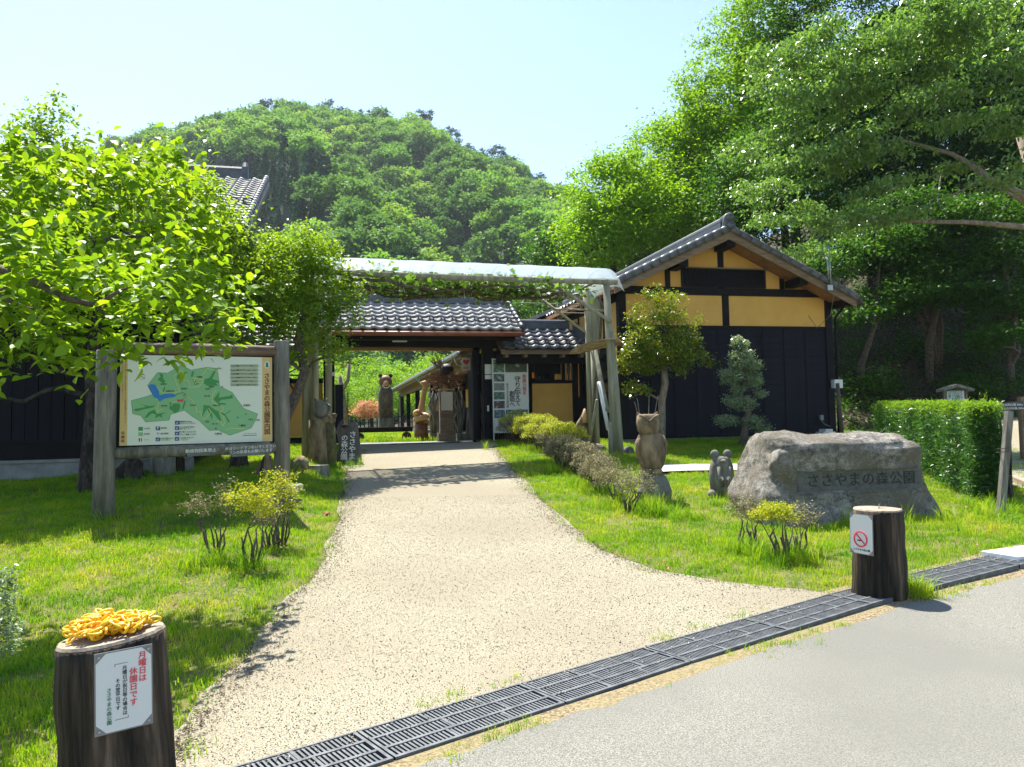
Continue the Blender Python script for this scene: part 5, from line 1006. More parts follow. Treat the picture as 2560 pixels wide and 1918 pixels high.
for k, (px, lb) in enumerate(((1088, 'upright grey antler sculpture left of the pedestal behind the gate'), (1155, 'knotty grey driftwood figure standing on a box before the gate post'), (1205, 'thin pale driftwood piece leaning between the two gate posts'))):
    t, s_ = gfig('driftwood_figure', lb, px, 20.2 if k else 21.5); mb = MB()
    for j in range(7): x_ = rg.normal(0, .07); mb.tube([(x_, 0, .15 + .1 * (j % 2)), (x_ + rg.normal(0, .05), rg.normal(0, .04), .6), (x_ + rg.normal(0, .08), 0, 1.0), (x_ * 1.6, 0, 1.25 + rg.random() * .2)], [.035, .03, .028, .012], 6)
    part('driftwood', mb, M['statue_grey'], t, True); part('plinth', MB().box((-.16, -.12, 0), (.16, .12, .2)), M['statue_grey'], t)
# bamboo fence at the back of the garden
fz = bthing('bamboo_fence', 'low dark bamboo lattice fence at the back of the inner garden', 'fence', -1.5, 44, 1)
a0 = at(880, 1050, 44); a1 = at(1030, 1050, 42); 
fz.location = (0, 0, 0); fz.rotation_euler = (0, 0, 0); OFF[fz.name] = (0, 0, 0)
for k in range(15): q = a0 + (a1 - a0) * k / 14; part('post', MB().tube([(q[0], q[1], .9), (q[0], q[1], 1.95)], .04, 6), M['bark'], fz)
for zz in (1.2, 1.5, 1.82): part('rail', MB().tube([(a0[0], a0[1] - .05, zz), (a1[0], a1[1] - .05, zz)], .03, 6), M['bark'], fz)

# ---- pergola with plastic roof and vine
PA = Vector(at(1530, 706, 14.25)); zB = PA.z
Yl = min(np.arange(11, 16, .01), key=lambda y: abs(at(860, 682, y)[2] - zB)); PB = Vector(at(860, 682, Yl)); dr = (PA - PB).normalized(); nr = Vector((-dr.y, dr.x, 0)).normalized()
PB = PB - dr * .75; DP = 1.75
pg = thing('pergola', 'log pergola with milky plastic arched roof spanning the gravel path', 'pergola', (PA.x, PA.y, Tz(PA.x, PA.y)), 0, off=(PA.x, PA.y, Tz(PA.x, PA.y)))
def pp_(name, pts, r, m='pole', n=10, **k): return part(name, MB().tube(pts, r, n), M[m], pg, True, **k)
ft = PA + nr * DP; bt = PB + nr * DP
pp_('beam', [PB, (PA + PB) / 2 + Vector((0, 0, -.015)), PA + dr * .1], [.05, .055, .05]); pp_('beam', [bt, ft + dr * .1], [.05, .05])
# arched sheet
ns, na = 40, 10; sv = []; sf = []
for i in range(ns + 1):
    c0 = PB + (PA + dr * .12 - PB) * i / ns
    for j in range(na + 1):
        t = j / na; w_ = -.08 + (DP + .16) * t; hgt = .05 + .34 * math.sin(math.pi * (t ** .8)) + .004 * math.sin(i * 1.7 + j) + .004 * math.sin(i * .9)
        sv.append(c0 + nr * w_ + Vector((0, 0, hgt)))
for i in range(ns):
    for j in range(na): a = i * (na + 1) + j; sf.append((a, a + na + 1, a + na + 2, a + 1))
# falling skirt at the right end
e0 = ns * (na + 1); b0 = len(sv)
for j in range(na + 1): t = j / na; sv.append(sv[e0 + j] + dr * .10 + Vector((0, 0, -.10 - .28 * abs(math.sin(t * 2.2 + .5)))))
for j in range(na): sf.append((e0 + j, b0 + j, b0 + j + 1, e0 + j + 1))
part('plastic_roof', MB().add(sv, sf), M['sheet'], pg, True)
for i in range(0, 15): 
    c0 = PB + (PA - PB) * i / 14; part('hoop', MB().tube([c0 + nr * (DP * t) + Vector((0, 0, .025 + .34 * math.sin(math.pi * (t ** .8)))) for t in np.linspace(0, 1, 9)], .009, 5), M['steel'], pg)
for i in range(0, 9): c0 = PB + (PA - PB) * (i + .4) / 9; pp_('rafter_pole', [c0 + Vector((0, 0, -.03)), c0 + nr * DP + Vector((0, 0, -.03))], .022, 'lath' if i % 3 == 5 else 'pole', 6)
def gz(p, d=0): return Vector((p.x, p.y, Tz(p.x, p.y) - .1))
def post(top_px, bot_px, Y, w_px, name='post', m='pole'):
    a = Vector(at(*top_px, Y)); b = Vector(at(*bot_px, Y)); b.z = min(b.z, Tz(b.x, b.y)) - .05; r = w_px / 2 / pxm(Y); return pp_(name, [b, a * .5 + b * .5 + Vector((.01, 0, 0)), a], [r * 1.05, r, r * .92], m, 12)
YR1 = PA.y; YR2 = ft.y
post((1515, 700), (1538, 1142), YR1, 19); post((1527, 830), (1552, 1142), YR1 - .02, 17); 
q1, q2 = (1468, 700), (1480, 1128); post(q1, q2, YR2 - .05, 20); post((1482, 860), (1492, 1120), YR2 - .2, 16)
post((1524, 1055), (1526, 1140), YR1 - .16, 11, 'splint')
YL1 = PB.y + dr.y * .75
YL1 = [y for y in np.arange(11.5, 15, .02) if at(768, 1145, y)[2] < Tz(*at(768, 1145, y)[:2])][0]
post((766, 680), (766, 1140), YL1, 22); post((786, 700), (787, 1140), YL1 - .05, 18); post((820, 720), (822, 1128), YL1 + 1.7, 16)
def stick(name, a, b, Ya, Yb, w, m): pp_(name, [at(*a, Ya), at(*b, Yb)], w / 2 / pxm(Ya), m, 7)
stick('brace', (1368, 702), (1528, 805), YR1 + .0, YR1 - .12, 9, 'pole'); stick('brace', (1345, 742), (1462, 830), YR2, YR2 - .05, 7, 'pole'); stick('brace', (945, 690), (868, 760), YL1 + .3, YL1 + .4, 10, 'pole')
stick('prop_board', (1484, 860), (1518, 1030), YR2 - .5, YR1 + .3, 12, 'pole'); stick('prop_board', (1497, 955), (1521, 1075), YR1 + .5, YR1 + .2, 10, 'white'); stick('prop_board', (1492, 1000), (1472, 1120), YR1 + .6, YR2 - .3, 7, 'pole'); stick('cross_rail', (1390, 772), (1530, 778), YR2, YR1 + .1, 5, 'pole'); stick('cross_rail', (1300, 758), (1480, 762), YR2 + .1, YR2, 3, 'twig'); stick('cross_rail', (1385, 782), (1500, 784), YR2 + .1, YR2, 3, 'twig')
part('stay_board', MB().poly([at(1470, 720, YR2 - .1), at(1500, 715, YR2 - .1), at(1502, 860, YR2 - .1), at(1482, 880, YR2 - .1)], None, (0, .04, 0)), M['pole'], pg)
rp = [at(1422, 886, YR1 + .1), at(1440, 868, YR1 - .1), at(1490, 852, YR1 - .25), at(1545, 846, YR1 - .2), at(1560, 862, YR1 - .05), at(1500, 872, YR1 + .45), at(1450, 884, YR1 + .5)]
part('rusty_shelf_roof', MB().poly(rp, None, (0, 0, .015)), M['rust'], pg)
for px in (1524, 1551): pass
# kiwi vine under the sheet
vn = thing('climbing_vine', 'leafy vine with brown winding stems trained along under the pergola roof', 'vine', (PA.x, PA.y, zB))
vo = np.array([PA.x, PA.y, zB])
vb = MB(); rv = np.random.default_rng(5); ends = []
for k in range(6):
    t0, t1 = rv.uniform(0, .3), rv.uniform(.7, 1); w_ = rv.uniform(.2, DP - .2); pts = []
    for i in range(26):
        t = t0 + (t1 - t0) * i / 25; c = PB + (PA - PB) * t + nr * (w_ + .25 * math.sin(i * .5 + k)); pts.append(c + Vector((0, 0, -.11 - .06 * math.sin(i * .55 + k * 2) - .02 * rv.normal() - (.05 if k < 3 else 0))) - Vector(vo))
    vb.tube(pts, [.034 - .02 * i / 25 for i in range(26)] if k % 2 else [.018 + .014 * i / 25 for i in range(26)], 6, False); ends += [np.array(p) for p in pts]
for k in range(90): p = Vector(ends[rv.integers(len(ends))]); vb.tube([p, p + Vector((rv.normal(0, .1), rv.normal(0, .1), rv.uniform(-.12, .15))), p + Vector((rv.normal(0, .18), rv.normal(0, .15), rv.uniform(-.2, .3)))], [.009, .006, .003], 4, False)
up_ = Vector(at(1475, 760, YR2 - .1)) - Vector(vo); vb.tube([Vector(at(1480, 1115, YR2 - .3)) - Vector(vo), Vector(at(1488, 950, YR2 - .25)) - Vector(vo), Vector(at(1500, 850, YR2 - .2)) - Vector(vo), Vector(at(1505, 760, YR2 - .2)) - Vector(vo), Vector(at(1480, 715, YR2 - .2)) - Vector(vo)], [.03, .028, .027, .03, .03], 7)
part('stem', vb, M['branch'], vn, True)
E_ = np.array(ends); P = E_[rv.integers(len(E_), size=2600)] + rv.normal(0, 1, (2600, 3)) * [.16, .16, .07] + [0, 0, .13]
o = link('foliage', leaves_mesh('foliage', P, .115, L['vine'], rv, droop=.1, up=1.0, wid=.95, fold=.08), vn); o['kind'] = 'stuff'
for k in range(22): p = E_[rv.integers(len(E_))]; part('hanging_string', MB().tube([Vector(p) + Vector((0, 0, .2)), Vector(p) + Vector((rv.normal(0, .05), 0, -.1 - .1 * rv.random()))], .003, 4), M['white'], vn)

# ---- right background: roofed notice, arrow signs, hedge post
Yn = 14.5; p = Vector(at(2389, 1020, Yn)); gzv = Tz(p.x, p.y)
nt_ = thing('roofed_notice', 'small white roofed notice board behind the hedge', 'sign', (p.x, p.y, gzv), R(-8)); hz = lambda py: at(2389, py, Yn)[2] - gzv; k_ = 1 / pxm(Yn)
part('board', MB().box((-20 * k_, -.03, .2), (20 * k_, .03, hz(977))), M['paper'], nt_); 
for sx in (-1, 1): part('post', MB().box((sx * 25 * k_ - .02, -.04, -.05), (sx * 25 * k_ + .02, .04, hz(974))), M['old_wood'], nt_)
part('roof', MB().poly([(-37 * k_, -.16, hz(979)), (0, -.16, hz(968)), (37 * k_, -.16, hz(979)), (37 * k_, -.16, hz(973)), (0, -.16, hz(961)), (-37 * k_, -.16, hz(973))], None, (0, .3, 0)), M['old_wood'], nt_)
for k, s_t in enumerate(('ささやまの森', '公園案内', '入山される方は', 'ご注意ください')): link('lettering', text_mesh(s_t, (.085 if k in (1, 2) else .06), M['green_ink'], .02, True, line=.95), nt_, ((13 - k * 9) * k_, -.034, hz(999)), (R(90), 0, 0))
Ys = 12.5; p = Vector(at(2556, 1010, Ys)); gzv = Tz(p.x, p.y); ar = thing('direction_sign', 'grey arrow shaped wooden direction sign on a post at the right edge', 'sign', (p.x, p.y, gzv), R(-4)); hz = lambda py: at(2556, py, Ys)[2] - gzv; k_ = 1 / pxm(Ys)
part('post', MB().box((-8 * k_, -.05, -.05), (8 * k_, .05, hz(992))), M['barge'], ar); arr = part('arrow_board', MB().poly([(-66 * k_, -.08, hz(1016)), (-57 * k_, -.08, hz(1028)), (-5 * k_, -.08, hz(1024)), (-5 * k_, -.08, hz(1003)), (-57 * k_, -.08, hz(1006))], None, (0, .03, 0)), mat('dark_grey_board', (.06, .06, .055), .9, (.11, .11, .10), 10), ar)
for k, s_t in enumerate(('多目的広場 300m', 'こもれびの森 300m')): link('lettering', text_mesh(s_t, .043, M['white_ink'], .02), arr, (-31 * k_, -.083, hz(1012 + k * 9)), (R(90), 0, 0))
part('notice', MB().box((-2 * k_, -.09, hz(1060)), (12 * k_, -.06, hz(1030))), M['paper'], ar)
q = G(2503, 1282); hpst = thing('fence_post', 'leaning grey square wooden post at the near end of the clipped hedge', 'post', q); kk = 1 / pxm(q.y)
topz = at(2525, 1028, q.y); part('post', MB().beam((-.02, 0, -.1), (topz[0] - q.x - .01, 0, topz[2] - q.z), 15 * kk, 15 * kk, (0, 1, 0)), M['old_wood'], hpst)
part('wire', MB().tube([(.045 + .06 * math.cos(t), .06 * math.sin(t), at(2515, 1135, q.y)[2] - q.z + .006 * t) for t in np.linspace(0, 12, 30)], .004, 4), M['bark'], hpst)
part('rope', MB().tube([(topz[0] - q.x, 0, at(2530, 1082, q.y)[2] - q.z), (topz[0] - q.x + .4, .9, at(2530, 1082, q.y)[2] - q.z)], .008, 5), mat('orange_rope', (.30, .16, .04), .8), hpst)
kb = thing('path_edging', 'low concrete edging beside the side path past the hedge post', 'kerb', (0, 0, 0)); a = G(2528, 1205); b = G(2600, 1235); part('edging', MB().beam(a + Vector((0, 0, .03)), b + Vector((0, 0, .03)), .1, .14), M['log_top'], kb)
sp = G(2120, 0) if False else None
for i_, (px, py, lb) in enumerate(((2105, 1075, 'thin bare prop stake standing in the shade right of the hall corner'),)):
    P = Vector(at(px, py, 16.5)); g_ = Tz(P.x, P.y); t = thing('stake', lb, 'stake', (P.x, P.y, g_)); part('pole', MB().tube([(0, 0, -.05), (-.06, 0, 1.2)], .045, 8), M['branch'], t, True)
for i_, (px, py, lb, m_) in enumerate(((1480, 1128, 'rotten reddish log lying between the pergola posts', 'bark_pale'), (1572, 1136, 'small round dark stone in the bed right of the pergola post', 'stone'))):
    P = G(px, py); t = thing('rotten_log' if not i_ else 'garden_stone', lb, 'log' if not i_ else 'stone', P); part('log' if not i_ else 'stone', MB().blob((0, 0, .06), (.28 if not i_ else .12, .12, .1), 12, 7, .4, i_), M[m_], t)
P = G(818 / 2.7635 * 0 + 818, 1290); t = thing('fallen_camellia', 'red fallen flower at the left edge of the gravel path', 'flower', P); part('petals', MB().blob((0, 0, .025), (.035, .03, .025), 8, 5, .6, 2, 20), M['red'] if False else mat('dead_red_petal', (.28, .05, .02), .7), t)
# ================================================================== PLANTS
def pt(px, py, Y): return at(px, py, Y)
def blobs_at(lst, base):
    out = []
    for px, py, Y, rx, ry, rz_ in lst: out.append((np.array(at(px, py, Y)) - np.array(base), (rx, ry, rz_)))
    return out
def rel(base, px, py, Y): return Vector(at(px, py, Y)) - Vector(base)

# persimmon: stands left of the picture, its big leaves hang in from the left
rp_ = np.random.default_rng(21)
base = Vector((-5.3, 6.6, Tz(-5.3, 6.6)))
pr = thing('persimmon_tree', 'persimmon tree with large glossy leaves reaching in from the left edge', 'tree', base)
regions = [(40, 640, 5.6, .55, .5, .42), (160, 560, 6.0, .7, .6, .5), (330, 640, 6.0, .6, .6, .45), (300, 470, 6.6, .55, .5, .42), (430, 700, 5.8, .5, .5, .40), (120, 800, 5.0, .55, .5, .35), (300, 810, 5.0, .45, .4, .28), (470, 800, 5.6, .40, .4, .24), (560, 830, 5.9, .24, .3, .16), (-60, 760, 4.6, .5, .5, .5), (60, 900, 4.9, .35, .35, .16), (200, 700, 4.9, .6, .5, .36), (560, 720, 6.4, .3, .4, .25), (10, 460, 6.0, .5, .5, .45), (400, 540, 6.4, .5, .5, .4), (430, 420, 6.6, .25, .3, .3), (-150, 600, 6, .8, .8, .8), (5, 360, 5.8, .22, .4, .3)]
bl2 = blobs_at(regions, base); C = crown_clusters(bl2, 330, rp_, .25)
mb = MB(); tr = [((0, 0, -.1), .13), ((.02, 0, .8), .11), ((.1, .02, 1.5), .10), ((.2, -.05, 2.1), .08)]; mb.tube([p for p, r in tr], [r for p, r in tr], 10)
n_ = [(Vector(p), r) for p, r in tr[1:]]
for line, rad in (([(-150, 690, 5.2), (0, 672, 4.9), (80, 700, 4.8), (160, 745, 4.75), (245, 765, 4.8)], .032), ([(-100, 600, 5.8), (60, 590, 6), (190, 612, 6), (250, 610, 6), (310, 585, 6.1), (380, 600, 6.1)], .05), ([(-100, 800, 4.6), (-20, 730, 4.7), (60, 770, 4.8), (160, 850, 4.9)], .02)):
    q = [rel(base, *p) for p in line]; mb.tube([Vector((.2, -.05, 2.0))] + q, [.07] + [rad * (1 - .12 * i) for i in range(len(q))], 8); n_ += [(p, rad * .8) for p in q]
bb = branches(n_, C[rp_.permutation(len(C))[:130]], rp_, .03, .003, 5); mb.add(bb.v, bb.f); part('trunk', mb, M['branch'], pr, True)
def bigleaf(m, n=6):
    v = []; f = []
    for i in range(n + 1):
        t = i / n; w_ = .30 * math.sin(math.pi * min(1, t ** .8)) * (1 - .15 * t); z_ = -.16 * t * t + .0; v += [(t, -w_, z_ + .10 * w_ * 1.4), (t, 0, z_ - .02), (t, w_, z_ + .10 * w_ * 1.4)]
    for i in range(n): a = i * 3; f += [(a, a + 3, a + 4, a + 1), (a + 1, a + 4, a + 5, a + 2)]
    v = [(-.12, 0, .02)] + v; f = [tuple(i + 1 for i in q) for q in f] + [(0, 1, 2), (0, 2, 3)]
    return v, f
lvv, lff = bigleaf(None)
leafms = []
for k, val in enumerate((.1, .35, .6, .9)):
    me = MB().add(lvv, lff).mesh('leaf', L['persimmon'], smooth=True); a = me.attributes.new('lv', 'FLOAT', 'FACE'); a.data.foreach_set('value', [val] * len(me.polygons)); leafms.append(me)
P = scatter(C, 20, (.11, .11, .085), rp_); N = len(P)
dirs = rp_.normal(0, 1, (N, 3)); dirs[:, 2] = dirs[:, 2] * .35 - .38; dirs /= np.linalg.norm(dirs, axis=1)[:, None]
nn = rp_.normal(0, .35, (N, 3)) + np.array([0, 0, 1]); S = rp_.uniform(.045, .12, N)
dw = np.linalg.norm(P + np.array(base) - CAMP, axis=1); vis = np.array([(lambda q: -60 < 1280 + FPX * (q @ _RT) / (q @ _F0) < 640)(P[i] + np.array(base) - CAMP) for i in range(N)])
order = np.argsort(-(S / dw) * vis); near = set(order[:300].tolist())
def basis(d, n_):
    w = np.cross(n_, d); w /= np.linalg.norm(w) + 1e-9; nz = np.cross(d, w); return w, nz
VV = []; FF = []; LV = []; lv3 = np.array(lvv)
F3 = [tuple(f) for f in lff]
for i in range(N):
    w, nz = basis(dirs[i], nn[i])
    if i in near:
        o = bpy.data.objects.new('leaf', leafms[i % 4]); COL.objects.link(o); o.parent = pr; m4 = Matrix(((dirs[i][0], w[0], nz[0], P[i][0]), (dirs[i][1], w[1], nz[1], P[i][1]), (dirs[i][2], w[2], nz[2], P[i][2]), (0, 0, 0, 1))) @ Matrix.Scale(S[i], 4); o.matrix_basis = m4
    else:
        q = P[i] + (lv3[:, :1] * dirs[i] + lv3[:, 1:2] * w + lv3[:, 2:3] * nz) * S[i]; o_ = len(VV) * len(lv3); VV.append(q); FF += [tuple(a + o_ for a in f) for f in F3]; LV += [rp_.random()] * len(F3)
me = bpy.data.meshes.new('foliage'); me.from_pydata(np.concatenate(VV).tolist(), [], FF); me.update(); me.materials.append(L['persimmon']); me.polygons.foreach_set('use_smooth', [True] * len(me.polygons)); a = me.attributes.new('lv', 'FLOAT', 'FACE'); a.data.foreach_set('value', LV)
o = link('foliage', me, pr); o['kind'] = 'stuff'

# plum tree whose dark trunk stands behind the map board's left post
r5 = np.random.default_rng(5)
base = G(222, 1228); Yb = base.y
tk = [(Vector((0, 0, -.1)), .19), (Vector((.0, 0, .05)), .15), (rel(base, 230, 1080, Yb), .115), (rel(base, 236, 1000, Yb), .105), (rel(base, 228, 900, Yb), .10), (rel(base, 240, 800, Yb + .1), .09), (rel(base, 300, 700, Yb + .2), .06)]
pt1 = tree('plum_tree', 'spreading plum tree with dark lichened trunk behind the left post of the map board', 'tree', base, tk, blobs_at([(60, 520, Yb - .4, 1.0, .9, .75), (210, 520, Yb, 1.0, .9, .75), (380, 500, Yb, .9, .9, .7), (500, 560, Yb + .3, .65, .8, .7), (110, 400, Yb - .4, .5, .4, .5), (175, 330, Yb - .4, .16, .2, .5), (70, 330, Yb - .5, .3, .3, .4), (130, 290, Yb - .5, .2, .2, .35), (250, 450, Yb, .5, .5, .35), (320, 430, Yb, .25, .3, .35), (20, 720, Yb, .7, .8, .6), (200, 740, Yb, .9, .9, .5), (470, 700, Yb, .6, .8, .5), (80, 850, Yb - .2, .6, .5, .25), (-100, 620, Yb, 1.2, 1, 1), (130, 860, Yb - .1, .5, .5, .2), (540, 640, Yb + .4, .45, .6, .45)], base), L['plum'], M['bark'], 950, 34, .08, (.13, .13, .10), r5, limb=160, r0=.045, shell=.3, crown='foliage')
mb = MB()
for line, rd in (([(238, 1010), (200, 985), (150, 972), (120, 975), (60, 1005), (20, 998), (-30, 985)], .042), ([(238, 945), (200, 935), (170, 938), (150, 920)], .04), ([(240, 905), (300, 870), (380, 860)], .05)):
    q = [rel(base, *p, Yb - .05 * i) for i, p in enumerate(line)]; mb.tube(q, [rd * (1 - .06 * i) for i in range(len(q))], 8)
part('limb', mb, M['bark'], pt1, True)
# ume beside the pergola's left poles
base = G(700, 1190); base = Vector(at(706, 1150, 12.4)); base.z = Tz(base.x, base.y); Yb = base.y
tk = [(Vector((0, 0, -.1)), .12), (rel(base, 712, 1050, Yb), .085), (rel(base, 735, 1000, Yb), .08), (rel(base, 762, 930, Yb), .075), (rel(base, 745, 850, Yb), .07), (rel(base, 760, 790, Yb), .05)]
tree('plum_tree', 'leafy round plum tree between the map board and the pergola poles', 'tree', base, tk, blobs_at([(690, 700, Yb, 1.0, .9, .7), (800, 690, Yb + .3, .55, .6, .65), (780, 620, Yb, .38, .5, .4), (650, 640, Yb, .6, .6, .35), (850, 790, Yb + .3, .35, .5, .3), (740, 800, Yb, .7, .7, .35), (640, 760, Yb, .6, .7, .4), (820, 870, Yb + .2, .35, .5, .22), (730, 880, Yb, .35, .5, .2), (620, 830, Yb + .3, .6, .5, .35), (700, 590, Yb, .25, .3, .2), (595, 690, Yb, .5, .6, .5), (890, 730, Yb + .3, .16, .3, .2)], base), L['plum'], M['branch'], 620, 36, .07, (.11, .11, .085), r5, limb=140, r0=.04, shell=.3, crown='foliage')
# camellia and holly before the hall
base = G(1650, 1128); Yb = base.y
tk = [(Vector((0, 0, -.05)), .11), (rel(base, 1655, 1060, Yb), .075), (rel(base, 1655, 1000, Yb), .075), (rel(base, 1663, 960, Yb), .075), (rel(base, 1660, 920, Yb), .06)]
tree('camellia_tree', 'round camellia with bronze new leaves on a smooth pale trunk before the hall', 'tree', base, tk, blobs_at([(1650, 850, Yb, .72, .65, .55), (1600, 900, Yb, .45, .5, .35), (1700, 890, Yb, .5, .5, .4), (1660, 770, Yb, .45, .45, .35), (1590, 800, Yb, .12, .2, .35), (1610, 730, Yb, .05, .1, .22), (1640, 700, Yb, .03, .05, .22), (1745, 820, Yb, .1, .15, .25), (1775, 905, Yb, .13, .15, .1), (1590, 970, Yb, .3, .3, .14), (1570, 900, Yb, .2, .25, .2)], base), L['camellia'], M['bark_pale'], 420, 30, .062, (.075, .075, .06), r5, limb=110, r0=.04, shell=.45, crown='foliage')
base = G(1858, 1117); Yb = base.y
tk = [(Vector((-.03, 0, -.05)), .10), (rel(base, 1862, 1080, Yb), .075), (rel(base, 1872, 1020, Yb), .06), (rel(base, 1850, 990, Yb), .05), (rel(base, 1862, 960, Yb), .045), (rel(base, 1855, 890, Yb), .035), (rel(base, 1850, 860, Yb), .025)]
tree('holly_tree', 'slim grey green clipped holly with tiered pads right of the camellia', 'tree', base, tk, blobs_at([(1850, 855, Yb, .15, .15, .13), (1855, 895, Yb, .24, .24, .2), (1830, 940, Yb, .24, .22, .16), (1880, 950, Yb, .2, .2, .14), (1865, 915, Yb, .28, .26, .1), (1830, 1000, Yb, .16, .15, .1), (1860, 1010, Yb, .24, .2, .12), (1900, 985, Yb, .13, .12, .06), (1815, 1050, Yb, .2, .18, .10), (1880, 1055, Yb, .24, .2, .10), (1905, 1070, Yb, .16, .14, .07), (1845, 975, Yb, .13, .14, .1)], base), L['holly'], M['branch'], 340, 50, .042, (.05, .05, .04), r5, limb=80, r0=.03, shell=.45, crown='foliage')

# azaleas: bare grey twig shrubs with a thin top of leaves
def azalea(label, px, py, tops, leafy, group=None, cat='shrub', nl=900):
    base = G(px, py); Y = base.y; t = thing('azalea_shrub', label, cat, base, 0, group); rr = np.random.default_rng(int(px * 3 + py))
    T_ = [];
    for (a, b, w_, h_, n_) in tops:
        c = np.array(at(a, b, Y)) - np.array(base); T_.append(c + np.clip(rr.normal(0, 1, (n_, 3)), -1.7, 1.7) * [w_ / pxm(Y) / 2.6, w_ / pxm(Y) / 3, h_ / pxm(Y) / 2.6])
    T_ = np.concatenate(T_); T_ = T_[T_[:, 2] > .1]
    stems = MB(); ns_ = 8; ang = rr.uniform(0, 6.28); Q = []
    ext = T_[:, :2].std(0) * 1.1; mid = T_[:, :2].mean(0)
    for k in range(ns_):
        a = ang + k * 6.283 / ns_; zq = T_[:, 2].mean() * rr.uniform(.42, .6); p = Vector((.035 * math.cos(a), .035 * math.sin(a), 0)); q = Vector((mid[0] * .5 + ext[0] * math.cos(a) * .8, mid[1] * .5 + ext[1] * math.sin(a) * .8, zq)); m_ = (p + q) / 2 + Vector((rr.normal(0, .02), rr.normal(0, .02), 0)); r = rr.uniform(.007, .012)
        stems.tube([p - Vector((0, 0, .04)), m_, q], [r * 1.2, r, r * .8], 6); Q.append((m_, q, r))
    own = np.array([[(Vector(t) - q).length for m_, q, r in Q] for t in T_]).argmin(1)
    for k, (m_, q, r) in enumerate(Q):
        tg = T_[own == k]
        if len(tg): b_ = branches([(q, r * .9), (m_, r)], tg, rr, .015, .0026, 4, .2); stems.add(b_.v, b_.f)
    part('stems', stems, M['branch'], t, True)
    P = scatter(T_, max(1, int(nl / len(T_))), (.028, .028, .02), rr)
    V, F = leaf_arrays(P, .022, rr, up=.6, droop=-.2, wid=.55); o = link('foliage', npmesh('foliage', V, F, L['azalea'] if leafy else L['azalea_dry'], rr.uniform(0, 1, len(F))), t); o['kind'] = 'stuff'; return t
azalea('nearly bare grey azalea, the left one of the row before the map board', 538, 1392, [(495, 1260, 45, 40, 45), (565, 1240, 30, 60, 40)], False)
azalea('azalea with yellow green leaf tips in the middle of the row before the map board', 628, 1412, [(620, 1245, 70, 50, 70), (665, 1265, 40, 50, 30)], True, nl=2000)
azalea('tall azalea at the right end of the row before the map board', 700, 1362, [(680, 1215, 60, 50, 60), (720, 1230, 45, 70, 60)], True, nl=1700)
azalea('small dark azalea stem between the leafy azaleas of the left row', 680, 1372, [(675, 1290, 50, 40, 40)], False)
azalea('bare brown azalea with fanned twigs left of the two before the boulder', 1872, 1375, [(1862, 1270, 62, 40, 120), (1890, 1285, 30, 30, 30)], False, nl=1300)
azalea('azalea topped with a yellow green cap before the boulder', 1955, 1400, [(1935, 1282, 70, 26, 110)], True, nl=2400)
azalea('thin bare azalea right of the yellow green one before the boulder', 1990, 1385, [(2005, 1290, 50, 40, 70)], False, nl=700)
# dense shrub edging the right side of the path
def bush(label, px, py, ry, rx_px, top_py, top, side, n=3600, cat='shrub', name='azalea_bush', ls=.026):
    base = G(px, py); Y = base.y + ry * .25; base = Vector((base.x, Y, Tz(base.x, Y))); h = at(px, top_py, Y)[2] - base.z + .03; rx = rx_px * 1.4 / pxm(Y); ry *= 1.25; t = thing(name, label, cat, base, 0, 'azalea bushes edging the right side of the path' if name == 'azalea_bush' else None)
    rr = np.random.default_rng(int(px + py)); d = rr.normal(0, 1, (n, 3)); d /= np.linalg.norm(d, axis=1)[:, None]; d[:, 2] = np.abs(d[:, 2]) ** .8
    lump = 1 + .10 * np.sin(d[:, 0] * 9 + px) * np.cos(d[:, 1] * 8) + .06 * np.sin(d[:, 2] * 14 + px); P = d * [rx, ry, h * .62] * (rr.uniform(.82, 1.02, (n, 1))) * lump[:, None] + [0, 0, h * .38]
    P = P[P[:, 2] > h * .22]; low = P[:, 2] < h * .66
    b_ = MB()
    for k in range(26): q = P[rr.integers(len(P))]; s0 = Vector((q[0] * .35, q[1] * .35, -.03)); b_.tube([s0, Vector(q) * .6 + Vector((0, 0, .02)), Vector(q) * .97], [.012, .009, .003], 4, False)
    for k in range(110): q = Vector(P[rr.integers(len(P))]); b_.tube([q * .72, q * .9 + Vector(rr.normal(0, .02, 3)), q * 1.02], [.005, .004, .002], 3, False)
    part('stems', b_, M['branch'], t)
    for nm, sel, lm in (('top_leaves', ~low, top), ('side_leaves', low, side)):
        if sel.sum() < 5: continue
        V, F = leaf_arrays(P[sel], ls, rr, up=.9, droop=-.1, wid=.6); o = link(nm, npmesh(nm, V, F, L[lm], rr.uniform(0, 1, len(F))), t); o['kind'] = 'stuff'
    return t
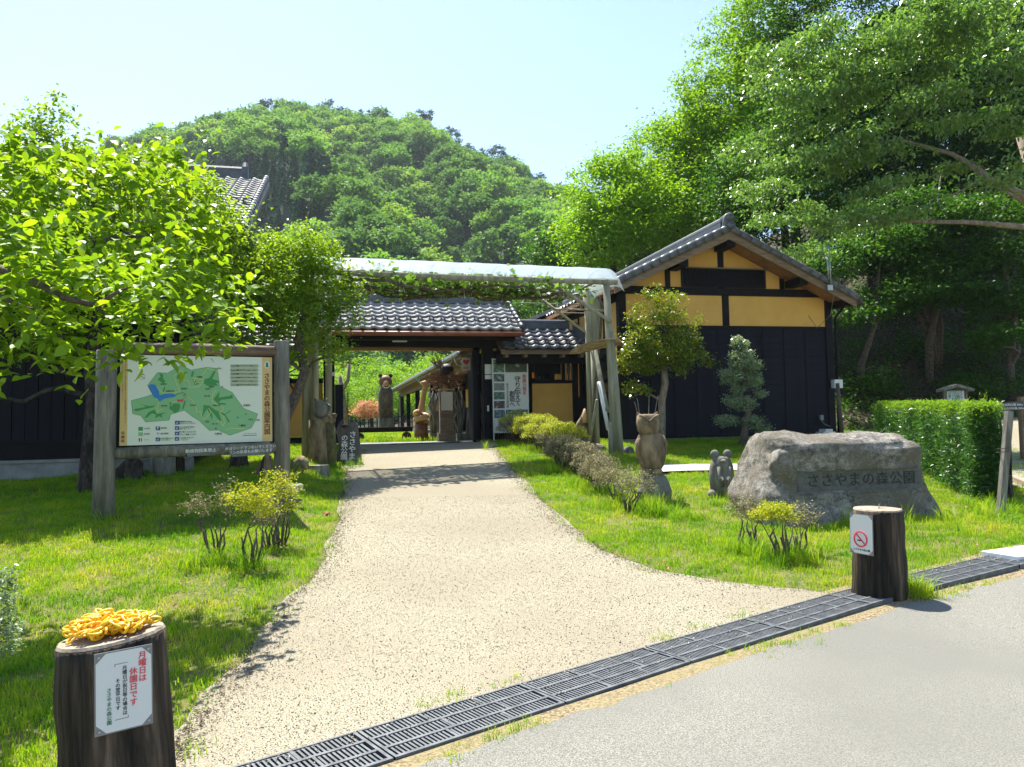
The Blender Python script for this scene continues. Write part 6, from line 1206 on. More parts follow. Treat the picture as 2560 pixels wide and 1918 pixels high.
for a_ in (('first azalea bush from the gate, yellow green top over brown twigs', 1258, 1104, .30, 34, 1034, 'azalea', 'azalea_dry', 4600),
    ('second azalea bush from the gate, yellow green and full', 1294, 1109, .32, 36, 1032, 'azalea', 'azalea_dry', 5000),
    ('third azalea bush from the gate, bright yellow green', 1330, 1117, .34, 38, 1036, 'azalea', 'azalea', 5600),
    ('fourth azalea bush from the gate with green side', 1364, 1128, .34, 40, 1045, 'azalea', 'azalea', 5800),
    ('fifth azalea bush, bright topped over brown twigs', 1398, 1142, .34, 40, 1058, 'azalea', 'azalea_dry', 5400),
    ('bright topped azalea bush before the peaked carving', 1428, 1150, .34, 38, 1070, 'azalea', 'azalea_dry', 4800),
    ('brown twiggy azalea bush below the bright row', 1412, 1172, .26, 36, 1092, 'azalea_dry', 'azalea_dry', 4400),
    ('brown azalea bush with small green cap near the pergola post', 1448, 1185, .26, 34, 1108, 'azalea_dry', 'azalea_dry', 4200),
    ('grey brown azalea mound between the path and the pergola post', 1476, 1200, .24, 32, 1122, 'azalea_dry', 'azalea_dry', 3600),
    ('low brown azalea mound just above the bare azaleas of the right row', 1498, 1218, .22, 30, 1140, 'azalea_dry', 'azalea_dry', 3200)): bush(*a_)
azalea('grey bare azalea of the right row just left of the owl', 1500, 1232, [(1495, 1165, 70, 30, 170)], False, nl=2600)
azalea('spreading grey azalea in front of the owl stump', 1545, 1255, [(1530, 1190, 70, 28, 170)], False, nl=2600)
azalea('last thin grey azalea of the right row nearest the camera', 1572, 1280, [(1585, 1205, 70, 36, 150)], False, nl=1800)
# dark bush at the lower left edge
base = Vector(at(-40, 1640, 3.3)); base.z = Tz(base.x, base.y); lb_ = thing('box_bush', 'dark small leaved bush cut by the lower left edge', 'shrub', base); rr = np.random.default_rng(3)
Cc = crown_clusters([(np.array(at(-30, 1500, 3.3)) - np.array(base), (.11, .12, .12)), (np.array(at(-40, 1600, 3.3)) - np.array(base), (.14, .15, .10)), (np.array(at(5, 1450, 3.3)) - np.array(base), (.05, .06, .05))], 130, rr, .3)
b_ = branches([(Vector((0, 0, 0)), .02), (Vector((0, 0, .1)), .018)], Cc[:70], rr, .014, .002, 5); part('stems', b_, M['branch'], lb_, True); o = link('foliage', leaves_mesh('foliage', scatter(Cc, 22, (.02, .02, .018), rr), .02, L['holly'], rr, droop=-.1), lb_); o['kind'] = 'stuff'

# clipped yew hedge
hg = thing('clipped_hedge', 'clipped dark green conifer hedge with bright new tips right of the boulder', 'hedge', (0, 0, 0)); rr = np.random.default_rng(8)
ha = G(2222, 1135); hb = G(2452, 1258); ha.z = hb.z = 0; hb.x += .0; ha.y += .3; hd_ = (hb - ha); hl = hd_.length; hd_.normalize(); hn = Vector((hd_.y, -hd_.x, 0)); hg.location = (ha.x, ha.y, Tz(ha.x, ha.y))
if hn.x < 0: hn = -hn
n = 60000; s_ = rr.uniform(-.1, hl + .05, n); face = rr.random(n); wv = rr.uniform(0, .30, n); hv = rr.uniform(.05, 1, n)
topz = lambda s: (at(2222, 1012, ha.y)[2] * (1 - s / hl) + at(2452, 1020, hb.y)[2] * (s / hl))
gz0 = lambda s: Tz(ha.x, ha.y) * (1 - s / hl) + Tz(hb.x, hb.y) * (s / hl)
w_ = np.where(face < .48, rr.normal(.0, .05, n), np.where(face < .85, wv, .3)); hh_ = np.where((face >= .48) & (face < .85), rr.normal(1.0, .025, n), hv)
e_ = rr.random(n) < .12; s_ = np.where(e_, hl + rr.normal(0, .05, n), s_); w_ = np.where(e_, wv, w_); hh_ = np.where(e_, hv, hh_)
zt1 = topz(s_) ; zb1 = gz0(s_); lump = .05 * np.sin(s_ * 6) + .04 * np.sin(s_ * 15 + hh_ * 9)
X = ha.x + hd_.x * s_ + hn.x * (w_ - lump); Yy = ha.y + hd_.y * s_ + hn.y * (w_ - lump); Z = zb1 + (zt1 - zb1) * hh_
P = np.stack([X - ha.x, Yy - ha.y, Z - hg.location.z], 1)
hi = hh_ > .93 + rr.normal(0, .06, n)
for nm, sel, lm, sz in (('needles', ~hi, 'yew', .065), ('new_shoots', hi, 'yew_new', .06)):
    q = P[sel]; V, F = leaf_arrays(q, sz, rr, up=.3, droop=-.45 if nm != 'needles' else .0, wid=.22, out=np.tile([-hn.x * .5, -.3, 0], (len(q), 1))); o = link(nm, npmesh(nm, V, F, L[lm], rr.uniform(0, 1, len(F))), hg); o['kind'] = 'stuff'
b_ = MB()
for k in range(34): s1 = rr.uniform(0, hl); c = ha + hd_ * s1 + hn * .38; z0_ = float(gz0(s1)); b_.tube([(c.x - ha.x, c.y - ha.y, z0_ - hg.location.z - .05), (c.x - ha.x + rr.normal(0, .1), c.y - ha.y + rr.normal(0, .1), z0_ - hg.location.z + (float(topz(s1)) - z0_) * .9)], [.03, .012], 5)
part('stems', b_, M['bark'], hg)
core = MB(); 
for k in range(12): s0, s1 = hl * k / 12, hl * (k + 1) / 12
sh = MB()
for (px, py) in ((2458, 990), (2235, 1000), (2330, 1006), (2380, 1008), (2425, 1010), (2290, 1005)):
    p = Vector(at(px, py + 24, (ha.y + hb.y) / 2 + (2350 - px) * .008)); k = 60 if px == 2458 else 22; Pq = np.array(p)[None] + rr.normal(0, 1, (k, 3)) * [.025, .025, .06 if px == 2458 else .03] + [0, 0, .05]
    V, F = leaf_arrays(Pq - np.array(hg.location), .05, rr, up=.2, droop=-.9, wid=.25); o = link('long_shoot', npmesh('long_shoot', V, F, L['yew_new'], rr.uniform(0, 1, len(F))), hg)

# ---- the big trees of the right hillside
r7 = np.random.default_rng(17)
def up_tree(name, label, px, Y, lst, lm, bm='bark', ncl=300, per=40, ls=.14, sp=(.32, .32, .18), tr=.22, limb=70, droop=.25, group=None, cat='tree', lean=0, **k):
    P = at(px, 1000, Y); base = Vector((P[0], P[1], Tz(P[0], P[1]))); bl_ = blobs_at(lst, base); top = max(b[0][2] for b in bl_)
    c = sum((b[0] for b in bl_), np.zeros(3)) / len(bl_); tk = [(Vector((0, 0, -.3)), tr * 1.25), (Vector((c[0] * .1, c[1] * .1, top * .2)), tr), (Vector((c[0] * .4 + .2, c[1] * .4, top * .45)), tr * .75), (Vector((c[0] * .8, c[1] * .8, top * .7)), tr * .45), (Vector((c[0], c[1], top * .92)), tr * .15)]
    return tree(name, label, cat, base, tk, bl_, L[lm], M[bm], ncl, per, ls, sp, r7, group, limb, .08, crown='foliage', droop=droop, **k)
up_tree('maple_tree', 'rounded bright green maple directly left of the hall roof', 1540, 29, [(1500, 480, 29, 1.6, 1.6, 1.3), (1560, 430, 29, 1.3, 1.4, .9), (1590, 530, 28, 2.0, 2, 1.5), (1500, 600, 28, 1.6, 1.6, 1.2), (1470, 560, 28.5, .8, 1, .9)], 'maple', ncl=300, per=60, ls=.15)
up_tree('maple_tree', 'bright maple rising behind the hall ridge', 1690, 31, [(1650, 400, 31, 1.8, 1.8, 1.6), (1730, 360, 31, 1.8, 1.8, 1.6), (1700, 480, 30, 2.4, 2, 1.8), (1640, 330, 31, .9, .8, .6), (1780, 480, 30, 2, 2, 1.6), (1650, 560, 29, 1.8, 1.5, 1.1)], 'maple', ncl=380, per=60, ls=.15)
up_tree('elm_tree', 'tallest bright tree crowning the right edge of the sky', 1850, 30, [(1800, 180, 30, 1.7, 1.8, 1.5), (1880, 80, 30, 1.9, 1.8, 1.6), (1860, 260, 29, 2.4, 2, 1.8), (1960, 0, 29, 2, 2, 1.6), (1740, 270, 30, .9, 1, .8), (1800, 340, 30, 1.6, 1.6, 1.2), (1960, 180, 29, 2, 2, 2)], 'maple', ncl=480, per=62, ls=.15)
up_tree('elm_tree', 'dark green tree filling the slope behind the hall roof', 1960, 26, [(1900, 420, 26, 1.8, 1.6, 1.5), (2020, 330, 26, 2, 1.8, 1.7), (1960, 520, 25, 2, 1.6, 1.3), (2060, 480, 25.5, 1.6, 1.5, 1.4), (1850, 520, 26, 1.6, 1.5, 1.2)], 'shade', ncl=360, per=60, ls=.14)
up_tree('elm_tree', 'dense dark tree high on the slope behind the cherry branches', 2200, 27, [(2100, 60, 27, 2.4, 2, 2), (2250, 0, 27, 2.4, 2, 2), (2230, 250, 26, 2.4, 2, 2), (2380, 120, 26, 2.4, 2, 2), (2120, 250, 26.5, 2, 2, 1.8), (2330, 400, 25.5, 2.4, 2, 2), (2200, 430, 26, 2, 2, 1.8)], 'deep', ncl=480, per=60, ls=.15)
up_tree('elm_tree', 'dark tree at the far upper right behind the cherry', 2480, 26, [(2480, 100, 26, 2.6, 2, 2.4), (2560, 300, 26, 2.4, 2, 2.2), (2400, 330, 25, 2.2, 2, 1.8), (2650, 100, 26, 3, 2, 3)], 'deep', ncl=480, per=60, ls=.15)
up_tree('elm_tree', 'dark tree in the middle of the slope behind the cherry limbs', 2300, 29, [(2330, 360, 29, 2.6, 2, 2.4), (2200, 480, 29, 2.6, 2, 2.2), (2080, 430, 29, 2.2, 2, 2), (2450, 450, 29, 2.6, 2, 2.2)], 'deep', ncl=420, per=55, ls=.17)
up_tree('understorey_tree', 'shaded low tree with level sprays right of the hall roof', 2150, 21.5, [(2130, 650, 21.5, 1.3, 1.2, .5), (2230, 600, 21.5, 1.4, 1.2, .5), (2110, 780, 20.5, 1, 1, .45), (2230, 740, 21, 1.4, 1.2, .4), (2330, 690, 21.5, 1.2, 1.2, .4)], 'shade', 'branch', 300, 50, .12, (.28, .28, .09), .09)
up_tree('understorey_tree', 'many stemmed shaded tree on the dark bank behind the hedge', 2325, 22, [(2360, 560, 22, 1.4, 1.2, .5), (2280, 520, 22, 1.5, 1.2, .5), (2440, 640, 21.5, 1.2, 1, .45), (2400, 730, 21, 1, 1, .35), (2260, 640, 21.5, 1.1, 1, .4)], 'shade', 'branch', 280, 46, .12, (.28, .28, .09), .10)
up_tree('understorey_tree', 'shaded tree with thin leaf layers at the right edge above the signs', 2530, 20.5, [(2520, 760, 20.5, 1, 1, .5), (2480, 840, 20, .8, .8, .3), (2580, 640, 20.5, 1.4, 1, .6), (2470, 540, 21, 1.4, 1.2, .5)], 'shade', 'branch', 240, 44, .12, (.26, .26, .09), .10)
P = at(2335, 1000, 22.5); base = Vector((P[0], P[1], Tz(P[0], P[1]))); ms = thing('stem_clump', 'fan of slender bare stems rising from the dark bank behind the hedge', 'tree', base); P0 = rel(base, 2345, 868, 22.3)
for k, (px, py) in enumerate(((2262, 720), (2285, 690), (2305, 760), (2330, 620), (2300, 640), (2345, 740))): part('stem', MB().tube([P0 + Vector((.03 * k - .1, 0, -.5)), (P0 + rel(base, px, py, 22)) / 2 + Vector((.1 * (k % 2), 0, -.1)), rel(base, px, py, 22), rel(base, px - 20 + 14 * k, py - 180, 22)], [.07, .055, .045, .02], 7), M['branch'], ms, True)
# cherry reaching in from the right
base = Vector((11.4, 15.2, Tz(11.4, 15.2))); cl = [(1990, 170, 16.5, 1.3, 1.2, .45), (2120, 110, 16, 1.5, 1.2, .5), (2060, 260, 16, 1.4, 1.2, .4), (2230, 190, 15.5, 1.2, 1.1, .4), (1940, 370, 17, 1.1, 1, .38), (2050, 400, 15.6, 1.1, 1, .35), (2170, 370, 15, .9, .9, .3), (2330, 90, 15, 1.4, 1.2, .5), (2460, 40, 14.6, 1.2, 1.2, .5), (2370, 260, 14.6, 1.1, 1, .33), (2490, 300, 14, .9, .9, .33), (1930, 470, 19, .9, .8, .3), (2080, 565, 16.5, 1.1, .9, .22), (2180, 545, 14.8, .9, .8, .2), (2010, 625, 19, .8, .8, .22), (2000, 530, 18, .9, .8, .22), (2520, 430, 13.6, .6, .6, .28), (2200, 470, 15, .7, .7, .2), (2540, 150, 13.6, .8, .8, .4), (2400, 400, 14.6, .5, .6, .18), (1890, 545, 20, .5, .6, .2)]
bl_ = blobs_at(cl, base); tk = [(Vector((0, 0, -.3)), .36), (Vector((-.1, 0, 1.2)), .28), (Vector((-.3, 0, 2.6)), .24), (Vector((-.5, -.1, 4.2)), .2), (Vector((-.9, 0, 6.0)), .14)]
chy = tree('cherry_tree', 'large cherry with glossy drooping leaf sprays reaching in from the right', 'tree', base, tk, bl_, L['cherry'], M['bark_pale'], 400, 84, .115, (.24, .24, .055), r7, limb=200, r0=.05, shell=.2, crown='foliage', droop=.75, wid=.42)
mb = MB()
for line in ([(2700, 560, 14.6, .10), (2560, 490, 14.5, .085), (2480, 455, 14.4, .075), (2440, 420, 14.5, .065), (2380, 385, 14.8, .045), (2250, 350, 15, .035), (2120, 370, 15.2, .02)], [(2700, 590, 14.6, .07), (2560, 568, 14.4, .055), (2430, 556, 14.5, .047), (2320, 555, 14.7, .038), (2200, 548, 14.9, .03), (2080, 550, 15, .015)], [(2460, 440, 14.4, .04), (2420, 470, 14.3, .02), (2370, 490, 14.3, .008)]):
    mb.tube([rel(base, a, b, c) for a, b, c, r in line], [r for *_, r in line], 9)
part('limb', mb, M['bark_pale'], chy, True)
# understorey shrubs on the dark bank: leafy ground cover and shrubs
shp = []
rr = np.random.default_rng(31)
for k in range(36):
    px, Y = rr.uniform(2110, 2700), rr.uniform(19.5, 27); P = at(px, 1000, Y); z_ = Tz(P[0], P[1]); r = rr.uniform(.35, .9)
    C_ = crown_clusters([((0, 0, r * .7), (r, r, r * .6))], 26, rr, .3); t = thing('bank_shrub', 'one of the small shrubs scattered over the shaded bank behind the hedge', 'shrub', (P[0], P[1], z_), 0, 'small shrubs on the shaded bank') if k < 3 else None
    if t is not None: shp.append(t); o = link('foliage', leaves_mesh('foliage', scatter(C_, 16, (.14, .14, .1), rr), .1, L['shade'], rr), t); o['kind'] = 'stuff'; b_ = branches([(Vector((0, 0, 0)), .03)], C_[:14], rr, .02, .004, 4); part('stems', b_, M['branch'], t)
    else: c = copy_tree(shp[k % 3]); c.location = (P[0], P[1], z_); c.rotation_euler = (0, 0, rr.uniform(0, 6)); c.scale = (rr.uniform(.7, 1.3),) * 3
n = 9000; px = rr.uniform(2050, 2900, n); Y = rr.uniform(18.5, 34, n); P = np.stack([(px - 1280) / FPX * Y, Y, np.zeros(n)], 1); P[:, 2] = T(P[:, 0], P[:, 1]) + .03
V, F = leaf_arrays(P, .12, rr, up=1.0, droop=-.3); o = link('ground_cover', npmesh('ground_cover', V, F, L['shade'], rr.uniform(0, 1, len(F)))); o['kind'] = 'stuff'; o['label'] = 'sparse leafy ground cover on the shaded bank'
# trees behind, closing the slope above and behind the hall
r9 = np.random.default_rng(77); src = []
bt = []
for k, (px, Y) in enumerate(((1420, 40), (1500, 46), (1600, 44), (1720, 42), (1850, 42), (2000, 38), (2150, 36), (2300, 36), (2450, 35), (2600, 34), (2750, 30), (1900, 52), (2100, 48), (2350, 46), (1300, 62), (1230, 58))):
    P = at(px, 1000, Y); z_ = Tz(P[0], P[1]) if Y < 120 else 1
    if k < 2:
        Hh_ = 9; C_ = crown_clusters([((0, 0, 5.2), (3, 3, 2.6)), ((1.2, .5, 6.8), (1.8, 1.8, 1.6)), ((-1.3, 0, 6.2), (1.8, 1.8, 1.6))], 330, r9, .5)
        t = thing('slope_tree', 'leafy tree of the wood closing the slope behind the ochre hall', 'tree', (P[0], P[1], z_), 0, 'trees of the wood behind the hall'); mb = MB().tube([(0, 0, -.5), (.1, 0, 2.5), (0, .1, 5), (0, 0, 8)], [.25, .2, .14, .04], 8); b_ = branches([(Vector((.1, 0, 2.5)), .15), (Vector((0, .1, 5)), .12)], C_[:50], r9, .06, .01, 4); mb.add(b_.v, b_.f); part('trunk', mb, M['bark'], t)
        o = link('foliage', leaves_mesh('foliage', scatter(C_, 34, (.4, .4, .25), r9), .22, L['maple' if k else 'shade'], r9), t); o['kind'] = 'stuff'; bt.append(t)
    else:
        t = copy_tree(bt[(k + (px > 1900)) % 2 if px < 1900 else 0]); t.location = (P[0], P[1], z_)
    t['label'] = ('leafy tree of the back wood left of the hall ridge', 'bright leafy tree of the back wood just above the left eave of the hall', 'back wood tree behind the ridge end of the hall', 'back wood tree directly behind the tall maple over the ridge', 'back wood tree behind the tallest sky edge tree', 'back wood tree behind the dark tree over the hall roof', 'back wood tree behind the upper cherry sprays', 'back wood tree high behind the bare stem clump', 'back wood tree high above the roofed notice', 'back wood tree high above the clipped hedge end', 'back wood tree at the top right edge of the photo', 'back wood tree beyond the right edge', 'tall rear tree of the back wood behind the tallest edge tree', 'tall rear tree of the back wood above the cherry', 'tall rear tree of the back wood at the upper right', 'small tree left of the hall eave against the far hill', 'small tree over the gate ridge against the far hill')[k]
    s1 = (1.0, .9, 1.05, 1.15, 1.3, 1.2, 1.2, 1.2, 1.3, 1.3, 1.2, 1.5, 1.4, 1.4, .8, .75)[k]; t.scale = (s1,) * 3; t.rotation_euler = (0, 0, r9.uniform(0, 6))
# garden trees seen through and above the gate
gl = [(700, 60, 1.0, 'small leafy garden tree far behind the left plum tree'), (800, 52, .95, 'garden tree seen at the left end of the gate opening'), (870, 44, .62, 'bright garden tree behind the carved bear'), (930, 56, .95, 'garden tree rising in the middle of the gate opening'), (1000, 50, .75, 'drooping green tree behind the end of the walkway'), (1050, 62, 1.05, 'garden tree above the walkway roof'), (1120, 58, 1.0, 'bright garden tree above the walkway roof near the gate post'), (1200, 55, .95, 'garden tree just over the side wing roof'), (1260, 66, 1.05, 'pale green tree right of the gate ridge'), (1350, 60, .9, 'pale green tree behind the hall eave'), (600, 70, 1.1, 'tree behind the roof end of the left house'), (500, 75, 1.2, 'tree behind the left house roof'), (380, 80, 1.3, 'far tree behind the left plum crown')]
for k, (px, Y, s1, lb) in enumerate(gl):
    P = at(px, 1000, Y)
    if k == 0:
        C_ = crown_clusters([((0, 0, 3.6), (2.6, 2.4, 1.9)), ((1, .5, 4.8), (1.4, 1.4, 1.2)), ((-1.2, 0, 2.6), (1.6, 1.6, 1.3))], 240, r9, .5)
        t = thing('garden_tree', lb, 'tree', (P[0], P[1], .97), 0, 'garden trees behind the gate'); mb = MB().tube([(0, 0, -.3), (.1, 0, 1.5), (0, .1, 4)], [.16, .12, .05], 8); b_ = branches([(Vector((.1, 0, 1.5)), .1)], C_[:40], r9, .05, .01, 4); mb.add(b_.v, b_.f); part('trunk', mb, M['bark'], t)
        o = link('foliage', leaves_mesh('foliage', scatter(C_, 36, (.34, .34, .2), r9), .17, L['maple'], r9), t); o['kind'] = 'stuff'; g0 = t
    else: t = copy_tree(g0); t['label'] = lb; t.location = (P[0], P[1], .97)
    t.scale = (s1, s1, s1 * .95); t.rotation_euler = (0, 0, r9.uniform(0, 6))
P = at(925, 1000, 38); C_ = crown_clusters([((0, 0, 1.2), (.85, .8, .42))], 120, r9, .4); t = thing('red_maple', 'low pink red maple shrub behind the carved bear', 'tree', (P[0], P[1], .97)); part('trunk', branches([(Vector((0, 0, 0)), .08), (Vector((0, 0, .5)), .07)], C_[:30], r9, .04, .006, 5), M['bark'], t); o = link('foliage', leaves_mesh('foliage', scatter(C_, 24, (.16, .16, .09), r9), .1, L['pinkmaple'], r9), t); o['kind'] = 'stuff'
P = at(868, 1000, 32); base = Vector((P[0], P[1], .97)); t = thing('pruned_tree', 'bare pruned grey tree with cut branch ends left in the gate opening', 'tree', base); part('trunk', MB().tube([(0, 0, 0), rel(base, 855, 980, 32), rel(base, 850, 940, 32)], [.14, .11, .09], 8).tube([rel(base, 856, 975, 32), rel(base, 870, 950, 32), rel(base, 873, 910, 32)], [.08, .08, .08], 8), M['bark_pale'], t, True)

# ---- wooded hill: near 300 trees are things, the others one mass
rh_ = np.random.default_rng(99)
def hilltree(nm, kind, lm):
    if kind == 'broad':
        C_ = crown_clusters([((0, 0, 4.6), (3.9, 3.9, 3.0)), ((1.4, .5, 6.2), (2.4, 2.4, 2.0)), ((-1.7, -.6, 5.6), (2.2, 2.2, 1.8))], 100, rh_, .75); P = scatter(C_, 15, (.62, .62, .38), rh_); sz = .72
    elif kind == 'cone':
        k = 900; h = rh_.uniform(0, 1, k) ** .8; a = rh_.uniform(0, 6.283, k); r = (1 - h) * 2.2 * rh_.uniform(.5, 1, k) + .1; P = np.stack([r * np.cos(a), r * np.sin(a), 1 + h * 8], 1); sz = .75
    else:
        C_ = crown_clusters([((0, 0, 8), (2.2, 2.2, .9)), ((.8, 0, 9.8), (1.5, 1.5, .7)), ((-1, .3, 6.4), (1.8, 1.8, .6))], 40, rh_, .5); P = scatter(C_, 15, (.4, .4, .2), rh_); sz = .55
    V, F = leaf_arrays(P, sz, rh_, up=1.2, droop=.25, wid=.75); me = npmesh(nm, V, F, L[lm], np.clip(rh_.normal(.5, .28, len(F)), 0, 1))
    mb = MB().tube([(0, 0, -1.5), (.2, 0, 3), (0, .1, 8 if kind != 'broad' else 5)], [.28, .2, .08], 6); tm = mb.mesh('trunk', M['bark']); return me, tm
HT = {'a': ('broad', 'far'), 'b': ('broad', 'far2'), 'c': ('cone', 'conifer'), 'd': ('pine', 'conifer'), 'e': ('broad', 'brownfar')}
hm = {k: [hilltree('crown', v[0], v[1]) for _ in range(2 if k in 'ab' else 1)] for k, v in HT.items()}
names = {'a': ('hill_broadleaf_tree', 'round light green broadleaf tree on the far wooded hill', 'light green broadleaf trees on the far hill'), 'b': ('hill_oak_tree', 'darker green round tree on the far wooded hill', 'darker broadleaf trees on the far hill'), 'c': ('hill_cedar_tree', 'dark pointed cedar on the far wooded hill', 'dark cedars on the far hill'), 'd': ('hill_pine_tree', 'dark layered pine standing on the hill crest', 'pines along the hill crest'), 'e': ('withered_tree', 'brownish withered crown on the far wooded hill', 'withered crowns on the far hill')}
trees = []
for t in np.arange(.0, 1.03, .036):
    D = 105 + 190 * t; stp = 7.2 / D * FPX; px = -60 + rh_.uniform(0, stp)
    while px < 1750:
        q = px + rh_.normal(0, stp * .22); tt_ = t + rh_.normal(0, .010); x, y, z = hill_xyz(q, tt_); iy = 1050 - .02 * (q - 1280) - (z + 5 - 1.5) / y * FPX
        kind = 'a' if rh_.random() < .60 else 'b'
        if 520 < q < 900 and 370 + .0 * q < iy < 590 - (q - 560) * .28 and q + iy * .35 < 960 + 40 * math.sin(iy * .05): kind = 'c'
        if q > 1240 and iy > 560 + (1500 - q) * .25 and iy < 720 and q < 1560: kind = 'c'
        if 780 < q < 1240 and iy > 640 and rh_.random() < .35: kind = 'c'
        if t > .955 and rh_.random() < (.55 if (700 < q < 960 or 1060 < q < 1420) else .12): kind = 'd'
        if .1 < t < .95 and kind in 'ab' and rh_.random() < .03: kind = 'd'
        if rh_.random() < .008: kind = 'e'
        s1 = rh_.uniform(.8, 1.4) * (.75 if kind == 'c' and t > .25 else 1) * (.8 if kind == 'd' else 1)
        trees.append((q, y, x, z, kind, s1)); 
        px += stp * (.45 if kind == 'c' else .9)
npn = len(trees)
for px in (648, 668, 700, 800, 822, 852, 872, 905, 928, 1065, 1078, 1128, 1150, 1186, 1212, 1240, 1262, 1278, 1345, 1362, 1435, 1452):
    x, y, z = hill_xyz(px, 1.0); trees.append((px, y, x, z + .6, 'd', rh_.uniform(.8, 1.2)))
vis = list(range(npn, len(trees))) + sorted([k for k, t_ in enumerate(trees[:npn]) if 180 < t_[0] < 1500], key=lambda k: trees[k][1])[:300 - (len(trees) - npn)]; vs = set(vis)
rest = [t_ for k, t_ in enumerate(trees) if k not in vs]
for k in vis:
    q, y, x, z, kind, s1 = trees[k]; nm, lb, gr = names[kind]; cm, tm = hm[kind][rh_.integers(len(hm[kind]))]
    o = link(nm, tm, None, (x, y, z - .5), (0, 0, rh_.uniform(0, 6.28)), (s1, s1, s1 * rh_.uniform(.85, 1.1))); tag(o, lb, 'tree', gr); link('crown', cm, o)['kind'] = 'stuff'
protos = []; pidx = {}
for kind in 'abcde':
    pidx[kind] = len(protos); protos.append(proto('tree_kind_' + HT[kind][0], hm[kind][0][0]))
for i_, pr_ in enumerate(protos): pass
# one mass object for the remaining hill trees (joined instances, kind stuff)
def multi_instancer(name, pts, label):
    """pts: (x, y, z, rz, s, proto index)"""
    pts = sorted(pts, key=lambda p: p[5]); P = np.array([p[:3] for p in pts]); rot = np.array([(0, 0, p[3]) for p in pts]); sc = np.array([p[4] for p in pts]); o = instancer(name, P, rot, sc, protos, label)
    a = o.data.attributes.new('idx', 'INT', 'POINT'); a.data.foreach_set('value', np.array([p[5] for p in pts], np.int32))
    ng = o.modifiers[0].node_group; ia = ng.nodes.new('GeometryNodeInputNamedAttribute'); ia.data_type = 'INT'; ia.inputs[0].default_value = 'idx'
    ip = [n for n in ng.nodes if n.bl_idname == 'GeometryNodeInstanceOnPoints'][0]; ng.links.new(ia.outputs[0], ip.inputs['Instance Index']); return o
multi_instancer('distant_wood', [(x, y, z - .5, rh_.uniform(0, 6.28), s1, pidx[kind]) for q, y, x, z, kind, s1 in rest], 'the rest of the wood covering the far hill')

# ------------------------------------------------------------------ grass and gravel
def tuft(seed, n, h, spread, w):
    r = np.random.default_rng(seed); V = []; F = []
    for i in range(n):
        x, y = r.normal(0, spread, 2); a = r.uniform(0, 6.283); hh = h * r.uniform(.5, 1.25); lean = r.uniform(.1, .75) * hh; dx, dy = math.cos(a), math.sin(a); px_, py_ = -dy * w / 2, dx * w / 2; o = len(V)
        V += [(x - px_, y - py_, -.01), (x + px_, y + py_, -.01), (x + dx * lean * .35 + px_ * .8, y + dy * lean * .35 + py_ * .8, hh * .6), (x + dx * lean * .35 - px_ * .8, y + dy * lean * .35 - py_ * .8, hh * .6), (x + dx * lean, y + dy * lean, hh)]
        F += [(o, o + 1, o + 2, o + 3), (o + 3, o + 2, o + 4)]
    return MB().add(V, F).mesh('grass_tuft', M['grass'])
gt_ = [proto('grass_tuft_a', tuft(1, 28, .037, .045, .0042)), proto('grass_tuft_b', tuft(2, 24, .045, .05, .0048)), proto('grass_tuft_c', tuft(3, 26, .032, .05, .005))]
rg2 = np.random.default_rng(4)
def lawn_ok(x, y):
    lo = np.interp(x, [p[0] for p in GRT], [p[1] for p in GRT]); u = x * UX + y * UY; v = -x * UY + y * UX
    j = .05 * np.sin(y * 5) * np.sin(y * 1.7) + .04 * np.sin(y * 17 + x * 3) + rg2.normal(0, .06, x.shape)
    left = (x < pinterp(LE, y) + j) & (v < 13.2 + 5.2 * (u > -2.3)); right = (x > pinterp(RE, np.maximum(y, RE[-1][1])) + j) & (y > lo + .05) & (v < 15.7 + 2.6 * (u < 6.2))
    walk = (y > a_w[0] + (x - 2.2) * .03) & (y < a_w[1] + (x - 2.2) * .03) & (x > 2.15) & (x < 4.9)
    side = (x > 5.9 + (y - 6) * .30 + .9) & (y > 6.5) & (x > np.interp(y, [7, 9, 12, 19], [6.9, 6.6, 7.8, 8.9])) & (x < np.interp(y, [7, 9, 12, 19], [9, 11.2, 11.8, 12.4]))
    return ((left | right) & ~walk & ~side)
a_w = (G(1640, 1188).y + .02, G(1640, 1170).y - .02)
pts = []
for (x0_, x1_, y0_, y1_, den) in ((-5, 9, 1.6, 5, 260), (-8, 9, 5, 8, 220), (-10, 11, 8, 12, 150), (-11, 12, 12, 18.5, 105)):
    k = int((x1_ - x0_) * (y1_ - y0_) * den); q = np.stack([rg2.uniform(x0_, x1_, k), rg2.uniform(y0_, y1_, k)], 1); q = q[lawn_ok(q[:, 0], q[:, 1])]; q = q[(np.abs(q[:, 0] / q[:, 1]) < .80)]; pts.append(q)
q = np.concatenate(pts); sc = rg2.uniform(.7, 1.2, len(q)) * (1 + .035 * np.maximum(0, q[:, 1] - 6))
P = np.concatenate([q, T(q[:, 0], q[:, 1])[:, None]], 1)
instancer('lawn_grass', P, np.concatenate([rg2.normal(0, .12, (len(q), 2)), rg2.uniform(0, 6.28, (len(q), 1))], 1), sc, gt_, 'short mown grass of the lawns')
# inner garden grass, coarser
q = np.stack([rg2.uniform(-16, 4, 9000), rg2.uniform(20, 60, 9000)], 1); u = q[:, 0] * UX + q[:, 1] * UY; q = q[(u < 3.5)]; P = np.concatenate([q, T(q[:, 0], q[:, 1])[:, None]], 1)
instancer('garden_grass', P, np.concatenate([np.zeros((len(q), 2)), rg2.uniform(0, 6.28, (len(q), 1))], 1), rg2.uniform(2.2, 3.4, len(q)), gt_, 'grass of the inner garden behind the gate')
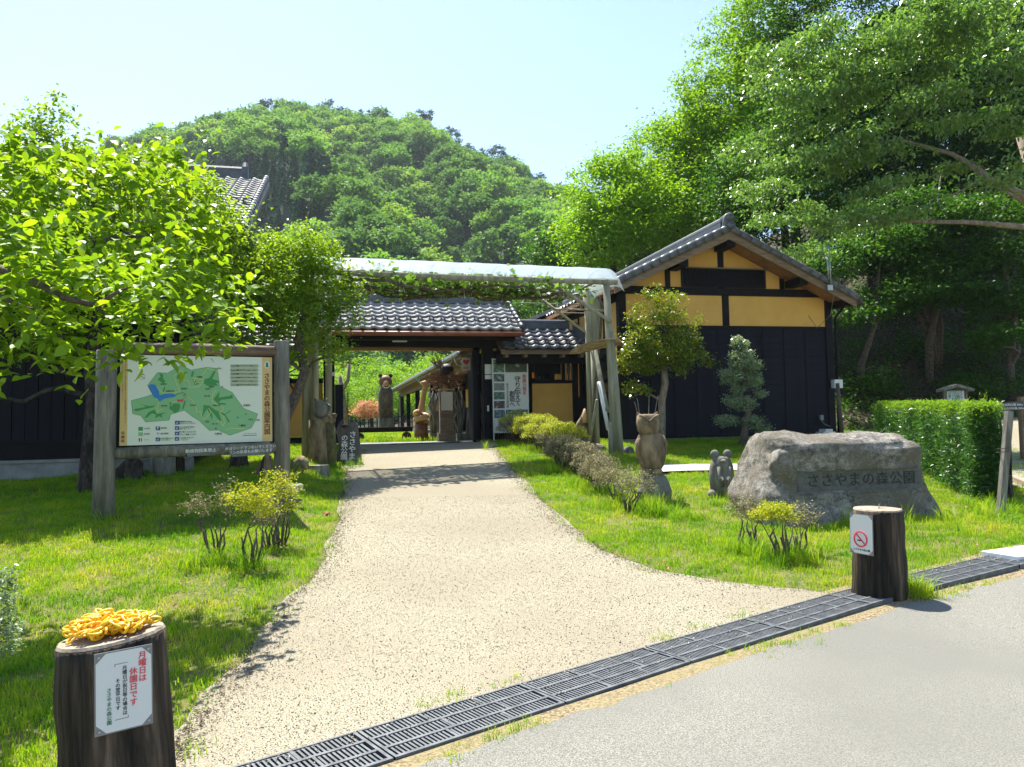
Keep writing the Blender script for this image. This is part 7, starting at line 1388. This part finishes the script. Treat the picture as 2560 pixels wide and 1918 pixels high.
# taller clumps at feet of things and shrubs
tall = [proto('tall_tuft', tuft(9, 34, .15, .05, .006)), proto('tall_tuft_b', tuft(10, 26, .22, .04, .006))]
foot = []
for px, py, n_, sp in ((2260, 1490, 26, .10), (1640, 1290, 20, .12), (1700, 1300, 12, .12), (540, 1412, 7, .08), (628, 1425, 8, .08), (1870, 1388, 14, .1), (1960, 1405, 26, .2), (2060, 1318, 14, .3), (2300, 1318, 14, .3), (1560, 1270, 18, .2), (1500, 1230, 16, .2), (1380, 1185, 16, .25), (1450, 1215, 16, .2), (2480, 1275, 20, .2), (2540, 1300, 20, .3), (1640, 1262, 10, .12), (262, 1305, 6, .1), (1860, 1262, 10, .2), (760, 1190, 14, .3), (860, 1172, 8, .2), (1300, 1125, 20, .4), (430, 1420, 5, .2), (1530, 1150, 10, .1), (1600, 1130, 10, .3)):
    p = G(px, py)
    for k in range(n_): x, y = p.x + rg2.normal(0, sp), p.y + rg2.normal(0, sp * .6); foot.append((x, y, Tz(x, y)))
foot = np.array(foot); instancer('tall_grass', foot, np.concatenate([rg2.normal(0, .15, (len(foot), 2)), rg2.uniform(0, 6.28, (len(foot), 1))], 1), rg2.uniform(.5, 1.05, len(foot)), tall, 'longer uncut grass round the feet of posts and shrubs')
# weeds along the drain
wq = []
for k in range(420):
    s = rg2.uniform(0, GL); x, y, _ = pl(GRT, s); off_ = -.07 + rg2.normal(0, .02) if rg2.random() < .35 else GW + .07 + abs(rg2.normal(0, .06)); x2, y2, _ = pl(GRT, s + .02); d = np.array([x2 - x, y2 - y]); d /= np.linalg.norm(d) + 1e-9; X, Y_ = x + d[1] * off_, y - d[0] * off_
    if math.sin(s * 3.1) + rg2.normal(0, .6) > .3: wq.append((X, Y_, Tz(X, Y_) + .01))
wq = np.array(wq); instancer('verge_weeds', wq, np.concatenate([rg2.normal(0, .2, (len(wq), 2)), rg2.uniform(0, 6.28, (len(wq), 1))], 1), rg2.uniform(.5, .95, len(wq)), gt_, 'thin weeds along the drain edge')
# loose gravel
def peb(seed):
    r = random.Random(seed); return MB().loft([(-.4, 0, 0, .45, .35), (0, 0, 0, .9, .65), (.35, 0, 0, .5, .4)], 6, .5, seed, 1.3)
pm = [mat('pebble_a', (.34, .28, .19), .8), mat('pebble_b', (.60, .54, .42), .8), mat('pebble_c', (.17, .15, .12), .8)]
pb = [proto('pebble_%s' % 'abc'[k], peb(k).mesh('pebble', pm[k])) for k in range(3)]
k = 70000; q = np.stack([rg2.uniform(-2.6, 3.4, k), 2.2 + 8 * rg2.random(k) ** 1.5], 1); lo = np.interp(q[:, 0], [p[0] for p in GRT], [p[1] for p in GRT])
ok = (q[:, 0] > pinterp(LE, q[:, 1]) - .05) & (q[:, 1] > lo - .02) & ((q[:, 0] < pinterp(RE, q[:, 1])) | (q[:, 1] < RE[-1][1])); q = q[ok]; P = np.concatenate([q, (T(q[:, 0], q[:, 1]) + .022)[:, None]], 1)
instancer('loose_gravel', P, rg2.uniform(-.5, 6.28, (len(q), 3)), rg2.uniform(.0025, .0055, len(q)) * (1 + .8 * (rg2.random(len(q)) < .03)), pb, 'loose fine gravel of the path')
k = 500; s = rg2.uniform(.2, GL - .3, k); X = []; 
for s_ in s: x, y, _ = pl(GRT, s_); x2, y2, _ = pl(GRT, s_ + .02); d = np.array([x2 - x, y2 - y]); d /= np.linalg.norm(d) + 1e-9; o_ = rg2.uniform(0, GW) * rg2.uniform(.3, 1); X.append((x + d[1] * o_, y - d[0] * o_, Tz(x, y) + .03))
instancer('grate_gravel', np.array(X), rg2.uniform(-.5, 6.28, (k, 3)), rg2.uniform(.004, .008, k), pb, 'gravel caught on the drain covers')
# dark crumbs and leaf litter gathered along the edges of the path
lt_ = [proto('litter_a', MB().add([(0, 0, 0), (.02, .008, .006), (.045, 0, .002), (.02, -.008, .008)], [(0, 1, 2), (0, 2, 3)]).mesh('litter', mat('leaf_crumbs', (.06, .04, .022), .9, (.14, .09, .05), 40))), pb[2]]
q = []
for k in range(9000):
    y = 2.4 + 14 * rg2.random() ** 1.3; sd_ = rg2.random() < .5; e = float(pinterp(LE, y)) if sd_ else float(pinterp(RE, max(y, RE[-1][1]))); d = abs(rg2.normal(0, .13)) * (.4 + .6 * abs(math.sin(y * 1.3 + sd_ * 2))); x = e + d if sd_ else e - d
    if not sd_ and y < RE[-1][1]: continue
    q.append((x, y))
q = np.array(q); instancer('edge_litter', np.concatenate([q, (T(q[:, 0], q[:, 1]) + .026)[:, None]], 1), rg2.uniform(-.4, .4, (len(q), 3)) + np.stack([np.zeros(len(q)), np.zeros(len(q)), rg2.uniform(0, 6, len(q))], 1), rg2.uniform(.25, .6, len(q)), lt_[:1], 'brown crumbs and leaf litter along the path edges')
# fallen leaves
dl_ = [proto('dry_leaf', MB().add([(0, 0, 0), (.03, .02, .012), (.07, 0, .004), (.03, -.02, .014)], [(0, 1, 2), (0, 2, 3)]).mesh('dry_leaf', M['dry_leaf']))]
k = 900; q = np.stack([rg2.uniform(-7, 9, k), rg2.uniform(3, 16, k)], 1); q = q[lawn_ok(q[:, 0], q[:, 1])]; k = len(q); P = np.concatenate([q, (T(q[:, 0], q[:, 1]) + .035)[:, None]], 1); instancer('fallen_leaves', P, rg2.uniform(-.4, .4, (k, 3)) + [0, 0, 1], rg2.uniform(.3, .8, k), dl_, 'few dry fallen leaves')
for s_ in (gme,): pass

# ------------------------------------------------------------------ air
hz_ = MB().box((-420, -30, -6), (480, 400, 190)).mesh('haze'); hm_ = bpy.data.materials.new('haze'); hm_.use_nodes = True; n = hm_.node_tree.nodes; l = hm_.node_tree.links; n.remove(n['Principled BSDF'])
pv = n.new('ShaderNodeVolumePrincipled'); pv.inputs['Color'].default_value = (.80, .90, 1, 1); pv.inputs['Density'].default_value = .0002; pv.inputs['Anisotropy'].default_value = .2; l.new(pv.outputs[0], n['Material Output'].inputs['Volume']); hz_.materials.append(hm_)
o = link('haze', hz_); o['kind'] = 'stuff'; o['label'] = 'thin summer haze'
